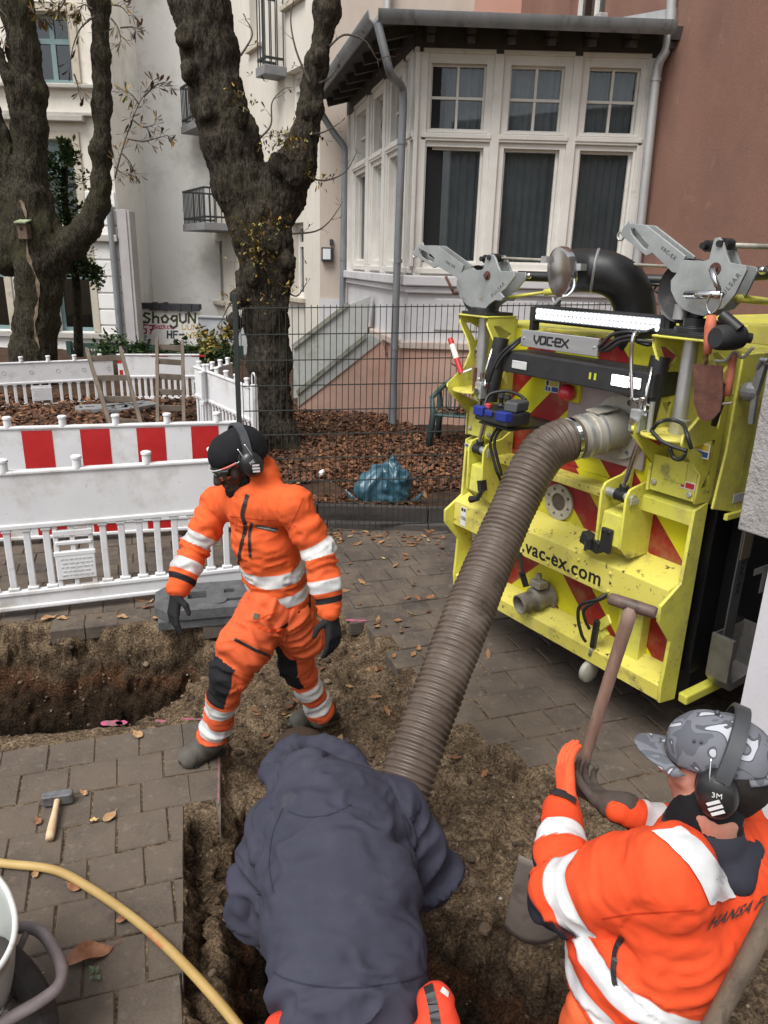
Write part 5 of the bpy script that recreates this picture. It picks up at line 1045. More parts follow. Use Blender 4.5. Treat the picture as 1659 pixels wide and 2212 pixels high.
# ---- hammer on the paving
def hammer():
    a, c = gz(125, 1722, .035), gz(107, 1812, .022); t = thing('club_hammer', 'club hammer with a pale wooden handle lying on the paving', 'hammer', (a.x, a.y, 0)); d = (c - a).normalized(); sd = Vector((-d.y, d.x, 0)).normalized()
    b = MB(); u, v = sd, Vector((0, 0, 1)); pr = [(-.062, -.016), (-.05, -.021), (-.02, -.021), (.02, -.021), (.05, -.021), (.062, -.016), (.062, .016), (.05, .021), (-.05, .021), (-.062, .016)]
    b.prism(pr, (a + d * .002, u, d, v), -.024, .022); b.build('head', mat('steel_worn', (.10, .10, .105), .5, .55, col2=(.26, .26, .27), vs=14, dirt=[((.20, .18, .16), 12, .55, .7)]), t, bevel=.004)
    L = (c - a).length; P = [a - d * .028 + d * (L + .028) * i / 10 for i in range(11)]; b = MB(); b.tube(P, [.012, .012, .0125, .012, .0125, .0135, .015, .0165, .0175, .018, .016], 12); b.build('handle', mat('handle_pale_wood', (.52, .37, .21), .6, col2=(.62, .47, .30), vs=4, stretch=(1, 8, 1), dirt=[((.30, .20, .12), 12, .60, .8)]), t, smooth=True)
hammer()
# ---- yellow pipe
P = spline([gz(-900, 1990, .022), gz(-500, 1920, .022), gz(-160, 1868, .022), gz(-60, 1858, .022), gz(15, 1866, .022), gz(120, 1880, .022), gz(205, 1925, .022), gz(290, 1985, .022), gz(365, 2050, .03), gz(440, 2128, .03), gz(505, 2205, .02), gz(550, 2270, -.03), gz(590, 2340, -.1)], 10)
b = MB(); b.tube(P, .0162, 14)
my = mat('pipe_yellow', (.36, .235, .075), .55, col2=(.46, .32, .12), vs=5, dirt=[((.30, .19, .09), 9, .55, .72), ((.55, .12, .06), 2.2, .66, .72)], spec=.4)
tag(b.build('yellow_pipe', my, smooth=True), 'dirty yellow plastic pipe curving over the paving edge into the pit', 'pipe')
# ---- wheelbarrow entering at the lower left
def wheelbarrow():
    m_t = mat('handle_brown', (.15, .12, .12), .6, .2, col2=(.25, .215, .21), vs=9, vdet=8, dirt=[((.48, .45, .43), 14, .60, .66), ((.06, .045, .04), 7, .58, .72)], bump=.2, bs=60); m_g = mat('tray_galvanised', (.46, .49, .46), .45, .4, col2=(.56, .58, .55), vs=4, dirt=[((.30, .29, .26), 6, .6, .78)])
    z = .30; t = thing('wheelbarrow', 'galvanised wheelbarrow with a worn brown tubular frame, cut by the left edge of the picture', 'wheelbarrow', gz(-80, 2160, 0))
    P = spline([gz(-120, 2020, z), gz(0, 2012, z), gz(50, 2003, z), gz(90, 2015, z), gz(122, 2062, z), gz(134, 2098, z), gz(126, 2130, z), gz(90, 2160, z), gz(30, 2195, z), gz(-60, 2250, z)], 7); b = MB(); b.tube(P, .0175, 14); b.build('frame', m_t, t, smooth=True)
    zr = .50; rim = [(-190, 1850), (-90, 1858), (-30, 1875), (6, 1910), (24, 1945), (33, 1985), (30, 2025), (17, 2060), (-4, 2092), (-40, 2125), (-130, 2160), (-240, 2150), (-300, 2020), (-270, 1900)]
    R = [gz(x, y, zr) for x, y in rim]; R = spline(R + [R[0]], 5)[:-1]; n = len(R); c = sum(R, Vector()) / n; vs = []; 
    for k, (s, h) in enumerate(((1.0, 0), (.985, .0), (.94, -.05), (.84, -.14), (.74, -.20), (.60, -.23), (.3, -.235))): vs += [c + (p - c) * s + Vector((0, 0, h)) for p in R]
    b = MB(); b.add(vs, [(k * n + i, k * n + (i + 1) % n, (k + 1) * n + (i + 1) % n, (k + 1) * n + i) for k in range(6) for i in range(n)] + [tuple(6 * n + i for i in range(n))]); tr = b.build('tray', m_g, t, smooth=True); sol = tr.modifiers.new('s', 'SOLIDIFY'); sol.thickness = .004
    b = MB(); b.tube(R, .0085, 8, closed=True); b.build('rim', mat('rim_pale', (.60, .62, .59), .5, .2, col2=(.68, .69, .66), vs=14, dirt=[((.35, .34, .31), 22, .58, .7)]), tr, smooth=True)
    wc = gz(20, 2150, .17); ax = Vector((.55, 1, 0)).normalized(); b = MB(); b.lathe([(.10, -.035), (.165, -.04), (.19, -.022), (.195, 0), (.19, .022), (.165, .04), (.10, .035)], wc, axis=ax, n=28); w = b.build('wheel', mat('tyre', (.016, .015, .015), .85, col2=(.05, .04, .035), vs=9), t, smooth=40)
    b = MB(); b.lathe([(.02, -.05), (.03, -.03), (.095, -.02), (.095, .02), (.03, .03), (.02, .05)], wc, axis=ax, n=18); b.build('rim', m_g, w, smooth=40)
    b = MB(); b.tube([gz(10, 2190, z), wc + ax * .05 + Vector((0, 0, .0))], .01, 8); b.tube([gz(60, 2008, z), wc - ax * .05], .01, 8); b.build('axle_bracket', m_t, t)
wheelbarrow()
# ================================================================== VACUUM EXCAVATOR TRUCK (x across the tail from its right corner, y out of the tail, z up)
TD, TN, TP = Vector((-.56115508, .82771068, 0)), Vector((-.82771068, -.56115508, 0)), Vector((1.33898445, 3.05228012, 0))
TM = frameM(TP, TD, TN, (0, 0, 1)); TI = TM.inverted()
def tl(x, y, v=0.0): return TI @ gp(x, y, TP + TN * v, TN)           # picture place -> truck coordinates on the plane y = v
def Zf(x0, y0): return lambda x, y, v=0.0: tl((x0 + x * .24111) * .9551, (y0 + y * .24111) * .9551, v)
K1, K2, K3, K4, K5, K6 = Zf(1000, 680), Zf(1337, 500), Zf(1337, 880), Zf(1337, 1250), Zf(1000, 1050), Zf(900, 530)
m_yel = mat('paint_yellow', (.58, .555, .075), .42, col2=(.65, .625, .11), vs=3, vdet=7, dirt=[((.36, .31, .12), 3.5, .48, .72), ((.20, .165, .085), 9, .58, .72), ((.06, .048, .03), 34, .635, .68)], spec=.5, bump=.06, bs=30)
m_yeld = mat('paint_yellow_worn', (.58, .515, .085), .5, col2=(.64, .575, .13), vs=4, dirt=[((.26, .21, .08), 7, .54, .72), ((.05, .04, .03), 26, .60, .65)], bump=.1, bs=40)
m_blk = mat('paint_black', (.010, .010, .011), .45, col2=(.022, .022, .022), vs=5, dirt=[((.09, .08, .07), 6, .60, .80)])
m_blkm = mat('panel_black', (.006, .006, .007), .35, dirt=[((.03, .028, .025), 4, .58, .8)])
m_stl = mat('steel', (.42, .43, .43), .38, .75, col2=(.55, .56, .56), vs=7, dirt=[((.20, .16, .12), 8, .60, .75)])
m_stlg = mat('steel_zinc', (.30, .32, .32), .45, .5, col2=(.42, .44, .43), vs=6, vdet=7, dirt=[((.22, .13, .07), 9, .64, .74), ((.28, .29, .28), 4, .55, .7)])
m_chr = mat('chrome', (.62, .62, .63), .16, 1.0)
m_alu = mat('alu_dull', (.36, .34, .29), .55, .35, col2=(.47, .45, .39), vs=8, vdet=8, dirt=[((.20, .165, .11), 5, .50, .70)], bump=.12, bs=50)
m_rub = mat('hose_black', (.010, .010, .011), .5, col2=(.02, .02, .02), vs=20)
m_rust = mat('rusty', (.075, .030, .022), .85, .2, col2=(.15, .062, .042), vs=14, vdet=9, dirt=[((.06, .05, .045), 9, .55, .7)], bump=.3, bs=70)
def chevron_mat():
    m = bpy.data.materials.new('chevron'); m.use_nodes = True; N, L = nodes_of(m); b = N['Principled BSDF']; b.inputs['Roughness'].default_value = .38
    tc = N.new('ShaderNodeTexCoord'); sx = N.new('ShaderNodeSeparateXYZ'); L.new(tc.outputs['Object'], sx.inputs[0])
    def M_(op, a, b_=None, c=None):
        n = N.new('ShaderNodeMath'); n.operation = op
        for i, q in enumerate((a, b_, c)):
            if q is None: continue
            if isinstance(q, (int, float)): n.inputs[i].default_value = q
            else: L.new(q, n.inputs[i])
        return n.outputs[0]
    g = M_('ADD', sx.outputs[2], M_('ABSOLUTE', M_('SUBTRACT', sx.outputs[0], .86))); fr = M_('FRACT', M_('DIVIDE', M_('SUBTRACT', g, .748 - .41 * 4), .41)); st = M_('LESS_THAN', fr, .495)
    mx = N.new('ShaderNodeMix'); mx.data_type = 'RGBA'; mx.inputs[6].default_value = (.64, .60, .02, 1); mx.inputs[7].default_value = (.27, .012, .014, 1); L.new(st, mx.inputs[0])
    nz = N.new('ShaderNodeTexNoise'); nz.inputs['Scale'].default_value = 6; nz.inputs['Detail'].default_value = 9; nz.inputs['Roughness'].default_value = .7; L.new(tc.outputs['Object'], nz.inputs['Vector']); mr = N.new('ShaderNodeMapRange'); mr.inputs[1].default_value = .50; mr.inputs[2].default_value = .75; mr.inputs[4].default_value = .6; L.new(nz.outputs['Fac'], mr.inputs[0])
    m2 = N.new('ShaderNodeMix'); m2.data_type = 'RGBA'; m2.inputs[7].default_value = (.30, .24, .10, 1); L.new(mx.outputs[2], m2.inputs[6]); L.new(mr.outputs[0], m2.inputs[0]); L.new(m2.outputs[2], b.inputs['Base Color']); MATS['chevron'] = m; return m
m_chev = chevron_mat()
truck = thing('suction_excavator_truck', 'yellow suction excavator truck backed up to the dig, tail covered in red chevrons, lamps lit', 'truck', TP, rot=TM.to_3x3())
AX, AY, AZ = Vector((1, 0, 0)), Vector((0, 1, 0)), Vector((0, 0, 1))
def part(nm, fn, m=m_yel, par=None, bv=.004, sm=False):
    b = MB(); fn(b); return b.build(nm, m, par or truck, local=True, bevel=bv, smooth=sm)
def plate(nm, outs, t, Fm, m, par=None, bv=.0, sm=False):
    me = curve_mesh(outs, t); me.transform(Fm); bm = bmesh.new(); bm.from_mesh(me); bmesh.ops.remove_doubles(bm, verts=bm.verts, dist=1e-5); bm.to_mesh(me); bm.free(); return link_mesh(nm, me, m, par or truck, local=True, bevel=bv)
def UZ(v): return frameM((0, v, 0), AX, AZ, -AY)                      # (x, z) outline on the plane y = v
def VZ(u): return frameM((u, 0, 0), AY, AZ, AX)                       # (y, z) outline on the plane x = u
W_ = 1.535
# tail panel with the chevrons, frame round it
tail = part('tail_door', lambda b: (b.box((.03, -.13, .34), (W_ - .03, -.10, 1.262)), b.box((.27, -.15, 1.262), (1.36, -.12, 1.93))), m_chev, bv=0)
side = [(0, 1.27), (.01, .93), (.135, .848), (.133, .772), (.024, .645), (.03, .48), (.036, .41), (.026, .32), (-.09, .305), (-.09, 1.30)]
for u in (.0, W_): plate('side_plate', [side], .018, VZ(u), m_yel, bv=.003)
def bars(b):
    F = ((.01, 0, 0), AY, AZ, AX); L = W_ - .02
    b.prism([(-.10, .455), (.030, .405), (.026, .325), (-.10, .315)], F, 0, L)
part('bottom_rail', bars, m_yeld)
part('middle_rail', lambda b: b.prism([(-.10, .965), (.07, .902), (.07, .752), (-.10, .70)], ((.01, 0, 0), AY, AZ, AX), 0, W_ - .02), m_yeld)
part('upper_rail', lambda b: b.box((.40, -.10, 1.195), (1.25, .005, 1.238)), m_yeld)
for a, c in ((.010, .27), (1.38, W_ - .01)): part('hinge_rail', lambda b: b.prism([(-.10, 1.292), (.0, 1.266), (.0, 1.196), (-.10, 1.196)], ((a, 0, 0), AY, AZ, AX), 0, c - a))
for k in range(8):                                                   # bolts on the middle rail
    q = (.33 + .2 * (k % 4), .072, .868 if k < 4 else .775); part('bolt', lambda b: b.lathe([(.008, 0), (.008, .004), (.005, .007)], q, axis=AY, n=8), m_yeld, bv=0, sm=40)
t = text_mesh('www.vac-ex.com', .108, .003, 1.06, .0016); t.transform(frameM((.775, .0705, .812), -AX, AZ, AY)); link_mesh('lettering', t, mat('letter_black', (.012, .012, .014), .5), truck, local=True)
# clevis boxes that carry the rams
def clevis(u0, u1):
    part('ram_bracket', lambda b: (b.prism([(-.10, 1.20), (.095, 1.17), (.105, 1.02), (.04, .965), (-.10, .965)], ((u0 + .012, 0, 0), AY, AZ, AX), 0, u1 - u0 - .024)), m_yel)
    ck = [(-.10, .96), (.045, .96), (.112, 1.02), (.115, 1.27), (.095, 1.305), (.06, 1.315), (-.02, 1.33), (-.10, 1.38)]
    for u in (u0, u1): plate('cheek_plate', [ck], .014, VZ(u), m_yel, bv=.003)
    part('pin', lambda b: b.cyl((u0 - .02, .075, 1.262), (u1 + .02, .075, 1.262), .021, n=16), m_stl, bv=0, sm=40)
    part('pin_keeper', lambda b: b.box((u0 - .022, .04, 1.235), (u0 - .014, .10, 1.262)), m_alu)
clevis(.27, .41); clevis(1.25, 1.375)
# rams
def ram(pb, pt, ptop):
    rod = part('ram', lambda b: b.cyl(pb, pt, .0155, n=16), m_chr, bv=0, sm=40); d = (pt - pb).normalized()
    part('ram_barrel', lambda b: b.cyl(pt, ptop, .043, n=20), m_blk, rod, bv=0, sm=40); part('rod_eye', lambda b: (b.cyl(pb - AX * .025, pb + AX * .025, .03, n=14), b.cyl(pb, pb + d * .05, .023, n=12)), m_blk, rod, bv=0, sm=40)
    return d
ram(Vector((.325, .075, 1.262)), K3(485, 400, .06), K2(655, 1270, .02)); ram(Vector((1.335, .075, 1.262)), K1(447, 940, .06), K1(555, 350, .02))
def valve(c, sz):
    v = part('valve_block', lambda b: b.box(c - Vector(sz) / 2, c + Vector(sz) / 2), m_stlg, bv=.004)
    part('fitting', lambda b: (b.cyl(c + Vector((0, sz[1] / 2, 0)), c + Vector((0, sz[1] / 2 + .02, 0)), .016, n=8), b.cyl(c + AZ * sz[2] / 2, c + AZ * (sz[2] / 2 + .05), .011, n=8), b.cyl(c - AZ * sz[2] / 2, c - AZ * (sz[2] / 2 + .035), .013, n=8), b.cyl(c - AX * sz[0] / 2 + AZ * .03, c - AX * (sz[0] / 2 + .02) + AZ * .03, .012, n=8)), m_chr, v, bv=0, sm=40)
valve(K3(440, 295, .12), (.055, .05, .10)); valve(K1(365, 840, .12), (.05, .05, .09))
part('hydraulic_pipe', lambda b: (b.tube(spline([K2(440, 1040, .1), K2(395, 1090, .13), K2(375, 1300, .13), K2(385, 1640, .13), K3(380, 80, .13), K3(410, 105, .12), K3(500, 90, .12)], 6), .009, 8), b.tube([K2(575, 1370, .1), K2(515, 1640, .12), K3(500, 200, .12)], .007, 8)), m_chr, bv=0, sm=True)
part('hydraulic_pipe', lambda b: b.tube([K1(470, 450, .1), K1(410, 660, .12), K1(400, 780, .12)], .007, 8), m_chr, bv=0, sm=True)
# davit pillars
def pillar(u0, u1, flip):
    pr = [(-.10, 1.30), (.004, 1.30), (.006, 1.43), (.10, 1.52), (.165, 1.575), (.165, 1.612), (.05, 1.70), (.012, 1.78), (.03, 1.84), (.10, 1.95), (.105, 1.985), (-.10, 1.985)]
    h1 = [(-.075, 1.90), (.02, 1.945), (.06, 1.945), (-.02, 1.84)]; h2 = circ(-.04, 1.775, .026, 14, ry=.042); h3 = [(-.07, 1.62), (-.005, 1.70), (-.07, 1.70)]; h4 = [(-.06, 1.49), (.09, 1.56), (-.06, 1.58)]; h5 = [(-.06, 1.37), (-.015, 1.37), (-.06, 1.45)]
    for u in (u0, u1): plate('pillar_plate', [pr, h1, h2, h3, h4, h5], .014, VZ(u), m_yel, bv=.002)
    part('back_plate', lambda b: b.box((u0, -.125, 1.31), (u1, -.105, 1.98))); part('front_plate', lambda b: (b.box((u0 + .008, -.01, 1.305), (u1 - .008, .0, 1.47)), b.box((u0 + .06, -.0005, 1.37), (u1 - .07, .005, 1.465))))
    for a, z in ((u0 + .03, 1.335), (u1 - .03, 1.345)): part('bolt', lambda b: b.lathe([(.014, 0), (.014, .008), (.009, .012)], (a, 0, z), axis=AY, n=8), m_alu, bv=0, sm=40)
    um = (u0 + u1) / 2; tr = [(u0 + .007, -.05), (u0 + .007, .10)] + [(um + (u0 - um) * .94 * math.cos(a), .10 + .085 * math.sin(a)) for a in np.linspace(.1, PI - .1, 9)] + [(u1 - .007, .10), (u1 - .007, -.05)]
    part('tray', lambda b: b.prism(tr, ((0, 0, 1.578), AX, AY, AZ), 0, .012), m_yeld); part('top_plate', lambda b: b.box((u0 - .01, -.11, 1.986), (u1 + .01, .11, 1.996)))
    part('davit_base', lambda b: (b.box((u0 + .01, -.09, 1.997), (u1 - .01, .10, 2.012)), b.lathe([(.075, 2.012), (.075, 2.035), (.045, 2.037), (.045, 2.07)], (um, .02, 0), n=20)), m_blk, bv=.002, sm=40)
    part('davit_post', lambda b: b.lathe([(.040, 1.591), (.040, 1.625), (.044, 1.63), (.044, 1.65), (.032, 1.655), (.032, 1.985)], (um, .02, 0), n=20), m_stl, bv=0, sm=40)
    part('locking_pin', lambda b: (b.cyl((u1 - .05 if not flip else u0 + .05, .12, 1.592), (u1 - .05 if not flip else u0 + .05, .12, 1.72), .011, n=12), b.cyl((u1 - .05, .12, 1.70), (u1 + .06, .10, 1.715), .005, n=8)), m_rust if flip else m_stl, bv=0, sm=40)
pillar(.0, .245, False); pillar(1.305, W_, True)
# davit heads
def davit(K, disc, arm, hole, pin, ears, ux, txt, arm_txt):
    o = [(K(*q, .03).x, K(*q, .03).z) for q in disc]
    hd = plate('davit_head', [o], .012, UZ(.062), m_stlg, bv=.002); plate('rear_plate', [[(a + .012, b - .004) for a, b in o]], .012, UZ(-.03), m_stlg, hd, bv=.002)
    a_ = [(K(*q, .02).x, K(*q, .02).z) for q in arm]; h_ = [(K(*q, .02).x, K(*q, .02).z) for q in hole]
    ar = plate('davit_arm', [a_, h_], .012, UZ(.045), m_stlg, hd, bv=.002); plate('rear_arm', [a_, h_], .012, UZ(-.015), m_stlg, hd, bv=.002)
    e = K(*arm[0], .02); 
    part('arm_edge', lambda b: b.bar(K(*arm[0], .015), K(*arm[2], .015), .05, .012, hint=(0, 1, 0)), m_stlg, hd); part('ring', lambda b: b.tube([e + Vector((.02 + .018 * math.cos(t), .0, .018 * math.sin(t) - .005)) for t in [i * PI / 6 for i in range(12)]], .005, 6, closed=True), m_stl, hd, bv=0, sm=True)
    p = K(*pin, .03); part('pivot_bolt', lambda b: (b.cyl(p - AY * .06, p + AY * .055, .014, n=10), b.lathe([(.024, .036), (.024, .042)], p, axis=AY, n=14)), m_rust, hd, bv=0, sm=40)
    for q in ears: s = K(*q, .03); part('pulley_pin', lambda b: (b.cyl(s - AY * .055, s + AY * .048, .013, n=10), b.cyl(s - AY * .03, s + AY * .02, .022, n=14)), m_blk, hd, bv=0, sm=40)
    c = K(*ux, .0); part('sheave', lambda b: b.lathe([(.118, -.012), (.128, -.02), (.13, -.018), (.118, 0), (.13, .018), (.128, .02), (.118, .012)], c, axis=AY, n=36), m_blk, hd, bv=0, sm=40)
    part('post_sleeve', lambda b: b.cyl((c.x, .02, 2.06), (c.x, .02, c.z - .05), .03, n=14), m_stl, hd, bv=0, sm=40)
    for tx, (q0, q1), s in ((txt[0], txt[1:], .028), (arm_txt[0], arm_txt[1:], .022)):
        a, b_ = K(*q0, .03), K(*q1, .03); d = (b_ - a).normalized(); mt = text_mesh(tx, s, .002, 1.25); mt.transform(frameM((a + b_) / 2 + AY * (.0685 - .03 if tx == 'PULSAR' else .052 - .03), d, Vector((-d.z, 0, d.x)) if d.x < 0 and False else AY.cross(d), AY)); link_mesh('lettering', mt, mat('letter_cut', (.10, .10, .10), .6), hd, local=True)
davit(K6, [(632, 372), (600, 430), (598, 500), (628, 590), (690, 660), (770, 700), (868, 700), (905, 655), (958, 618), (1020, 622), (1042, 590), (1010, 545), (1060, 510), (1148, 395), (1136, 348), (1010, 346), (985, 290), (965, 225), (940, 188), (895, 186), (872, 222), (852, 318), (828, 336), (775, 336), (745, 312), (705, 330), (660, 345)],
      [(178, 182), (205, 122), (245, 104), (400, 106), (655, 292), (612, 425), (585, 405), (412, 300), (372, 316)], [(232, 132), (262, 142), (305, 168), (350, 190), (382, 222), (378, 250), (355, 272), (245, 200)], (890, 388), [(840, 232), (910, 220)], (760, 520), ('PULSAR', (915, 600), (1065, 440)), ('VAC-EX', (450, 240), (590, 325)))
davit(K2, [(892, 385), (870, 470), (800, 560), (800, 650), (850, 760), (920, 830), (1010, 868), (1110, 890), (1180, 850), (1285, 820), (1345, 755), (1400, 690), (1512, 462), (1500, 420), (1352, 392), (1318, 300), (1292, 200), (1255, 155), (1210, 165), (1188, 240), (1160, 360), (1110, 378), (1050, 372), (1000, 372), (930, 366)],
      [(315, 128), (345, 60), (395, 24), (560, 40), (930, 330), (850, 490), (800, 480), (615, 300), (560, 330)], [(415, 70), (450, 70), (500, 130), (570, 190), (585, 230), (560, 270), (520, 240), (470, 180), (420, 120)], (1220, 450), [(1110, 235), (1265, 215)], (900, 660), ('PULSAR', (1280, 700), (1430, 520)), ('VAC-EX', (680, 240), (830, 360)))
part('crank_handle', lambda b: (b.cyl(K2(890, 690, .10), K2(1220, 690, .14), .016, n=12), b.cyl(K2(1200, 660, .14), K2(1130, 450, .14), .011, n=10), b.tube(spline([K2(1130, 670, .15), K2(1085, 780, .15), K2(1120, 870, .15), K2(1200, 800, .15), K2(1225, 680, .15)], 5), .004, 6)), m_chr, bv=0, sm=True)
part('crank_handle', lambda b: (b.cyl(K6(450, 400, .1), K6(515, 530, .1), .008, n=8), b.cyl(K6(515, 545, .1), K6(600, 550, .04), .011, n=8)), m_rust, bv=0, sm=True)
# hose neck and its plate
FC = Vector((.512, -.095, 1.53)); part('neck_plate', lambda b: b.box((.36, -.118, 1.345), (.86, -.098, 1.705)), mat('plate_pinkgrey', (.33, .275, .265), .6, .2, col2=(.40, .34, .33), vs=5, dirt=[((.22, .19, .17), 5, .56, .74)]))
hs0 = tl(1252, 944, .13); NL = (hs0 - FC).length; na = (hs0 - FC).normalized()
nk = part('suction_neck', lambda b: b.lathe([(.092, 0), (.098, .02), (.098, NL * .5), (.103, NL * .52), (.103, NL * .78), (.099, NL * .80), (.099, NL + .02)], FC, axis=na, n=32), m_alu, bv=0, sm=40)
fo = [(FC.x + .155 * math.cos(a) * (1 + .0 * math.cos(4 * a)), FC.z + .155 * math.sin(a)) for a in np.linspace(0, 2 * PI, 33)[:-1]]
plate('flange', [fo, *[circ(FC.x + .132 * math.cos(a), FC.z + .132 * math.sin(a), .014, 8) for a in (.6, 1.9, 2.9, 4.2, 5.3)]], .014, UZ(-.088), m_alu, nk, bv=.002)
part('clamp_lug', lambda b: (b.lathe([(.104, NL * .58), (.111, NL * .59), (.111, NL * .64), (.104, NL * .65)], FC, axis=na, n=32), b.lathe([(.101, NL * .9), (.106, NL * .905), (.106, NL * .98), (.101, NL * .985)], FC, axis=na, n=32)), m_stl, nk, bv=0, sm=40)
part('latch_plate', lambda b: b.bar(FC + na * .06 + AZ * .108, FC + na * .18 + AZ * .109, .10, .01, hint=(0, 0, 1)), m_alu, nk)
plate('blind_flange', [circ(.845, 1.058, .098, 30), circ(.845, 1.058, .049, 24), *[circ(.845 + .074 * math.cos(a), 1.058 + .074 * math.sin(a), .009, 8) for a in np.linspace(.3, 6.6, 9)[:-1]]], .018, UZ(-.092), m_alu, bv=.002)
part('flange_core', lambda b: b.cyl((.845, -.0995, 1.058), (.845, -.092, 1.058), .05, n=24), mat('core_brown', (.07, .055, .042), .7, .2, col2=(.12, .10, .08), vs=20), bv=0)
# drain valve
vc = Vector((.86, -.10, .505)); dv = part('drain_valve', lambda b: b.lathe([(.085, 0), (.085, .018), (.062, .022), (.062, .06), (.07, .07), (.07, .10), (.056, .11), (.056, .20), (.050, .20), (.048, .10)], vc, axis=Vector((.16, 1, -.16)), n=28), mat('valve_grimy', (.20, .18, .15), .6, .4, col2=(.34, .315, .27), vs=9, vdet=8, dirt=[((.09, .07, .05), 8, .5, .66)], bump=.2, bs=50), bv=0, sm=40)
part('valve_yoke', lambda b: (b.box((.82, -.05, .57), (.90, .02, .61)), b.cyl(vc + Vector((.02, .06, .06)), vc + Vector((.03, .06, .13)), .016, n=10)), MATS['valve_grimy'], dv); part('lever', lambda b: (b.bar(K5(790, 1150, .08), K5(745, 1010, .08), .035, .012), b.tube([K5(760, 1030, .08), K5(735, 900, .08), K5(690, 735, .08)], [.009, .012, .012], 8)), m_blk, dv, bv=0, sm=40)
# black work-lamp beam, lamps, name plate, light bar
bm0 = K1(640, 590, .1); part('lamp_beam', lambda b: b.prism([(1.165, 0.0), (1.165, .095), (1.13, .10), (.25, .10), (.225, .09), (.225, .0), (.24, -.11), (1.15, -.11)], ((0, 0, 1.725), AX, AY, AZ), 0, .108), mat('beam_black', (.012, .012, .014), .6, col2=(.022, .022, .024), vs=9, bump=.2, bs=120, dirt=[((.07, .07, .07), 4, .58, .8)]), bv=.006)
m_lit = mat('lamp_lit', (.9, .9, .9), .3, emit=((1, .98, .92), 2.2)); m_lens = mat('lamp_clear', (.60, .62, .62), .12, .3, col2=(.75, .77, .77), vs=22)
def lamp(p0, p1, m, v=.1005):
    r = part('work_lamp', lambda b: b.box((p1.x - .006, v - .01, p1.z - .006), (p0.x + .006, v + .001, p0.z + .006)), m_blk, bv=0); part('lens', lambda b: b.box((p1.x, v - .0, p1.z), (p0.x, v + .006, p0.z)), m, r, bv=.003)
a = K1(665, 555, .1); b_ = K1(795, 635, .1); lamp(Vector((a.x, 0, max(a.z, 1.79))), Vector((b_.x, 0, min(b_.z, 1.752))), m_lens); a, b_ = K2(205, 1420, .1), K2(355, 1500, .1); lamp(Vector((a.x, 0, 1.805)), Vector((b_.x, 0, 1.757)), m_lit); a, b_ = K2(375, 1440, .1), K2(468, 1510, .1); lamp(Vector((a.x, 0, 1.805)), Vector((b_.x, 0, 1.76)), m_lit)
part('tail_stripe', lambda b: [b.box((.56 - .03 * k, .1002, 1.765), (.572 - .03 * k, .1022, 1.795)) for k in range(2)], mat('sticker_lime', (.45, .5, .03), .5), bv=0)
pu1, pu0 = K1(740, 360, .06).x, K1(1465, 420, .06).x; zc = 1.905
npl = part('name_plate', lambda b: b.box((pu0, .045, zc - .042), (pu1, .062, zc + .042)), mat('brushed_alu', (.42, .43, .44), .38, .7, col2=(.50, .51, .52), vs=3, stretch=(1, 1, 12)), bv=.003)
w0 = (pu1 - pu0); X0 = pu1 - w0 * .19; sc = .036
VE = [[(0, 1), (0, .55), (.45, 0), (.9, .55), (.9, 1)], [(2.1, 0), (2.1, 1), (1.3, 1), (1.2, .9), (1.2, .1), (1.3, 0), (1.75, 0), (2.1, .35)], [(3.3, 1), (2.55, 1), (2.45, .9), (2.45, .1), (2.55, 0), (3.3, 0)], [(3.3, .5), (3.75, .5)], [(4.75, 0), (4.0, 0), (3.9, .1), (3.9, .9), (4.0, 1), (4.7, 1), (4.75, .9), (4.75, .5), (3.95, .5)], [(5.0, 1), (6.1, 0)], [(6.1, 1), (5.0, 0)]]
b = MB(); strokes(b, [[(p * .0375, q * sc) for p, q in ln] for ln in VE], .0095, (Vector((X0, .062, zc - sc / 2)), -AX, AZ, AY), 0, .0015); b.build('lettering', MATS['letter_black'], npl, local=True)
for u in (pu0 + .022, pu1 - .022): part('screw', lambda b: b.lathe([(.007, 0), (.007, .003), (.004, .004)], (u, .062, zc), axis=AY, n=10), m_stl, npl, bv=0, sm=40)
l0, l1 = K1(885, 130, .0), K2(655, 930, .0); lb = part('light_bar', lambda b: (b.prism([(-.05, 1.992), (-.012, 1.982), (.0, 1.99), (.0, 2.062), (-.012, 2.07), (-.05, 2.065)], ((l1.x - .02, 0, 0), AY, AZ, AX), 0, l0.x - l1.x + .04), b.box((l1.x - .045, -.05, 1.94), (l1.x - .022, .0, 2.075)), b.box((l0.x + .022, -.05, 1.94), (l0.x + .045, .0, 2.06))), m_blk, bv=.002)
part('reflector_strip', lambda b: b.box((l1.x, .0005, 1.998), (l0.x, .004, 2.055)), mat('led_white', (.42, .46, .48), .3), lb, bv=0)
def leds(b):
    n = 30
    for i in range(n):
        for r in (2.013, 2.040): b.lathe([(.0122, .003), (.0122, .0055), (.006, .0075)], (l1.x + (l0.x - l1.x) * (i + .5) / n, .001, r), axis=AY, n=10)
part('led_lens', leds, mat('led_core', (.9, .95, 1.0), .2, emit=((.90, .97, 1.0), .9)), lb, bv=0, sm=40)
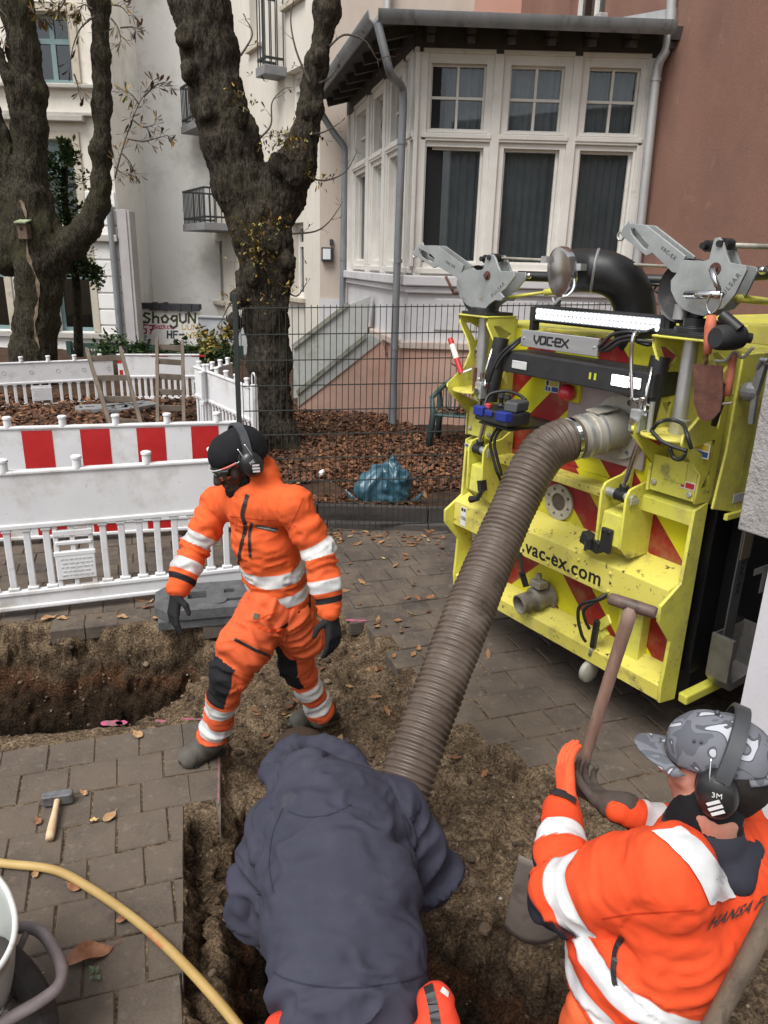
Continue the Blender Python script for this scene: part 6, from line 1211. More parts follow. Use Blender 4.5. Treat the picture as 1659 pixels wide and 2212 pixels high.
# emergency knob, labels
kc = K1(1155, 865, -.03); part('emergency_stop', lambda b: (b.box((kc.x - .05, -.125, kc.z - .05), (kc.x + .04, -.075, kc.z + .045))), mat('plate_yellow', (.62, .56, .03), .5)); part('stop_knob', lambda b: b.ball((kc.x, -.04, kc.z), .044, 18, 12), mat('knob_red', (.50, .02, .035), .3, col2=(.58, .05, .06), vs=12, spec=.6), bv=0, sm=True)
def sticker(c, w, h, lines, base=(.62, .62, .60), ax=-AX, n=AY, par=None):
    up = AZ; s = part('warning_label', lambda b: b.prism([(-w / 2, -h / 2), (w / 2, -h / 2), (w / 2, h / 2), (-w / 2, h / 2)], (c, ax, up, n), .0, .0015), mat('label_%d%d%d' % tuple(int(q * 99) for q in base), base, .5), par, bv=0)
    for x0, y0, x1, y1, col in lines: part('label_mark', lambda b: b.prism([(x0 * w - w / 2, y0 * h - h / 2), (x1 * w - w / 2, y0 * h - h / 2), (x1 * w - w / 2, y1 * h - h / 2), (x0 * w - w / 2, y1 * h - h / 2)], (c, ax, up, n), .0015, .0022), mat('mark_%d%d%d' % tuple(int(q * 99) for q in col), col, .5), s, bv=0)
BL, YE, BK, RE = (.03, .06, .22), (.55, .42, .03), (.02, .02, .02), (.45, .02, .02)
c = K1(945, 850, -.05); sticker(Vector((c.x, -.0955, c.z + .02)) + AY * -.02, .10, .06, [(.08, .55, .24, .95, BK), (.32, .55, .9, .95, YE), (.06, .08, .2, .45, BL), (.25, .08, .4, .4, BL), (.5, .08, .95, .48, BL)])
c = K3(1065, 440, .0); sticker(Vector((c.x - .01, .0075 + .0, c.z - .06)) + Vector((.02, .005, 0)), .105, .062, [(.05, .5, .22, .95, BK), (.3, .55, .94, .95, YE), (.05, .08, .18, .4, BL), (.24, .08, .33, .35, BK), (.4, .08, .95, .45, BL)])
c = K3(900, 905, .005); sticker(Vector((c.x, .0008, c.z)), .075, .034, [(.06, .15, .3, .85, RE), (.38, .15, .94, .85, RE)]); c = K5(205, 470, .075); sticker(Vector((c.x + .01, .0708, .825)), .05, .115, [(.1, .78, .5, .95, BK), (.6, .78, .9, .95, BK)])
tm = text_mesh('106', .034, .001); tm.transform(frameM((c.x + .01, .0735, .815), -AX, AZ, AY)); link_mesh('lettering', tm, MATS['letter_black'], truck, local=True); c = K1(235, 1375, .005); sticker(Vector((c.x, .0015, 1.235)), .05, .022, [(.1, .2, .9, .8, BL)])
# latches and small linkages
part('latch', lambda b: (b.box((.315, .105, .98), (.375, .125, 1.10)), b.bar(Vector((.38, .10, .985)), Vector((.50, .09, 1.01)), .05, .06), b.cyl((.43, .13, .97), (.43, .13, 1.03), .016, n=10)), m_blk, bv=.004); part('latch_bolt', lambda b: (b.cyl((.45, .125, .955), (.45, .125, 1.0), .011, n=8), b.cyl((.33, .12, 1.085), (.33, .13, 1.085), .006, n=8), b.cyl((.36, .12, 1.085), (.36, .13, 1.085), .006, n=8)), m_chr, bv=0, sm=40)
part('latch', lambda b: (b.bar(K5(370, 150, .11), K5(380, 250, .11), .045, .03), b.tube([K5(380, 240, .12), K5(330, 320, .13), K5(270, 330, .13)], [.014, .018, .022], 8)), m_blk, bv=0)
part('door_linkage', lambda b: (b.bar(K5(1540, 1620, .02), K4(75, 690, .02), .02, .05), b.bar(K4(75, 690, .03), K4(175, 620, .05), .012, .05)), m_yel); part('door_ram', lambda b: b.cyl(K4(55, 640, .05), K4(15, 880, .03), .017, n=12), m_blk, bv=0, sm=40); part('door_catch', lambda b: (b.ball(K4(-10, 960, .0), (.03, .02, .03), 12, 8), b.cyl(K4(15, 880, .03), K4(-12, 960, .03), .01, n=10)), m_stl, bv=0, sm=True)
part('rear_post', lambda b: (b.prism([(.33, .33), (.19, .33), (.19, .71), (.33, .71)], ((0, 0, 0), AX, AZ, AY), -.10, -.035)), m_yel)
part('tail_wheel_guard', lambda b: b.lathe([(.05, -.02), (.06, -.012), (.06, .012), (.05, .02)], K4(-25, 1110, .0), axis=AX, n=20), m_alu, bv=0, sm=40)
# hydraulic hoses
def hoses(nm, L_, r=.0085): 
    for pts in L_: part(nm, lambda b: b.tube(spline(pts, 6), r, 8), m_rub, bv=0, sm=True)
hoses('hydraulic_hose', [[K1(570, 1165, .1), K1(500, 1220, .14), K1(452, 1330, .16), K1(470, 1450, .16), K1(520, 1620, .15), K5(500, 30, .14), K5(560, 180, .08)], [K1(600, 1180, .1), K1(530, 1230, .14), K1(490, 1330, .16), K1(510, 1450, .16), K1(560, 1640, .14)],
    [K1(740, 350, .04), K1(640, 420, .1), K1(540, 520, .12), K1(480, 640, .13), K1(440, 760, .12)], [K1(740, 375, .04), K1(660, 440, .1), K1(560, 540, .12), K1(505, 640, .13)],
    [K1(1470, 425, .05), K2(90, 1170, .1), K2(190, 1070, .1), K2(330, 1040, .1), K2(430, 1050, .08)], [K1(1470, 440, .05), K2(120, 1190, .1), K2(240, 1110, .1), K2(360, 1080, .1), K2(440, 1080, .08)], [K1(1470, 460, .05), K2(160, 1210, .1), K2(280, 1130, .1), K2(420, 1120, .1), K2(600, 1140, .05)], [K2(440, 1050, .05), K2(520, 1040, .04), K2(600, 1010, .0)], [K2(430, 1130, .05), K2(540, 1160, .04), K2(620, 1110, .0)],
    [K5(1545, 1215, .08), K5(1450, 1270, .12), K5(1300, 1320, .12), K5(1275, 1440, .12), K5(1310, 1600, .1), K4(-55, 830, .06)], [K5(1545, 1240, .08), K5(1420, 1300, .12), K5(1330, 1370, .12), K5(1345, 1470, .1), K5(1380, 1540, .06)],
    [K3(565, 390, .16), K3(640, 310, .17), K3(760, 290, .12), K3(860, 330, .12), K3(900, 430, .17), K3(940, 560, .16)], [K3(565, 390, .17), K3(650, 480, .18), K3(770, 540, .17), K3(900, 580, .16)], [K3(740, 550, .17), K3(770, 640, .16), K3(840, 660, .16), K3(885, 600, .16)]])
# exhaust-like black elbow duct with its lidded mouth
mo = tl(1214, 588, .10); E = spline([mo, tl(1260, 584, .0), tl(1310, 590, -.07), tl(1348, 612, -.13), tl(1368, 650, -.18), tl(1372, 700, -.20), tl(1372, 760, -.22)], 6); du = part('elbow_duct', lambda b: b.tube(E, .098, 24), mat('duct_black', (.008, .008, .009), .45, col2=(.016, .016, .017), vs=9, bump=.1, bs=60), bv=0, sm=True)
ad = (E[0] - E[2]).normalized(); part('duct_ring', lambda b: b.lathe([(.099, -.02), (.113, -.018), (.116, 0), (.113, .018), (.103, .02)], mo, axis=ad, n=32), m_chr, du, bv=0, sm=40); part('duct_lid', lambda b: b.lathe([(.102, .002), (.102, .008), (.0001, .010)], mo, axis=ad, n=32), mat('lid_grey', (.27, .275, .27), .75, .0, col2=(.34, .345, .34), vs=14), du, bv=0, sm=40)
for fn in (lambda b: b.tube([mo + Vector((-.03, .03, -.115)), mo + Vector((-.01, .04, -.14)), mo + Vector((.015, .03, -.118))], .006, 6), lambda b: b.lathe([(.1, -.006), (.104, 0), (.1, .006)], E[9], axis=E[10] - E[8], n=28), lambda b: b.box(mo + Vector((.09, -.02, .04)), mo + Vector((.125, .02, .07))), lambda b: b.box(mo + Vector((-.13, -.02, .01)), mo + Vector((-.10, .02, .04)))): part('duct_clip', fn, m_stl, du, bv=0, sm=40)
# rails and rods along the top
part('top_boom', lambda b: (b.cyl(K6(1130, 390, -.05), tl(1445, 606, -.35), .026, n=12), b.cyl(tl(1445, 606, -.35), tl(1720, 585, -.55), .03, n=12)), m_blk, bv=0, sm=40); part('boom_bolt', lambda b: (b.ball(K6(1230, 388, -.03), .016, 10, 7), b.ball(K2(1608, 462, -.42), .018, 10, 7)), m_chr, bv=0, sm=True)
part('tie_rod', lambda b: (b.cyl(K6(960, 222, .0), K2(720, 425, -.15), .0075, n=8), b.cyl(K2(1310, 228, .0), tl(1720, 536, -.3), .011, n=8)), m_alu, bv=0, sm=True); part('yellow_strut', lambda b: (b.cyl(K6(1040, 590, .0), K6(1370, 545, -.08), .008, n=8), b.cyl(K6(1370, 545, -.08), K6(1760, 500, -.2), .018, n=10), b.cyl(K2(1370, 725, .0), tl(1690, 655, -.4), .016, n=10)), m_yel, bv=0, sm=True)
part('lifting_eye', lambda b: [b.tube([K2(635 + 38 * math.cos(t), 635 + 34 * math.sin(t), -.3) for t in [i * PI / 6 for i in range(12)]], .007, 6, closed=True), b.cyl(K2(450, 590, -.3), K2(700, 600, -.3), .008, n=8)], m_blk, bv=0, sm=True)
bc = K2(735, 770, -.15); part('beacon', lambda b: b.lathe([(.03, -.05), (.038, -.02), (.038, .015), (.03, .04), (.012, .052)], bc, n=18), mat('beacon_cream', (.55, .53, .42), .35, col2=(.62, .60, .5), vs=6), bv=0, sm=40)
part('control_box', lambda b: (b.box((.05, -.12, 2.0), (.23, -.03, 2.06)), b.box((.02, -.10, 1.998), (.24, .09, 2.02))), m_blk); tm = text_mesh('PULSAR', .03, .001, 1.1); tm.transform(frameM((.19, -.028, 2.045), -AX, AZ, AY)); link_mesh('lettering', tm, MATS['sticker_lime'], truck, local=True)
# red lever with a white sleeve on the left pillar
l0_, l1_ = K1(180, 680, .12), K1(75, 355, .12); ld = l1_ - l0_
lv = part('red_lever', lambda b: b.cyl(l0_, l1_, .016, n=12), mat('lever_red', (.42, .015, .02), .4, col2=(.5, .03, .03), vs=8), bv=0, sm=40); part('lever_label', lambda b: b.cyl(l0_ + ld * .42, l0_ + ld * .82, .0168, n=12), mat('label_pale', (.72, .66, .60), .5), lv, bv=0, sm=40); part('lever_pivot', lambda b: b.cyl(l0_, K1(280, 640, .08), .008, n=8), m_stl, lv, bv=0, sm=40)
# truck body behind the tail, right-hand side with the bins
body = part('body', lambda b: (b.box((-.085, -3.4, 1.262), (W_ + .08, -.165, 1.945)), b.box((-.06, -3.4, 1.945), (.20, -.5, 2.03))), m_yel)
part('corner_post', lambda b: b.prism([(.0, 1.30), (-.165, 1.262), (-.165, 1.945), (-.03, 1.945), (-.03, 1.55)], ((-.086, 0, 0), AY, AZ, AX), 0, .012), m_yel); part('lower_body', lambda b: (b.box((-.012, -3.3, .42), (W_ + .01, -.165, 1.258)), b.box((-.075, -3.3, .40), (-.013, -.30, 1.255))), m_blkm); part('body_edge', lambda b: b.box((-.10, -3.4, 1.235), (-.08, -.10, 1.264)))
part('reflective_band', lambda b: b.box((-.0885, -3.3, 1.305), (-.0855, -.14, 1.345)), mat('band_silver', (.50, .50, .53), .4, .2)); part('side_panel', lambda b: (b.box((-.0885, -1.6, 1.40), (-.0855, -.33, 1.72)), b.box((-.0885, -.9, 1.83), (-.0855, -.36, 1.92))), m_blkm)
part('chassis_shade_box', lambda b: (b.box((.3, -3.2, .22), (.5, -.3, .42)), b.box((1.1, -3.2, .22), (1.3, -.3, .42)), b.box((.08, -3.2, .17), (1.52, -.34, .42))), m_blk)  # frame rails, plus a low wide box added to darken the space underneath
for u in (.12, W_ - .12):
    for v in (-1.15, -2.7):
        wl = part('wheel', lambda b: b.lathe([(.22, -.11), (.37, -.12), (.40, -.10), (.405, 0), (.40, .10), (.37, .12), (.22, .11)], (u, v, .405), axis=AX, n=40), mat('tyre_truck', (.012, .012, .012), .85, bump=.3, bs=30), bv=0, sm=40); part('rim', lambda b: b.lathe([(.06, -.10), (.2, -.09), (.22, -.06), (.22, .06), (.2, .09), (.06, .10)], (u, v, .405), axis=AX, n=30), m_alu, wl, bv=0, sm=40)
part('step_bar', lambda b: b.bar((-.04, -.10, .318), (-.06, -.40, .345), .05, .05), m_yel, bv=.008)
# "T-" marking on the black side
s = MB(); strokes(s, [[(.0, .115), (.21, .115)], [(.085, .115), (.085, .0)], [(.21, .055), (.36, .055)]], .034, (Vector((-.0755, -.465, .795)), -AY, AZ, -AX), 0, .002); s.build('lettering', mat('letter_silver', (.42, .42, .43), .4, .2), truck, local=True)
# ---- things carried on the truck: long-handled scoop in its holder, remote control, trowel, mallet
m_oran = mat('handle_orange', (.50, .115, .055), .6, col2=(.58, .20, .12), vs=12, dirt=[((.45, .33, .22), 9, .56, .66)])
def carried(nm, label, cat, p): return thing(nm, label, cat, TM @ Vector(p), rot=TM.to_3x3())
def tw(b): b.v = [tuple(TM @ Vector(p)) for p in b.v]; return b
k = carried('steel_shovel', 'long steel scoop with a grey flat shaft strapped to the black side of the truck', 'shovel', (-.09, -.25, .4))
b = MB(); b.box((-.098, -.335, .60), (-.09, -.255, 1.22)); tw(b).build('shaft', mat('shaft_grey', (.085, .085, .085), .5, .4, col2=(.12, .12, .12), vs=5), k, bevel=.002); b = MB(); b.box((-.104, -.335, 1.02), (-.098, -.262, 1.20)); tw(b).build('shaft_cover', mat('strap_brown', (.11, .085, .065), .7), k)
b = MB(); b.prism([(-.20, .66), (-.205, .44), (-.25, .385), (-.42, .40), (-.46, .43), (-.47, .66), (-.45, .67), (-.43, .45), (-.26, .43), (-.23, .46), (-.22, .66)], ((-.13, 0, 0), AY, AZ, AX), -.05, .06); b.box((-.08, -.45, .42), (-.074, -.22, .66)); tw(b).build('scoop', mat('scoop_steel', (.22, .21, .20), .35, .7, col2=(.34, .33, .32), vs=8, dirt=[((.11, .09, .07), 8, .55, .7)]), k, bevel=.002)
mtx = text_mesh('VAC-EX', .05, .001, 1.0, .0008); mtx.transform(TM @ frameM((-.0985, -.295, .93), -AZ, -AY, -AX)); link_mesh('lettering', mtx, MATS['letter_black'], k)
c = Vector((1.02, .20, 1.545)); k = carried('remote_control', 'black and blue remote control with two joysticks resting on the yellow truck tail', 'remote control', c - AZ * .05)
b = MB(); b.prism([(-.13, -.07), (.13, -.07), (.14, .0), (.12, .085), (-.12, .085), (-.14, .0)], (c, AX, AY, Vector((0, -.15, 1))), -.055, .01); tw(b).build('case', m_blk, k, bevel=.01)
b = MB(); b.prism([(-.10, -.075), (-.03, -.09), (-.02, .01), (-.05, .05), (-.12, .03)], (c + Vector((0, 0, .012)), AX, AY, Vector((0, -.15, 1))), 0, .05); tw(b).build('console', mat('remote_grey', (.055, .057, .06), .5), k, bevel=.008)
b = MB(); b.prism([(.05, .06), (.13, .06), (.125, .10), (.05, .10)], (c, AX, AY, AZ), -.03, .018); b.prism([(-.13, .055), (-.05, .065), (-.055, .105), (-.12, .10)], (c, AX, AY, AZ), -.03, .018); b.prism([(-.02, .088), (.04, .088), (.035, .10), (-.02, .10)], (c, AX, AY, AZ), -.02, .01); tw(b).build('side_guard', mat('plastic_blue', (.012, .025, .20), .45), k, bevel=.008)
for dx in (.0, .045): b = MB(); b.lathe([(.02, 0), (.022, .01), (.012, .02), (.012, .04), (.02, .05), (.018, .068), (.008, .072)], c + Vector((dx, -.02, .012)), n=14); tw(b).build('joystick', m_rub, k, smooth=40)
b = MB(); b.lathe([(.016, 0), (.016, .018), (.01, .022)], c + Vector((.06, .055, .012)), n=14); tw(b).build('button', mat('button_red', (.5, .05, .05), .5), k, smooth=40); b = MB(); b.tube(spline([c + Vector((.13, .02, 0)), c + Vector((.14, -.02, .06)), c + Vector((.08, -.07, .085)), c + Vector((0, -.09, .08)), c + Vector((-.06, -.09, .06))], 6), .009, 8); tw(b).build('carry_bar', m_rub, k, smooth=True)
part('remote_bracket', lambda b: (b.box((.90, -.10, 1.465), (1.14, .26, 1.478)), b.box((.92, -.11, 1.38), (.935, .05, 1.466))), m_blk)
t0, t1 = K2(1130, 880, .2), K2(1090, 1250, .2); k = carried('trowel', 'rusty trowel with a worn orange handle hanging at the right pillar of the yellow truck', 'trowel', K2(1090, 1900, .2))
b = MB(); b.tube([t0, t0.lerp(t1, .3), t0.lerp(t1, .7), t1], [.016, .021, .018, .014], 12); tw(b).build('handle', m_oran, k, smooth=True); b = MB(); b.tube([t1, K2(1075, 1345, .2)], .006, 8); tw(b).build('tang', m_rust, k, smooth=True)
bl = [K2(965, 1340, .2), K2(1235, 1355, .2), K2(1235, 1640, .2), K2(1215, 1780, .2), K2(1150, 1855, .2), K2(1080, 1880, .2), K2(1010, 1840, .2), K2(965, 1700, .2)]; pl_ = [(q.x, q.z) for q in bl]; me = curve_mesh([pl_], .006); me.transform(TM @ UZ(.2)); link_mesh('blade', me, m_rust, k, bevel=.001)
h0, h1 = K2(1140, 1110, .24), K2(1520, 1110, .14); k = carried('rubber_mallet', 'black rubber mallet hooked behind the rusty trowel on the yellow truck', 'mallet', K2(1300, 1200, .18)); hc = K2(1285, 1090, .19)
b = MB(); ax = (K2(1400, 1080, .12) - K2(1170, 1090, .24)).normalized(); b.lathe([(.036, -.065), (.045, -.05), (.048, -.02), (.048, .03), (.044, .055), (.03, .065)], hc, axis=ax, n=24); tw(b).build('head', mat('mallet_rubber', (.012, .012, .013), .75, col2=(.022, .022, .023), vs=12), k, smooth=40); b = MB(); b.cyl(hc + Vector((-.04, 0, .03)), K2(1230, 880, .2), .022, n=10); b.cyl(hc + ax * .06, K2(1500, 1100, .1), .02, n=10); tw(b).build('handle', m_rub, k, smooth=40)
k = carried('hand_tool', 'long tool with a scuffed orange and black grip hanging right of the rusty trowel', 'tool', K3(1150, 300, .15)); b = MB(); b.tube([K2(1340, 1250, .1), K2(1290, 1500, .12), K2(1270, 1640, .13)], [.014, .017, .016], 10); tw(b).build('grip', m_oran, k, smooth=True); b = MB(); b.tube([K2(1225, 1520, .14), K3(1200, 150, .14), K3(1150, 340, .13)], [.018, .017, .012], 10); tw(b).build('sheath', m_rub, k, smooth=True); b = MB(); b.tube(spline([K2(1160, 1310, .13), K2(1260, 1310, .13), K2(1340, 1230, .1), K2(1420, 1280, .08), K2(1520, 1180, .06)], 5), .007, 8); b.tube(spline([K3(1110, 110, .16), K3(1180, 140, .17), K3(1320, 130, .12)], 5), .005, 8); tw(b).build('hook', m_alu, k, smooth=True)
part('door_lock', lambda b: (b.bar(K2(1620, 1330, -.05), K3(1530, 50, -.05), .03, .03), b.bar(K3(1540, 50, -.05), K3(1500, 330, -.05), .022, .022), b.ball(K2(1480, 1600, -.05), (.04, .03, .04), 12, 8), b.tube([K2(1560, 1380, -.04), K2(1600, 1300, -.03), K2(1659, 1310, -.03)], .012, 8)), mat('lock_zinc', (.20, .21, .21), .5, .5, col2=(.32, .33, .33), vs=12), bv=.003)

# ================================================================== SUCTION HOSE
def PD(x, y, dep):
    r = ray(x, y); return Vector(np.array([0, 0, EYE]) + r * dep)
hA = TM @ (FC + na * (NL - .02)); hB = TM @ (FC + na * (NL + .10))
hp = [hA, hA.lerp(hB, .5), hB, PD(1176, 975, 3.452), PD(1145, 1022, 3.425), PD(1113, 1088, 3.385), PD(1072, 1180, 3.31), PD(1010, 1330, 3.14), PD(945, 1500, 2.98), PD(893, 1640, 2.86), PD(860, 1750, 2.78), PD(840, 1850, 2.72), PD(830, 1950, 2.68)]
C = spline(hp, 14); d_ = [0]
for a, b in zip(C[:-1], C[1:]): d_.append(d_[-1] + (b - a).length)
d_ = np.array(d_); Ls = np.arange(0, d_[-1], .0042); A_ = np.array(C); pts = np.stack([np.interp(Ls, d_, A_[:, i]) for i in range(3)], -1)
wv = .12 * np.sin(Ls * 9) + .08 * np.sin(Ls * 23 + 1); rad = np.where(Ls < .10, .096, .0995 + .0022 * np.sin(Ls * 7.3) + (.0058 + .0010 * np.sin(Ls * 31)) * np.tanh(2.2 * np.sin(2 * PI * (Ls / .0245 + wv))))
b = MB(); b.tube([Vector(p) for p in pts], list(rad), 30, cap=True)
ho = thing('suction_hose', 'fat brown ribbed suction hose running from the yellow truck down into the pit', 'hose', pts[-1])
mh = mat('hose_brown', (.076, .056, .042), .42, col2=(.118, .09, .070), vs=5, vdet=7, dirt=[((.17, .14, .115), 4, .55, .74), ((.24, .21, .18), 15, .64, .74), ((.03, .02, .015), 6, .55, .7)], spec=.5); b.build('hose', mh, ho, smooth=True)
b = MB(); P = [Vector(p) for p in pts[:44]]; dd = (P[20] - P[0]).normalized(); b.lathe([(.098, 0), (.103, .003), (.103, .022), (.098, .025)], P[14], axis=dd, n=32); b.build('hose_clamp', m_chr, ho, smooth=40)
b = MB(); up = basis(dd)[0]; q = P[16] + Vector((-.5, -.85, .15)).normalized() * .103; b.box(q - Vector((.013, .013, .03)), q + Vector((.013, .013, .03))); b.cyl(q + Vector((-.02, -.012, -.02)), q + Vector((-.02, -.012, .045)), .005, n=8); b.build('clamp_screw', m_chr, ho)
# ================================================================== PEOPLE
def fabric(name, col, col2=None, rough=.85, bs=900, bump=.15, vs=5, dirt=None): return mat(name, col, rough, col2=col2 or tuple(c * 1.12 for c in col), vs=vs, vdet=7, bump=bump, bs=bs, bdist=.002, dirt=dirt, spec=.2)
SILV, SILV2, CLB, CLB2 = (.60, .60, .585), (.40, .40, .395), (.014, .014, .016), (.026, .026, .028)
RAD = {}
def owner(prims, V):
    D = np.stack([prim_d(q, V)[0] for q in prims], 1); o = D.argmin(1); T = np.stack([prim_d(q, V)[1] for q in prims], 1); t = T[np.arange(len(V)), o]
    ch = np.array([q['chain'] for q in prims])[o]; s = np.array([q['s0'] for q in prims])[o] + t * np.array([q['s1'] - q['s0'] for q in prims])[o]
    ax = np.array([(q['b'] - q['a']) / max(np.linalg.norm(q['b'] - q['a']), 1e-6) for q in prims])[o]; A_ = np.stack([q['a'] for q in prims])[o]; B_ = np.stack([q['b'] for q in prims])[o]; e = V - (A_ + t[:, None] * (B_ - A_)); e /= np.maximum(np.linalg.norm(e, axis=1, keepdims=True), 1e-6); RAD['e'] = e; return ch, s, ax
def chain(pts, rads, c, flat=None, k=None):
    out = []; s = 0.0
    for i in range(len(pts) - 1):
        q = cone(pts[i], pts[i + 1], rads[i], rads[i + 1], flat=flat, chain=c, s0=s, k=k); s = q['s1']; out.append(q)
    return out
def cloth_mesh(prims, vox=.0085, k=.035, amp=.007, seed=1, fold=.006, ff=60, joints=(), smooth=1):
    V, Q = sdf_mesh(prims, vox, k, .09); V = relax(V, Q, smooth); N = vnormals(V, Q); pr = [q for q in prims if not q['sub']]; ch, s, ax = owner(pr, V)
    P = V * 10 ; al = (V * ax).sum(1); perp = V - al[:, None] * ax
    base = amp * fbm(perp * 7 + ax * (al * 16)[:, None], 3, seed, .55)
    w = vnoise(V * 8, seed + 5); rid = 1 - np.abs(vnoise(perp * 9 + ax * (al * ff * .55)[:, None] + .8 * vnoise(V * 14, seed + 6)[:, None], seed + 7)) * 2
    m = .35 + .65 * np.clip(vnoise(V * 5, seed + 8) + .3, 0, 1)
    for j, r in joints: m = m + 1.4 * np.exp(-((V - np.array(j)) ** 2).sum(1) / r ** 2)
    V = V + N * (base + fold * rid * m * .8)[:, None]; return V, Q, ch, s, ax
def bands(ch, s, bl, extra=None):
    a = np.full(len(s), -.05)
    for c, sc, hw in bl: a = np.where(ch == c, np.maximum(a, hw - np.abs(s - sc)), a)
    return a
class Surf:
    def __init__(s, V, Q): s.b = BVHTree.FromPolygons([Vector(v) for v in V.tolist()], Q.tolist())
    def at(s, x, y, lift=.002):
        h = s.b.ray_cast(Vector((0, 0, EYE)), Vector(ray(x, y)).normalized())
        return (h[0] + h[1] * lift, h[1]) if h[0] is not None else (None, None)
    def strip(s, mb, px, w, lift=.002, n=40, th=.0):
        C = spline([Vector((x, y, 0)) for x, y in px], max(2, n // len(px))); vs = []; prev = None
        hits = [s.at(c.x, c.y, lift) for c in C]; hits = [h for h in hits if h[0] is not None]; md = sorted(h[0].length for h in hits)[len(hits) // 2] if hits else 0; hits = [h for h in hits if abs(h[0].length - md) < .16]
        for i, (p, nn) in enumerate(hits):
            d = (hits[min(i + 1, len(hits) - 1)][0] - hits[max(i - 1, 0)][0]); 
            if d.length < 1e-6: continue
            e = nn.cross(d.normalized()).normalized() * w / 2; vs += [p - e, p + e]
        k = len(vs) // 2; mb.add(vs, [(2 * i, 2 * i + 1, 2 * i + 3, 2 * i + 2) for i in range(k - 1)])
        return mb
def _patch(s, mb, e0, e1, lift=.002, n=22, k=8):
    C0, C1 = spline([Vector((x, y, 0)) for x, y in e0], n // 3), spline([Vector((x, y, 0)) for x, y in e1], n // 3); m = min(len(C0), len(C1)); vs = {}
    for i in range(m):
        for j in range(k): q = C0[i].lerp(C1[i], j / (k - 1)); p, nn = s.at(q.x, q.y, lift); vs[i, j] = p
    ix = {}; V = []
    for key, p in vs.items():
        if p is not None: ix[key] = len(V); V.append(p)
    mb.add(V, [tuple(ix[q] for q in ((i, j), (i + 1, j), (i + 1, j + 1), (i, j + 1))) for i in range(m - 1) for j in range(k - 1) if all(q in ix for q in ((i, j), (i + 1, j), (i + 1, j + 1), (i, j + 1)))])
Surf.patch = _patch
def person(label, prims, vox, m, loc, k=.02):
    V, Q = sdf_mesh(prims, vox, k, .07); V = relax(V, Q, 1); o = link_mesh('person', np_mesh('b', V, Q), m, smooth=True, origin=loc); return tag(o, label, 'person')
def hand(w, d, n, s, curl, sc=1.0, thumb=(.45, .75, .45), spread=.05):
    """palm, four fingers of different lengths with three bends, and a thumb from the side of the palm"""
    w, d, n, s = [np.array(q, float) for q in (w, d, n, s)]; d /= np.linalg.norm(d); n -= d * (n @ d); n /= np.linalg.norm(n); s = s - d * (s @ d) - n * (s @ n); s /= np.linalg.norm(s); pr = []
    for o in (-.026, -.009, .009, .026): pr.append(cone(w + d * .012 * sc + s * o * .7 * sc, w + d * .082 * sc + s * o * 1.05 * sc, .0155 * sc, .0135 * sc, k=.012))
    for o, L, c in ((.033, .070, .9), (.011, .078, 1.0), (-.011, .073, 1.08), (-.032, .058, 1.18)):
        p = w + d * .088 * sc + s * o * sc; a = 0.0; dd = d + s * o * spread * 20
        for seg, f in enumerate((.44, .32, .26)):
            a += curl * c * (1.0, 1.1, .8)[seg]; v = dd * math.cos(a) + n * math.sin(a); v /= np.linalg.norm(v); q = p + v * L * f * sc; r = .0098 - .0010 * seg; pr.append(cone(p, q, r * sc, (r - .0008) * sc, k=.003)); p = q
    p = w + d * .022 * sc + s * .026 * sc; v = d * thumb[0] + s * thumb[1] + n * thumb[2]; v /= np.linalg.norm(v); q = p + v * .042 * sc; pr.append(cone(p, q, .014 * sc, .0115 * sc, k=.008)); v = d * .7 + s * .2 + n * .7 * min(curl * 1.6, 1); v /= np.linalg.norm(v); pr.append(cone(q, q + v * .032 * sc, .0112 * sc, .009 * sc, k=.003)); return pr
def head_prims(C, f, u, neck, sc=1.0, beard=0.0):
    C, f, u = [np.array(q, float) for q in (C, f, u)]; f /= np.linalg.norm(f); u = u - f * (u @ f); u /= np.linalg.norm(u); l = np.cross(u, f); A = lambda a, b, c: C + (f * a + u * b + l * c) * sc; c_ = lambda p, q, r0, r1, **k: cone(p, q, r0 * sc, r1 * sc, **k)
    P = [c_(A(-.035, .025, 0), A(.022, .032, 0), .078, .074, flat=(l, .96)), c_(A(.035, -.01, 0), A(.05, -.05, 0), .058, .047), c_(A(.03, -.06, 0), A(.066, -.092, 0), .046, .028 + beard), c_(A(.088, .012, -.028), A(.088, .012, .028), .016, .016), c_(A(.100, .004, 0), A(.120, -.032, 0), .0095, .0135, k=.012), c_(A(.108, -.037, -.010), A(.108, -.037, .010), .009, .009, k=.01),
         c_(A(.070, -.028, .042), A(.055, -.03, .052), .020, .018), c_(A(.070, -.028, -.042), A(.055, -.03, -.052), .020, .018), c_(A(.098, -.062, -.016), A(.098, -.062, .016), .0085, .0085, k=.008), c_(A(.094, -.076, -.013), A(.094, -.076, .013), .0085, .0085, k=.008)]
    for sg in (-1, 1):
        P.append(c_(A(.104, .000, .033 * sg), A(.104, .000, .030 * sg), .0135, .0135, sub=True, k=.012))
        P += [c_(A(-.012, .014, .078 * sg), A(-.022, -.012, .078 * sg), .014, .010, k=.008), c_(A(-.008, .018, .084 * sg), A(-.03, .012, .088 * sg), .007, .006, k=.006)]
    P.append(c_(A(.098, -.0685, -.02), A(.098, -.0685, .02), .0028, .0028, sub=True, k=.003))
    P += [cone(A(-.02, -.05, 0), neck, .056 * sc, .062)]
    return P, A, (f, u, l)
def eyes(A, par, m_iris):
    for sg in (-1, 1):
        b = MB(); b.ball(Vector(A(.0915, .000, .031 * sg)), .0118, 14, 10); e = b.build('eye', mat('eye_white', (.55, .53, .50), .2), par, smooth=True); b = MB(); b.ball(Vector(A(.1005, -.002, .031 * sg)), .0048, 10, 8); b.build('iris', m_iris, e, smooth=True)
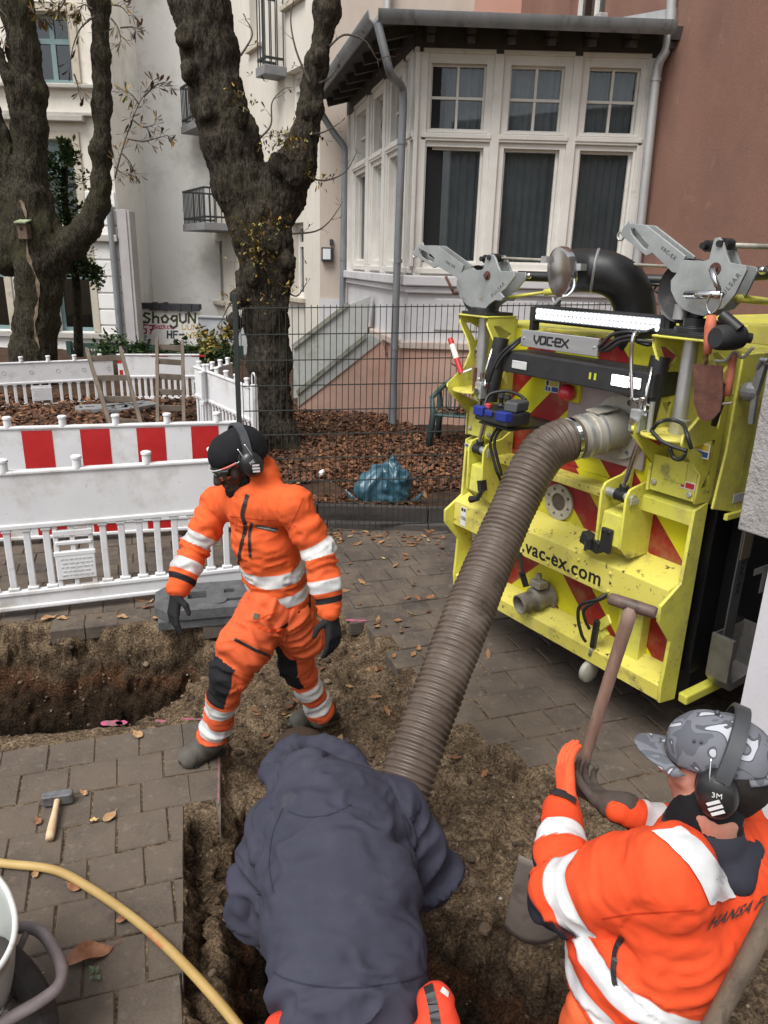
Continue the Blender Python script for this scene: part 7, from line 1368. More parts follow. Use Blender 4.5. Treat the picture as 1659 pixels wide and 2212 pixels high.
def cut_shell(prims, vox, keep, name, m, par, smooth=1, thick=.004, amp=0.0, disp=None):
    V, Q = sdf_mesh(prims, vox, .02, .05); V = relax(V, Q, smooth)
    if amp: N = vnormals(V, Q); V = V + N * (amp * fbm(V * 22, 3, 4))[:, None]
    kq = keep(V)[Q].all(1); Q = Q[kq]; us = np.unique(Q); mp = np.full(len(V), -1); mp[us] = np.arange(len(us)); o = link_mesh(name, np_mesh(name, V[us], mp[Q]), m, par, smooth=True); so_ = o.modifiers.new('s', 'SOLIDIFY'); so_.thickness = thick; so_.offset = 0; return o
def muffs(A, fr, par, cup=.083, band_tilt=(0, 1), sc=1.0, r=.112, mark=None):
    f, u, l = [Vector(q) for q in fr]; m = mat('muff_black', (.011, .011, .012), .32, col2=(.018, .018, .019), vs=12, spec=.6)
    root = None
    for sg in (1, -1):
        c = Vector(A(-.012, -.012, cup * sg)); ax = l * sg; b = MB(); b.lathe([(.040, -.012), (.044, 0), (.044, .012), (.040, .026), (.028, .036), (.010, .040)], (0, 0, 0), n=28); R = frameM((0, 0, 0), f, u * 1.28, ax); b.v = [tuple(R @ Vector(p) + c) for p in b.v]
        if root is None: root = b.build('ear_muffs', m, par, smooth=40)
        else: b.build('cup', m, root, smooth=40)
        b = MB(); b.lathe([(.036, -.026), (.046, -.022), (.046, -.010), (.036, -.006)], (0, 0, 0), n=28); b.v = [tuple(R @ Vector(p) + c) for p in b.v]; b.build('cushion', m_rub, root, smooth=40)
        b = MB()
        for o in (-.016, .016): b.tube(spline([c + ax * .02 + f * o * .6, c + ax * .030 + f * o + u * .035, c + ax * .012 + f * o + u * .085], 5), .0024, 6)
        b.build('wire', m_chr, root, smooth=True)
        if mark and sg == 1:
            t = text_mesh(mark[0], .017, .001); t.transform(frameM(c + ax * .0405 + u * .016, f * -1 if mark[1] else f, u, ax)); link_mesh('lettering', t, mat('print_white', (.62, .62, .62), .5), root)
            b = MB(); strokes(b, [[(-.016, 0), (.004, .012)], [(-.012, -.012), (.010, .002)], [(-.006, -.022), (.014, -.010)]], .007, (c + ax * .0405 - u * .008, f * -1 if mark[1] else f, u, ax), 0, .0012); b.build('label_mark', mat('print_white', (.62, .62, .62), .5), root)
    b = MB(); vs = []; n = 26
    bt = (u * band_tilt[1] + f * band_tilt[0]).normalized(); sd = l.cross(bt).normalized()
    for i in range(n):
        a = PI * (.06 + .88 * i / (n - 1)); p = Vector(A(-.012, .012, 0)) + l * (math.cos(a) * (cup + .022)) + bt * (math.sin(a) * r)
        rad = (l * math.cos(a) + bt * math.sin(a)).normalized(); vs += [p - sd * .017, p + sd * .017, p + sd * .015 + rad * .009, p - sd * .015 + rad * .009]
    fs = []
    for i in range(n - 1):
        for j in range(4): fs.append((i * 4 + j, i * 4 + (j + 1) % 4, i * 4 + 4 + (j + 1) % 4, i * 4 + 4 + j))
    b.add(vs, fs); b.build('headband', mat('band_grey', (.032, .034, .038), .5, col2=(.05, .052, .058), vs=12), root, smooth=50); return root
m_skin_d = mat('skin_dark', (.030, .018, .013), .5, col2=(.040, .024, .017), vs=20, bump=.1, bs=300, bdist=.001); m_skin_r = mat('skin_ruddy', (.34, .135, .095), .5, col2=(.44, .21, .15), vs=26, bump=.12, bs=260, bdist=.001); m_iris = mat('iris', (.02, .012, .008), .2)
m_org = fabric('hivis_orange', (.64, .092, .022), (.70, .118, .032), dirt=[((.44, .07, .025), 6, .52, .78), ((.30, .07, .03), 14, .64, .80)]); attr_mask(m_org, 'refl', SILV, .38, .0, col2=SILV2); attr_mask(m_org, 'dark', CLB, .85)
m_orgt = fabric('hivis_trousers', (.58, .095, .030), (.66, .125, .044), dirt=[((.42, .07, .025), 6, .52, .74), ((.16, .08, .05), 11, .62, .78)]); attr_mask(m_orgt, 'refl', SILV, .38, .0, col2=SILV2); attr_mask(m_orgt, 'dark', CLB, .85)
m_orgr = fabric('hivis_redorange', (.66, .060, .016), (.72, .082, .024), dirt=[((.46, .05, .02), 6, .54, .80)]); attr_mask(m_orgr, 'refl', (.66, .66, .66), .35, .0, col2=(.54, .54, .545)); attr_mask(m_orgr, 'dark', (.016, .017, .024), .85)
m_glovb = fabric('glove_black', (.014, .014, .015), (.024, .024, .025), bump=.3); m_boot = mat('boot_dusty', (.052, .046, .038), .8, col2=(.105, .096, .08), vs=9, vdet=8, bump=.2, bs=90, dirt=[((.15, .125, .095), 12, .56, .74)]); m_sole = mat('boot_sole', (.018, .016, .014), .9); m_knit = fabric('knit_black', (.008, .008, .010), (.013, .013, .015), bump=.4, bs=500)
def boot(heel, toe, ank, par, zf):
    heel, toe, ank = [np.array(q, float) for q in (heel, toe, ank)]; d = toe - heel; d[2] = 0; L = np.linalg.norm(d); d /= L; up = np.array([0, 0, 1.0]); S = np.cross(up, d)
    pr = [cone(heel + up * .045, heel + d * L * .45 + up * .05, .040, .043), cone(heel + d * L * .45 + up * .05, heel + d * L * .80 + up * .045, .043, .047), cone(heel + d * L * .80 + up * .045, heel + d * (L - .04) + up * .042, .047, .040), cone(heel + d * .035 + up * .06, ank, .046, .052), cone(heel + d * .06 + up * .09, heel + d * L * .55 + up * .065, .042, .038)]
    V, Q = sdf_mesh(pr, .007, .03, .06); V = relax(V, Q, 1); zb = heel[2] + .008; V[:, 2] = np.maximum(V[:, 2], zb); o = link_mesh('boot', np_mesh('boot', V, Q), m_boot, par, smooth=True)
    b = MB(); pl = [(-.05, -.030), (-.036, -.042), (L * .4, -.040), (L * .75, -.052), (L - .03, -.044), (L + .002, -.015), (L + .002, .015), (L - .03, .044), (L * .75, .052), (L * .4, .040), (-.036, .042), (-.05, .030)]; b.prism(pl, (heel, d, S, up), -.004, .020); b.build('sole', m_sole, o, bevel=.004)
    b = MB()
    for i in range(5): p = heel + d * (L * .62 - .030 * i) + up * (.098 + .013 * i); b.tube([Vector(p - S * .024), Vector(p + up * .006), Vector(p + S * .024)], .0035, 6)
    b.build('laces', m_rub, o, smooth=True); return o

# ------------------------------------------------------------------ the walking worker
def walker():
    f = np.array([-.75, -.66, 0]); N0 = gy(562, 1052, 2.93); C = PD(516, 990, 2.99)
    LS, RS = gy(634, 1092, 2.80), gy(474, 1082, 3.04); LE, LW = gy(690, 1197, 2.77), gy(713, 1318, 2.70); RE, RW = gy(424, 1178, 2.98), gy(384, 1272, 2.86)
    CH, WA, HM = gy(560, 1125, 2.94), gy(590, 1235, 2.97), gy(602, 1290, 2.98)
    LH, LK, LA = gy(582, 1318, 2.91), gy(500, 1448, 2.80), gy(462, 1585, 2.90); RH, RK, RA = gy(625, 1315, 3.05), gy(640, 1432, 3.08), gy(690, 1532, 3.20)
    lh, lt = gz(462, 1628, 0.0), gz(398, 1658, 0.0); rh, rt = gz(712, 1550, -.065), gz(628, 1580, -.065)
    hp_, A, fr = head_prims(C, (-.80, -.46, -.50), (-.40, -.16, 1), N0, 1.08, .012)
    LD, RD = np.array(LW - LE) / (LW - LE).length, np.array(RW - RE) / (RW - RE).length
    bd = hp_ + chain([N0, CH, WA, HM], [.07, .085, .085, .085], 9) + [cone(LS, RS, .06, .06)] + chain([LS, LE, LW], [.045, .036, .028], 9) + chain([RS, RE, RW], [.045, .036, .028], 9) + chain([LH, LK, LA, lh + Vector((0, 0, .07))], [.075, .05, .036, .032], 9) + chain([RH, RK, RA, rh + Vector((0, 0, .07))], [.075, .05, .036, .032], 9) + [cone(HM, LH, .1, .085), cone(HM, RH, .1, .085), cone(lh + Vector((0, 0, .05)), lt + Vector((0, 0, .04)), .03, .026), cone(rh + Vector((0, 0, .05)), rt + Vector((0, 0, .04)), .03, .026)]
    P = person('worker in orange striding left along the trench with bowed head, black beanie and ear muffs', bd, .0085, m_skin_d, (HM.x, HM.y, 0))
    eyes(A, P, m_iris)
    # beard, beanie, spectacles, ear muffs
    b = [cone(A(.03, -.072, .045), A(.075, -.092, 0), .022, .030), cone(A(.03, -.072, -.045), A(.075, -.092, 0), .022, .030), cone(A(.082, -.10, 0), A(.078, -.118, 0), .030, .022)]
    V, Q = sdf_mesh(b, .006, .02, .05); V = V + vnormals(V, Q) * (.003 * fbm(V * 120, 2, 3))[:, None]; link_mesh('beard', np_mesh('b', V, Q), fabric('hair_black', (.007, .006, .006), bump=.6, bs=400), P, smooth=True)
    f_, u_, l_ = fr; cp = [cone(A(-.034, .026, 0), A(.022, .032, 0), .0905, .086, flat=(l_, .97)), cone(A(-.045, -.01, 0), A(-.045, -.03, 0), .075, .07)]
    pn = u_ * .97 + f_ * -.10
    cut_shell(cp, .008, lambda V: ((V - A(0, .012, 0)) @ pn > 0) | (((V - A(0, -.035, 0)) @ u_ > 0) & ((V - C) @ f_ < -.02)), 'beanie', m_knit, P, amp=.002)
    b = MB(); vs = []
    for i in range(25):
        a = -1.75 + 3.5 * i / 24; p = Vector(A(.0 + .112 * math.cos(a), .016 - .004 * math.cos(a), .094 * math.sin(a))); w = .004 if abs(a) > 1.0 else .004 + .017 * math.cos(a * .5) ** 2 * (1 - .55 * math.exp(-(a / .16) ** 2)); vs += [p + Vector(u_) * .006, p - Vector(u_) * (w * 2)]
    b.add(vs, [(2 * i, 2 * i + 1, 2 * i + 3, 2 * i + 2) for i in range(24)]); g = b.build('safety_glasses', glass_mat('lens_smoke', (.20, .20, .21), 1.6), P, smooth=True); s = g.modifiers.new('s', 'SOLIDIFY'); s.thickness = .002
    b = MB(); b.tube([Vector(A(.114 * math.cos(a), .022, .097 * math.sin(a))) for a in np.linspace(-1.3, 1.3, 21)], .003, 6); b.build('glasses_frame', mat('frame_clear', (.42, .43, .42), .3, col2=(.5, .5, .5), vs=9), g, smooth=True); b = MB(); b.tube([Vector(A(.114 * math.cos(a), .022, .0985 * math.sin(a))) for a in np.linspace(.75, 1.25, 8)], .0046, 6); b.build('glasses_arm', mat('arm_pink', (.55, .13, .11), .4), g, smooth=True)
    muffs(A, fr, P, cup=.092, band_tilt=(-.42, .91), r=.118, mark=('3M', False))
    # jacket
    mid = LS.lerp(RS, .5); to = chain([mid, CH.lerp(WA, .3), WA, HM], [.110, .145, .140, .150], 1, flat=(f, .80)); sh = [cone(LS, mid, .064, .10, chain=1, s1=0), cone(RS, mid, .062, .10, chain=1, s1=0), cone(LS.lerp(mid, .3), N0, .07, .07, chain=1, s1=0), cone(RS.lerp(mid, .3), N0, .06, .07, chain=1, s1=0)]
    col = [cone(gy(556, 1052, 2.93), gy(563, 1022, 2.96), .080, .076, chain=5), cone(gy(540, 1066, 2.88), gy(556, 1045, 2.9), .055, .05, chain=5)]
    la = chain([LS, LS.lerp(LE, .5), LE, LE.lerp(LW, .5), LW], [.066, .062, .054, .053, .046], 2); ra = chain([RS, RS.lerp(RE, .5), RE, RE.lerp(RW, .5), RW], [.064, .061, .055, .054, .048], 3)
    pr = to + sh + col + la + ra; V, Q, ch, s, ax = cloth_mesh(pr, .0075, .040, .007, 3, .0115, 62, [(LE, .09), (RE, .09), (WA, .14)])
    ta = np.array((HM - mid).normalized()); st = (V - np.array(mid)) @ ta; rf = bands(ch, s, [(2, (LE - LS).length * .90, .027), (2, (LE - LS).length + (LW - LE).length * .55, .024), (3, (RE - RS).length * .85, .030), (3, (RE - RS).length + (RW - RE).length * .50, .024)])
    tors = np.isin(ch, (1,)); d_ = st + .10 * ((V - np.array(mid)) @ np.array([.66, -.75, 0])) * -1 * .9
    S0 = (np.array(HM) - np.array(mid)) @ ta; rf = np.where(tors, np.maximum(.027 - np.abs(d_ - (S0 - .165)), .025 - np.abs(d_ - (S0 - .062))), rf)
    dk = np.where(tors, d_ - (S0 - .005), -.05); LT = (LE - LS).length + (LW - LE).length; RT = (RE - RS).length + (RW - RE).length; dk = np.where(ch == 2, .013 - np.abs(s - LT + .045), dk); dk = np.where(ch == 3, .013 - np.abs(s - RT + .045), dk)
    jk = link_mesh('jacket', np_mesh('j', V, Q, {'refl': rf, 'dark': dk}), m_org, P, smooth=True); sf = Surf(V, Q)
    b = MB(); sf.strip(b, [(535, 1068), (524, 1110), (530, 1140), (519, 1190), (516, 1225), (521, 1248)], .016, .004, 60); b.build('zip', m_rub, jk); b = MB(); sf.strip(b, [(544, 1128), (539, 1160), (541, 1205)], .013, .003); b.build('pocket_zip', m_rub, jk); b = MB(); sf.strip(b, [(552, 1136), (575, 1140), (598, 1145)], .019, .003); bd_ = b.build('name_badge', mat('badge_dark', (.035, .037, .04), .6), jk); b = MB(); rr = random.Random(2)
    for i in range(11): x = 555 + i * 3.9; y = 1136.6 + i * .83; sf.strip(b, [(x, y - 2.2 + rr.random()), (x + 2.2, y + 2.0)], .005, .0045, 4)
    b.build('lettering', mat('badge_print', (.30, .31, .30), .6), bd_); b = MB(); sf.strip(b, [(495, 1115), (560, 1122), (605, 1126), (640, 1138)], .0035, .002); sf.strip(b, [(655, 1075), (640, 1110), (620, 1150)], .003, .002); b.build('seam', fabric('seam_orange', (.42, .045, .01)), jk)
    # trousers
    ll = chain([LH, LH.lerp(LK, .5), LK, LK.lerp(LA, .45), LA], [.112, .100, .078, .066, .064], 4); rl = chain([RH, RH.lerp(RK, .5), RK, RK.lerp(RA, .5), RA], [.105, .090, .071, .060, .060], 6)
    HT = HM + Vector((.005, 0, -.085)); pv = [cone(HT, LH, .128, .118, chain=7), cone(HT, RH, .128, .115, chain=7), cone(LH.lerp(LK, .12) + Vector((-.02, -.03, 0)), LH.lerp(LK, .50) + Vector((-.02, -.03, 0)), .100, .112, chain=8, k=.012), cone(HM + Vector((.05, -.06, -.05)), RH.lerp(RK, .42) + Vector((.06, -.06, 0)), .085, .095, chain=8, k=.012)]
    V, Q, ch, s, ax = cloth_mesh(pv + ll + rl, .0075, .03, .007, 8, .0115, 55, [(LK, .1), (RK, .1), (LA, .12), (RA, .12), (LH, .15)])
    L1 = (LK - LH).length; L2 = (LA - LK).length; R1_ = (RK - RH).length; R2_ = (RA - RK).length
    rf = bands(ch, s, [(4, L1 + L2 * .52, .034), (4, L1 + L2 * .86, .042), (6, R1_ + R2_ * .48, .032), (6, R1_ + R2_ * .84, .036)])
    N = vnormals(V, Q); ff = RAD['e'] @ np.array([-.80, -.6, .1]) ; pad = np.minimum(np.where(ch == 4, np.minimum(s - (L1 * .80), L1 + L2 * .40 - s), np.where(ch == 6, np.minimum(s - R1_ * .45, R1_ + R2_ * .30 - s), -.05)), (ff - .40) * .06)
    dk = np.maximum(pad, np.where(ch == 7, .010 - np.abs(((V - np.array(HM)) @ ta) - .045), -.05))
    tr = link_mesh('trousers', np_mesh('t', V, Q, {'refl': rf, 'dark': dk}), m_orgt, P, smooth=True); sf = Surf(V, Q)
    b = MB(); sf.strip(b, [(507, 1380), (530, 1392), (560, 1408), (582, 1418)], .014, .004); sf.strip(b, [(612, 1272), (640, 1288), (652, 1300)], .02, .004); b.build('piping', m_rub, tr); b = MB(); sf.strip(b, [(556, 1352), (585, 1362), (612, 1358)], .012, .005); sf.strip(b, [(548, 1345), (575, 1330), (600, 1322)], .004, .004); b.build('pocket_flap', fabric('flap_orange', (.56, .07, .016)), tr); b = MB(); sf.strip(b, [(548, 1331), (560, 1333)], .026, .004, 6); b.build('pocket_label', mat('label_olive', (.07, .06, .03), .7), tr)
    for h, t, a in ((lh, lt, LA + Vector((-.005, .0, -.04))), (rh, rt, RA + Vector((.0, .0, -.05)))): boot(h, t, a, P, 0)
    for w, d, n, s in ((LW + (LW - LE).normalized() * .012, LD + np.array([0, -.1, -.45]), (-.75, .5, 0), (-.6, -.8, 0)), (RW + (RW - RE).normalized() * .012, RD * .45 + np.array([-.02, -.15, -.85]), (.6, .5, .2), (-.5, -.85, 0))):
        V, Q = sdf_mesh(hand(w, d, n, s, .30, 1.14) + [cone(np.array(w) - np.array(d) / np.linalg.norm(d) * .03, w, .034, .030, k=.01)], .0042, .008, .03); link_mesh('glove', np_mesh('g', relax(V, Q, 1), Q), m_glovb, P, smooth=True)
walker()

# ------------------------------------------------------------------ the man bending in the pit
def hoodie_man():
    H, U, Nb = gy(757, 2150, 1.30), gy(722, 1795, 1.67), gy(665, 1690, 1.80); LS, RS = gy(602, 1800, 1.68), gy(850, 1755, 1.77); LE, LW = gy(556, 1950, 1.62), gy(640, 2065, 1.82); RE, RW = gy(932, 1890, 1.74), gy(845, 1940, 2.0)
    C = gy(646, 1654, 2.01); zf = -.50
    bn = np.array((U - H).cross(RS - LS).normalized()); bn = bn if bn[2] > 0 else -bn
    hips = [H + Vector((-.10, -.02, -.24)), H + Vector((.10, -.02, -.24))]; knees = [Vector((hips[0].x - .02, H.y + .10, .02)), Vector((hips[1].x + .02, H.y + .10, .02))]; ank = [Vector((knees[0].x, H.y - .02, zf + .12)), Vector((knees[1].x, H.y - .02, zf + .12))]
    hp_, A, fr = head_prims(C, (-.15, .75, -.66), (-.05, .66, .75), Nb, 1.0)
    dl, dr = np.array(LW - LE), np.array(RW - RE); hl, hr_ = np.array(LW) + dl / np.linalg.norm(dl) * .02, np.array(RW) + dr / np.linalg.norm(dr) * .02
    bd = hp_ + chain([Nb, U, H], [.07, .09, .09], 9) + chain([LS, LE, LW], [.05, .042, .03], 9) + chain([RS, RE, RW], [.05, .042, .03], 9) + hand(hl, dl, (.7, .3, -.3), (0, .8, .5), .5) + hand(hr_, dr, (-.5, .5, -.3), (0, .6, .7), .6)
    for i in (0, 1): bd += [cone(H, hips[i], .08, .08)] + chain([hips[i], knees[i], ank[i], ank[i] + Vector((0, .16, -.07))], [.085, .055, .04, .03], 9)
    P = person('worker in a blue-grey hooded sweatshirt bending over in the pit with his back to us', bd, .0085, m_skin_r, (H.x, H.y, zf)); eyes(A, P, m_iris)
    hb = [cone(A(-.035, .03, 0), A(.02, .04, 0), .088, .080), cone(A(-.05, -.02, 0), A(-.045, -.05, 0), .065, .055)]; f_, u_, l_ = fr; cut_shell(hb, .008, lambda V: ((V - A(0, -.01, 0)) @ (u_ * .8 - f_ * .6) > .0), 'hair', fabric('hair_brown', (.03, .019, .013), (.05, .032, .022), bump=.8, bs=180), P, amp=.005)
    m = fabric('sweatshirt_blue', (.034, .035, .052), (.045, .046, .066), bump=.12, bs=700, dirt=[((.075, .072, .078), 6, .60, .82)])
    sp = chain([U, U.lerp(H, .5), H], [.182, .192, .188], 1, flat=(bn, .74), k=.06) + [cone(LS, U, .095, .14, chain=1, s1=0, flat=(bn, .85), k=.06), cone(RS, U, .095, .14, chain=1, s1=0, flat=(bn, .85), k=.06), cone(LS.lerp(RS, .3), Nb, .09, .075, chain=1, s1=0, k=.06), cone(RS.lerp(LS, .3), Nb, .09, .075, chain=1, s1=0, k=.06)]
    la = chain([LS, LS.lerp(LE, .55), LE, LE.lerp(LW, .5), LW], [.088, .080, .068, .062, .05], 2); ra = chain([RS, RS.lerp(RE, .55), RE, RE.lerp(RW, .5), RW], [.088, .080, .070, .062, .05], 3)
    hd = []
    arc = [gy(x, y, Y) for x, y, Y in ((605, 1715, 1.77), (590, 1672, 1.83), (606, 1634, 1.89), (642, 1614, 1.93), (690, 1614, 1.94), (728, 1630, 1.91), (765, 1652, 1.87), (800, 1690, 1.81))]
    for a, b in zip(arc[:-1], arc[1:]): hd.append(cone(a, b, .036, .036, chain=5, k=.014))
    arc2 = [gy(x, y, Y) for x, y, Y in ((628, 1712, 1.78), (630, 1690, 1.81), (658, 1668, 1.86), (700, 1662, 1.87), (740, 1672, 1.85), (775, 1700, 1.81))]
    for a, b in zip(arc2[:-1], arc2[1:]): hd.append(cone(a, b, .033, .033, chain=5, k=.012))
    hd += [cone(gy(680, 1715, 1.79), gy(700, 1745, 1.75), .055, .05, chain=5, k=.05)]
    V, Q, ch, s, ax = cloth_mesh(sp + la + ra + hd, .009, .03, .0075, 21, .017, 34, [(LE, .14), (RE, .12), (LS.lerp(H, .35), .15), (RS.lerp(H, .4), .13)], 2)
    # broad drag folds that run from the armpits to the hem
    N = vnormals(V, Q); ta = np.array((H - U).normalized()); si = np.array((RS - LS).normalized()); x = (V - np.array(U)) @ si; y = (V - np.array(U)) @ ta; tor = ch == 1
    V = V + N * np.where(tor, .0085 * np.sin((y * 34 - np.abs(x) * 30) + 2.2 * vnoise(V * 5, 4)) * np.clip(np.abs(x) * 5 - .12, 0, 1) * np.clip(1.2 - np.abs(y - .18) * 3, 0, 1), 0)[:, None]
    fr_ = 1 - np.abs(vnoise(V * np.array([11, 11, 11]) + .9 * fbm(V * 6, 2, 9)[:, None], 14)); V = V + N * (.0075 * np.clip(fr_ - .62, 0, 1) * np.clip(vnoise(V * 3.5, 15) + .45, 0, 1) * 1.6)[:, None]
    S0 = (np.array(H) - np.array(U)) @ ta; gr = np.where(tor, -.012 * np.exp(-((y - (S0 + .02)) / .012) ** 2) - .014 * np.clip((y - (S0 + .03)) / .05, 0, 1), 0) - np.where(ch == 5, .0, 0); V = V + N * gr[:, None]
    j = link_mesh('sweatshirt', np_mesh('h', V, Q), m, P, smooth=True); sf = Surf(V, Q); b = MB(); sf.strip(b, [(622, 1752), (660, 1765), (710, 1760), (760, 1738)], .003, .0015); sf.strip(b, [(612, 1745), (590, 1800), (582, 1870), (592, 1930)], .003, .0015); sf.strip(b, [(845, 1700), (868, 1760), (885, 1830), (893, 1890)], .003, .0015); sf.strip(b, [(590, 2100), (640, 2122), (760, 2135), (880, 2118), (925, 2098)], .004, .0015); b.build('seam', fabric('seam_blue', (.024, .026, .038)), j)
    mt = fabric('trousers_red', (.62, .045, .022), (.70, .065, .03)); attr_mask(mt, 'refl', SILV, .38, .0, col2=SILV2); tp_ = [cone(H + Vector((-.03, -.01, -.15)), hips[0], .125, .135, chain=7), cone(H + Vector((.03, -.01, -.15)), hips[1], .125, .135, chain=7), cone(gy(940, 2172, 1.24), gy(950, 2290, 1.18), .042, .07, chain=8), cone(gy(612, 2230, 1.22), gy(612, 2300, 1.2), .05, .06, chain=8)]
    for i in (0, 1): tp_ += chain([hips[i], knees[i], ank[i]], [.125, .09, .07], 4)
    V, Q, ch, s, ax = cloth_mesh(tp_, .010, .03, .006, 31, .007, 45); rf = bands(ch, s, [(4, .62, .03)]); t = link_mesh('trousers', np_mesh('t', V, Q, {'refl': rf}), mt, P, smooth=True); sf = Surf(V, Q); b = MB(); sf.strip(b, [(925, 2130), (935, 2170), (942, 2215)], .022, .003); b.build('belt_strap', m_rub, t); b = MB(); sf.strip(b, [(952, 2138), (966, 2150)], .014, .004, 6); b.build('pocket_label', mat('label_white', (.6, .6, .58), .6), t)
    for i in (0, 1): boot(Vector((ank[i].x, ank[i].y - .02, zf)), Vector((ank[i].x, ank[i].y + .24, zf)), ank[i], P, zf)
hoodie_man()

# ------------------------------------------------------------------ the man with the cap and the spade
TT, HH, BT = PD(1365, 1311, 2.06), PD(1250, 1690, 2.16), PD(1150, 2040, 2.42)
def spade():
    ax = (PD(1196, 1850, 2.28) - TT).normalized(); SO = TT + ax * (PD(1196, 1860, 2.28) - TT).length; k = thing('spade', 'wooden T-handled spade with a broad steel blade held by the man in the cap', 'spade', BT)
    mw = mat('handle_wood', (.13, .075, .052), .6, col2=(.22, .14, .105), vs=4, vdet=8, stretch=(6, 6, 1), dirt=[((.30, .22, .17), 8, .58, .76), ((.06, .04, .03), 10, .6, .75)], bump=.12, bs=60); n = 16; P = [TT.lerp(SO, i / n) for i in range(n + 1)]; b = MB(); b.tube(P, [.0205 - .003 * math.sin(PI * min(i / n * 1.3, 1)) for i in range(n + 1)], 14); b.build('shaft', mw, k, smooth=True)
    g = (PD(1417, 1330, 2.02) - PD(1316, 1298, 2.08)).normalized(); c = TT - ax * .004; b = MB(); b.tube([c - g * .066, c - g * .060, c - g * .02, c + g * .02, c + g * .060, c + g * .066], [.014, .0175, .0185, .0185, .0175, .014], 14); b.build('grip', mat('grip_wood', (.075, .045, .035), .55, col2=(.13, .085, .068), vs=9, dirt=[((.03, .022, .018), 12, .55, .7)]), k, smooth=True)
    pl = PD(1092, 1930, 2.36); pr = PD(1225, 1965, 2.36); sd = (pr - pl).normalized(); dn = (BT - SO).normalized(); nn = sd.cross(dn).normalized(); sd = dn.cross(nn).normalized() * (1 if sd.dot(dn.cross(nn)) > 0 else -1); L = (BT - SO).length; W = .098; top = SO + dn * .02; vs = []; nx, nz = 11, 13
    for j in range(nz):
        t = j / (nz - 1)
        for i in range(nx):
            s = i / (nx - 1) * 2 - 1; w = W * (1 - .05 * t) ; end = L * (.98 - .10 * abs(s) ** 2.5) if j == nz - 1 else L * .98 * t * (1 - .10 * abs(s) ** 2.5 * t); vs.append(top + sd * s * w + dn * end + nn * (.022 * s * s - .02 * math.exp(-(s * 4) ** 2) * max(0, 1 - t * 1.6) + .012 * t))
    b = MB(); b.add(vs, [(j * nx + i, j * nx + i + 1, (j + 1) * nx + i + 1, (j + 1) * nx + i) for j in range(nz - 1) for i in range(nx - 1)]); bl = b.build('blade', mat('blade_muddy', (.16, .135, .118), .7, .2, col2=(.22, .19, .165), vs=6, vdet=9, dirt=[((.075, .055, .042), 5, .5, .7), ((.22, .19, .165), 18, .64, .74)], bump=.2, bs=60), k, smooth=True); s = bl.modifiers.new('s', 'SOLIDIFY'); s.thickness = .003
    b = MB(); b.tube([SO - ax * .16, SO - ax * .02, SO + dn * .05], [.0225, .024, .012], 12); b.build('socket', mat('socket_steel', (.08, .07, .06), .6, .5, col2=(.13, .115, .1), vs=9), k, smooth=True)
spade()
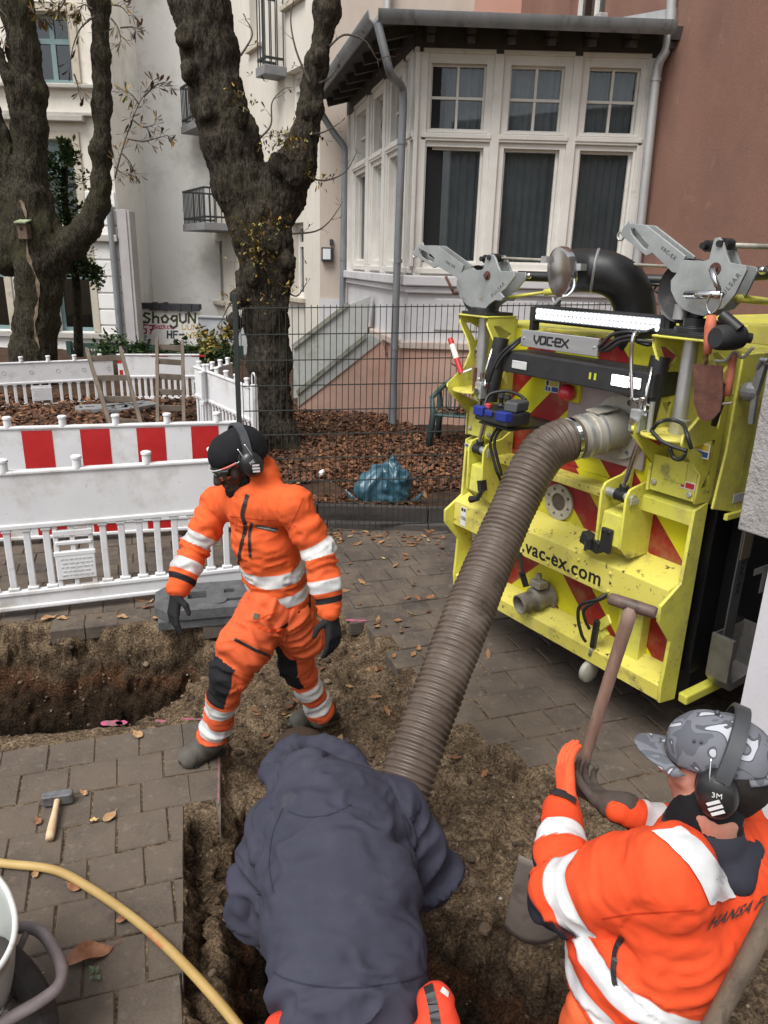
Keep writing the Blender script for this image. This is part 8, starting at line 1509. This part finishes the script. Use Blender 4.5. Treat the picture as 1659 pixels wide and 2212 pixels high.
def cap_man():
    f = np.array([-.80, .60, 0]); lf = np.array([-.60, -.80, 0]); zf = -.50
    LS, RS = PD(1446, 1884, 1.56), Vector((.86, 1.52, .97)); mid = LS.lerp(RS, .5); N0 = PD(1532, 1752, 1.66); PV = PD(1398, 2185, 1.76); HM = PV
    LE, LW = PD(1212, 1935, 1.76), PD(1214, 1752, 1.98); RE, RW = Vector((.90, 1.62, .80)), PD(1338, 1752, 1.99)
    C = PD(1542, 1652, 1.66); fh, uh = np.array([-.90, .42, -.10]), np.array([-.08, .06, 1.0])
    hp_, A, fr = head_prims(C, fh, uh, N0, .91); f_, u_, l_ = fr
    shaft = (HH - TT).normalized()
    lw, rw_ = np.array(LW) + np.array([.012, .01, .018]), np.array(PD(1318, 1738, 2.02)); ld = np.array([.02, .30, .26]); rd = np.array(PD(1262, 1700, 2.12)) - rw_
    hips = [PV + Vector((lf[0] * .1, lf[1] * .1, -.10)), PV + Vector((-lf[0] * .1, -lf[1] * .1, -.10))]; kn = [h + Vector((f[0] * .06, f[1] * .06, -.44)) for h in hips]; an = [Vector((k.x - f[0] * .05, k.y - f[1] * .05, zf + .12)) for k in kn]
    bd = hp_ + chain([N0, mid + Vector((0, 0, -.12)), PV], [.07, .10, .10], 9) + [cone(LS, RS, .06, .06)] + chain([LS, LE, LW], [.048, .038, .028], 9) + chain([RS, RE, RW], [.048, .038, .028], 9)
    for i in (0, 1): bd += [cone(PV, hips[i], .11, .09)] + chain([hips[i], kn[i], an[i]], [.085, .055, .04], 9) + [cone(an[i] + Vector((0, 0, -.06)), an[i] + Vector((f[0] * .15, f[1] * .15, -.08)), .03, .026)]
    P = person('worker in a grey camouflage cap and orange jacket standing in the pit gripping a spade', bd, .0085, m_skin_r, (PV.x, PV.y, zf)); eyes(A, P, m_iris)
    # hair, cap, ear muffs
    hb = [cone(A(-.04, .0, 0), A(-.02, .02, 0), .086, .082), cone(A(-.062, -.03, 0), A(-.055, -.075, 0), .058, .046)]; cut_shell(hb, .008, lambda V: ((V - A(-.045, 0, 0)) @ f_ < 0) & ((V - A(0, .05, 0)) @ u_ < 0), 'hair', fabric('hair_dark', (.010, .008, .007), (.024, .02, .018), bump=.9, bs=160), P, amp=.004)
    mc = bpy.data.materials.new('camouflage_grey'); mc.use_nodes = True; N, L = nodes_of(mc); b_ = N['Principled BSDF']; b_.inputs['Roughness'].default_value = .9; b_.inputs['Specular IOR Level'].default_value = .15; tc = N.new('ShaderNodeTexCoord'); nz = N.new('ShaderNodeTexNoise'); nz.inputs['Scale'].default_value = 15; nz.inputs['Detail'].default_value = 1.2; nz.inputs['Distortion'].default_value = 1.2; L.new(tc.outputs['Object'], nz.inputs['Vector']); cr = N.new('ShaderNodeValToRGB'); cr.color_ramp.interpolation = 'CONSTANT'; e = cr.color_ramp.elements; e[0].position = 0; e[0].color = (.10, .105, .12, 1); e[1].position = .625; e[1].color = (.42, .43, .47, 1)
    for p, c in ((.43, (.15, .155, .175, 1)), (.57, (.085, .088, .10, 1))): q = e.new(p); q.color = c
    L.new(nz.outputs['Fac'], cr.inputs[0]); L.new(cr.outputs[0], b_.inputs['Base Color']); n2 = N.new('ShaderNodeTexNoise'); n2.inputs['Scale'].default_value = 400; L.new(tc.outputs['Object'], n2.inputs['Vector']); bp = N.new('ShaderNodeBump'); bp.inputs['Strength'].default_value = .2; bp.inputs['Distance'].default_value = .002; L.new(n2.outputs['Fac'], bp.inputs['Height']); L.new(bp.outputs[0], b_.inputs['Normal'])
    cp = [cone(A(-.040, .034, 0), A(.028, .042, 0), .085, .077, flat=(l_, .95)), cone(A(-.022, .075, 0), A(.022, .078, 0), .055, .049)]; pn = u_ * .985 + f_ * .06
    cap = cut_shell(cp, .0075, lambda V: ((V - A(0, .016, 0)) @ pn > 0) & ~(((V - C) @ f_ < -.09) & ((V - A(0, .055, 0)) @ u_ < 0) & (np.abs((V - C) @ l_) < .04)), 'cap', mc, P, amp=.002)
    b = MB(); vs = []; nx, ny = 15, 8
    for j in range(ny):
        for i in range(nx):
            s = i / (nx - 1) * 2 - 1; t = j / (ny - 1); ang = s * 1.12; base = Vector(A(.012 + .104 * math.cos(ang), .030, .092 * math.sin(ang))); ln_ = .066 * math.cos(s * 1.25) ** .8 * t; vs.append(base + Vector(f_) * ln_ + Vector(u_) * (-.020 * s * s + .004 * t - .014 * s * s * t))
    b.add(vs, [(j * nx + i, j * nx + i + 1, (j + 1) * nx + i + 1, (j + 1) * nx + i) for j in range(ny - 1) for i in range(nx - 1)]); br = b.build('brim', mc, cap, smooth=True); s = br.modifiers.new('s', 'SOLIDIFY'); s.thickness = .005
    b = MB(); sfc = cap.data; 
    for sg, a in ((1, .3), (1, -.5), (-1, .3)): b.ball(Vector(A(.055 * math.cos(a * 2), .098, .070 * sg + .0 * a)), .0035, 8, 6)
    b.ball(Vector(A(0, .143, 0)), .0065, 10, 6); b.build('button', MATS['band_grey'] if 'band_grey' in MATS else m_rub, cap, smooth=True); b = MB(); b.tube([Vector(A(-.042 + .099 * math.cos(a), .024, .094 * math.sin(a))) for a in np.linspace(PI * .62, PI * 1.38, 15)], .008, 8); b.build('strap', mc, cap, smooth=True)
    muffs(A, fr, P, cup=.090, band_tilt=(-.30, .95), r=.130, mark=('3M', True))
    # jacket
    BL = PV + Vector((f[0] * .03, f[1] * .03, .14)); dn_ = Vector((0, 0, -1)); bk = Vector((-f[0], -f[1], 0)); to = chain([mid + dn_ * .15 + bk * .03, mid.lerp(BL, .6) + bk * .02, BL, PV + Vector((0, 0, -.02))], [.138, .170, .176, .170], 1, flat=(f, .88), k=.05); sh = [cone(LS, mid + dn_ * .04, .076, .085, chain=1, s1=0), cone(RS, mid + dn_ * .04, .078, .085, chain=1, s1=0), cone(LS.lerp(mid, .5), N0 + dn_ * .09, .06, .06, chain=1, s1=0), cone(RS.lerp(mid, .4), N0 + dn_ * .09, .06, .06, chain=1, s1=0), cone(LS + dn_ * .05, LS.lerp(BL, .55) + bk * .03, .095, .13, chain=1, s1=0), cone(PD(1555, 1850, 1.73), PD(1640, 1860, 1.80), .085, .09, chain=1, s1=0), cone(mid + dn_ * .12 + bk * .08, mid.lerp(BL, .5) + bk * .07, .11, .12, chain=1, s1=0)]
    la = chain([LS, LS.lerp(LE, .5), LE, LE.lerp(LW, .5), LW], [.086, .084, .068, .053, .045], 2); ra = chain([RS, RS.lerp(RE, .5), RE, RE.lerp(RW, .5), RW], [.088, .080, .062, .047, .036], 3)
    V, Q, ch, s, ax = cloth_mesh(to + sh + la + ra, .0075, .035, .007, 41, .0125, 50, [(LE, .10), (BL, .18), (RE, .1)], 1)
    ta = np.array((PV - mid).normalized()); st = (V - np.array(mid)) @ ta; fa = (V - np.array(mid)) @ f; lat = (V - np.array(mid)) @ lf
    L1 = (LE - LS).length; L2 = (LW - LE).length; R1_ = (RE - RS).length; R2_ = (RW - RE).length
    rf = bands(ch, s, [(2, L1 * .80, .036), (2, L1 + L2 * .62, .030), (3, R1_ + R2_ * .66, .030)]); S0 = (np.array(PV) - np.array(mid)) @ ta; tor = ch == 1
    wv = st + .22 * fa; rf = np.where(tor, np.maximum(.026 - np.abs(wv - (S0 - .145)), .026 - np.abs(wv - (S0 - .045))), rf)
    N = vnormals(V, Q); sus = np.minimum(.026 - np.abs(lat - .085 - .10 * np.clip(st, 0, 1)), np.minimum(.165 - st, st + .09)); 
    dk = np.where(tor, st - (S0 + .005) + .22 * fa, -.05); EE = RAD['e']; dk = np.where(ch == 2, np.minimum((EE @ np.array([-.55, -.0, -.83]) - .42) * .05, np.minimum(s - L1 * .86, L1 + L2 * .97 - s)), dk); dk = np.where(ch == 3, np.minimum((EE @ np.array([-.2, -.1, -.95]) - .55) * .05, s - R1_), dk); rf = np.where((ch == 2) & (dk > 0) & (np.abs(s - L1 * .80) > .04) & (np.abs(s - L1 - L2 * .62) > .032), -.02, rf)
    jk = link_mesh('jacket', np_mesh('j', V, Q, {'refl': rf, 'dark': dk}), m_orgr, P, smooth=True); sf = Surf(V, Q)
    cl = [cone(N0 + Vector((0, 0, -.100)), N0 + Vector((-.005, .0, -.068)), .102, .090, chain=5), cone(N0 + Vector((-.06, -.05, -.105)), N0 + Vector((.05, -.085, -.11)), .024, .026), cone(N0 + Vector((.05, -.085, -.11)), N0 + Vector((.115, .0, -.105)), .026, .028)]; V2, Q2 = sdf_mesh(cl, .0085, .03, .06); V2 = V2 + vnormals(V2, Q2) * (.004 * fbm(V2 * 14, 3, 2))[:, None]; link_mesh('collar', np_mesh('c', relax(V2, Q2), Q2), fabric('collar_navy', (.026, .027, .038), (.036, .037, .05)), P, smooth=True)
    V2, Q2 = sdf_mesh([cone(N0 + Vector((-.01, 0, -.055)), np.array(N0) + (np.array(C) - np.array(N0)) * .10, .082, .072)], .008, .02, .05); link_mesh('scarf', np_mesh('c', V2 + vnormals(V2, Q2) * (.004 * fbm(V2 * 20, 2, 2))[:, None], Q2), m_knit, P, smooth=True)
    t = text_mesh('HANSA PLA', .034, .0, 1.08, .0011)
    vs = [v.co.copy() for v in t.vertices]; x0, x1 = min(v.x for v in vs), max(v.x for v in vs); out = []
    for v in vs:
        k_ = (v.x - x0) / (x1 - x0); px = 1532 + k_ * 150 + v.y * 700; py = 1996 - k_ * 62 - v.y * 1150 - 14 * math.sin(PI * k_) * 0; p, n_ = sf.at(px, py, .0022); out.append(p)
    gd = [(v.co.x, v.co.y, p) for v, p in zip(t.vertices, out) if p is not None]
    if len(gd) > 10:
        A3 = np.array([(a, b_, a * b_, a * a, 1) for a, b_, _ in gd]); Bc = np.linalg.lstsq(A3, np.array([tuple(p) for _, _, p in gd]), rcond=None)[0]
        for v in t.vertices: q = Vector(np.array([v.co.x, v.co.y, v.co.x * v.co.y, v.co.x ** 2, 1]) @ Bc); v.co = q + (Vector((0, 0, EYE)) - q)  .normalized() * .011
        link_mesh('lettering', t, mat('print_black', (.035, .02, .018), .7), jk)
    b = MB(); sf.patch(b, [(1410, 1800), (1462, 1842), (1505, 1900), (1528, 1952)], [(1468, 1790), (1510, 1822), (1555, 1880), (1586, 1938)], .007); q = b.build('shoulder_band', mat('band_reflective', (.62, .62, .62), .36, col2=(.50, .50, .505), vs=9), jk, smooth=True)
    b = MB(); sf.strip(b, [(1300, 1985), (1360, 1975), (1430, 1970), (1500, 1966)], .0035, .0015); b.build('seam', fabric('seam_red', (.42, .03, .008)), jk); b = MB(); sf.strip(b, [(1345, 2022), (1330, 2055), (1326, 2100), (1330, 2130)], .013, .003); b.build('pocket_zip', m_rub, jk)
    b = MB(); sf.strip(b, [(1166, 1712), (1195, 1712), (1225, 1722), (1242, 1735)], .026, .006); b.build('cuff_strap', m_rub, jk)
    tp_ = [cone(PV, hips[0], .15, .125, chain=7), cone(PV, hips[1], .15, .125, chain=7), cone(PD(1262, 2190, 1.72), PD(1250, 2290, 1.76), .05, .06, chain=8)]
    for i in (0, 1): tp_ += chain([hips[i], kn[i], an[i]], [.12, .09, .07], 4)
    V, Q, ch, s, ax = cloth_mesh(tp_, .010, .03, .006, 51, .007, 45); rf = bands(ch, s, [(4, .62, .03)]); link_mesh('trousers', np_mesh('t', V, Q, {'refl': rf, 'dark': np.full(len(V), -.05)}), m_orgt, P, smooth=True)
    for i in (0, 1): boot(Vector((an[i].x - f[0] * .02, an[i].y - f[1] * .02, zf)), Vector((an[i].x + f[0] * .24, an[i].y + f[1] * .24, zf)), an[i], P, zf)
    # gloves: left open against the shaft, right closed round it
    mg = fabric('glove_orange', (.72, .085, .03), (.78, .12, .045), bump=.4, bs=260, dirt=[((.30, .10, .06), 16, .60, .74)])
    V, Q = sdf_mesh(hand(lw, ld, (.90, .38, .05), (-.2, .75, -.5), .24, 1.06, thumb=(.5, .45, .6), spread=.0) + [cone(np.array(LW) - np.array([0, .02, .03]), lw, .040, .034, k=.012)], .0042, .008, .03); V = V + vnormals(V, Q) * (.0014 * fbm(V * 90, 2, 3))[:, None]; link_mesh('glove', np_mesh('g', relax(V, Q, 1), Q), mg, P, smooth=True)
    m2 = fabric('glove_palm_grey', (.050, .040, .034), (.10, .08, .068), bump=.4, bs=200); V, Q = sdf_mesh(hand(rw_, rd, np.array([-.2, .75, .35]), shaft * -1.0, .62, 1.14, thumb=(.6, .5, .5)) + [cone(np.array(RW) + np.array([.02, .01, 0]), rw_, .044, .037, k=.012)], .0042, .008, .03); V = V + vnormals(V, Q) * (.0014 * fbm(V * 90, 2, 3))[:, None]; link_mesh('glove', np_mesh('g', relax(V, Q, 1), Q), m2, P, smooth=True)
cap_man()
# shovel standing beside him, its shaft crossing the lower right corner
def shovel():
    a, c = PD(1712, 1885, 1.46), PD(1545, 2205, 1.50); d = (c - a).normalized(); tip = a + d * ((a.z + .55) / -d.z); k = thing('shovel', 'second shovel at the lower right corner, only its worn wooden shaft in view', 'shovel', tip); n = 20; b = MB(); b.tube([a + (tip - a) * (i / n) for i in range(n)], [.0195] * n, 14); b.build('shaft', mat('shaft_weathered', (.085, .062, .042), .75, col2=(.16, .12, .085), vs=5, vdet=9, stretch=(3, 3, 1), dirt=[((.05, .035, .025), 8, .55, .72)], bump=.25, bs=60), k, smooth=True)
    q = a + (tip - a) * .93; b = MB(); u, v, w = basis(d); b.prism([(-.10, -.02), (.10, -.02), (.11, .16), (.06, .24), (0, .27), (-.06, .24), (-.11, .16)], (q, u, w, v), -.002, .002); b.build('blade', m_rust, k)
shovel()
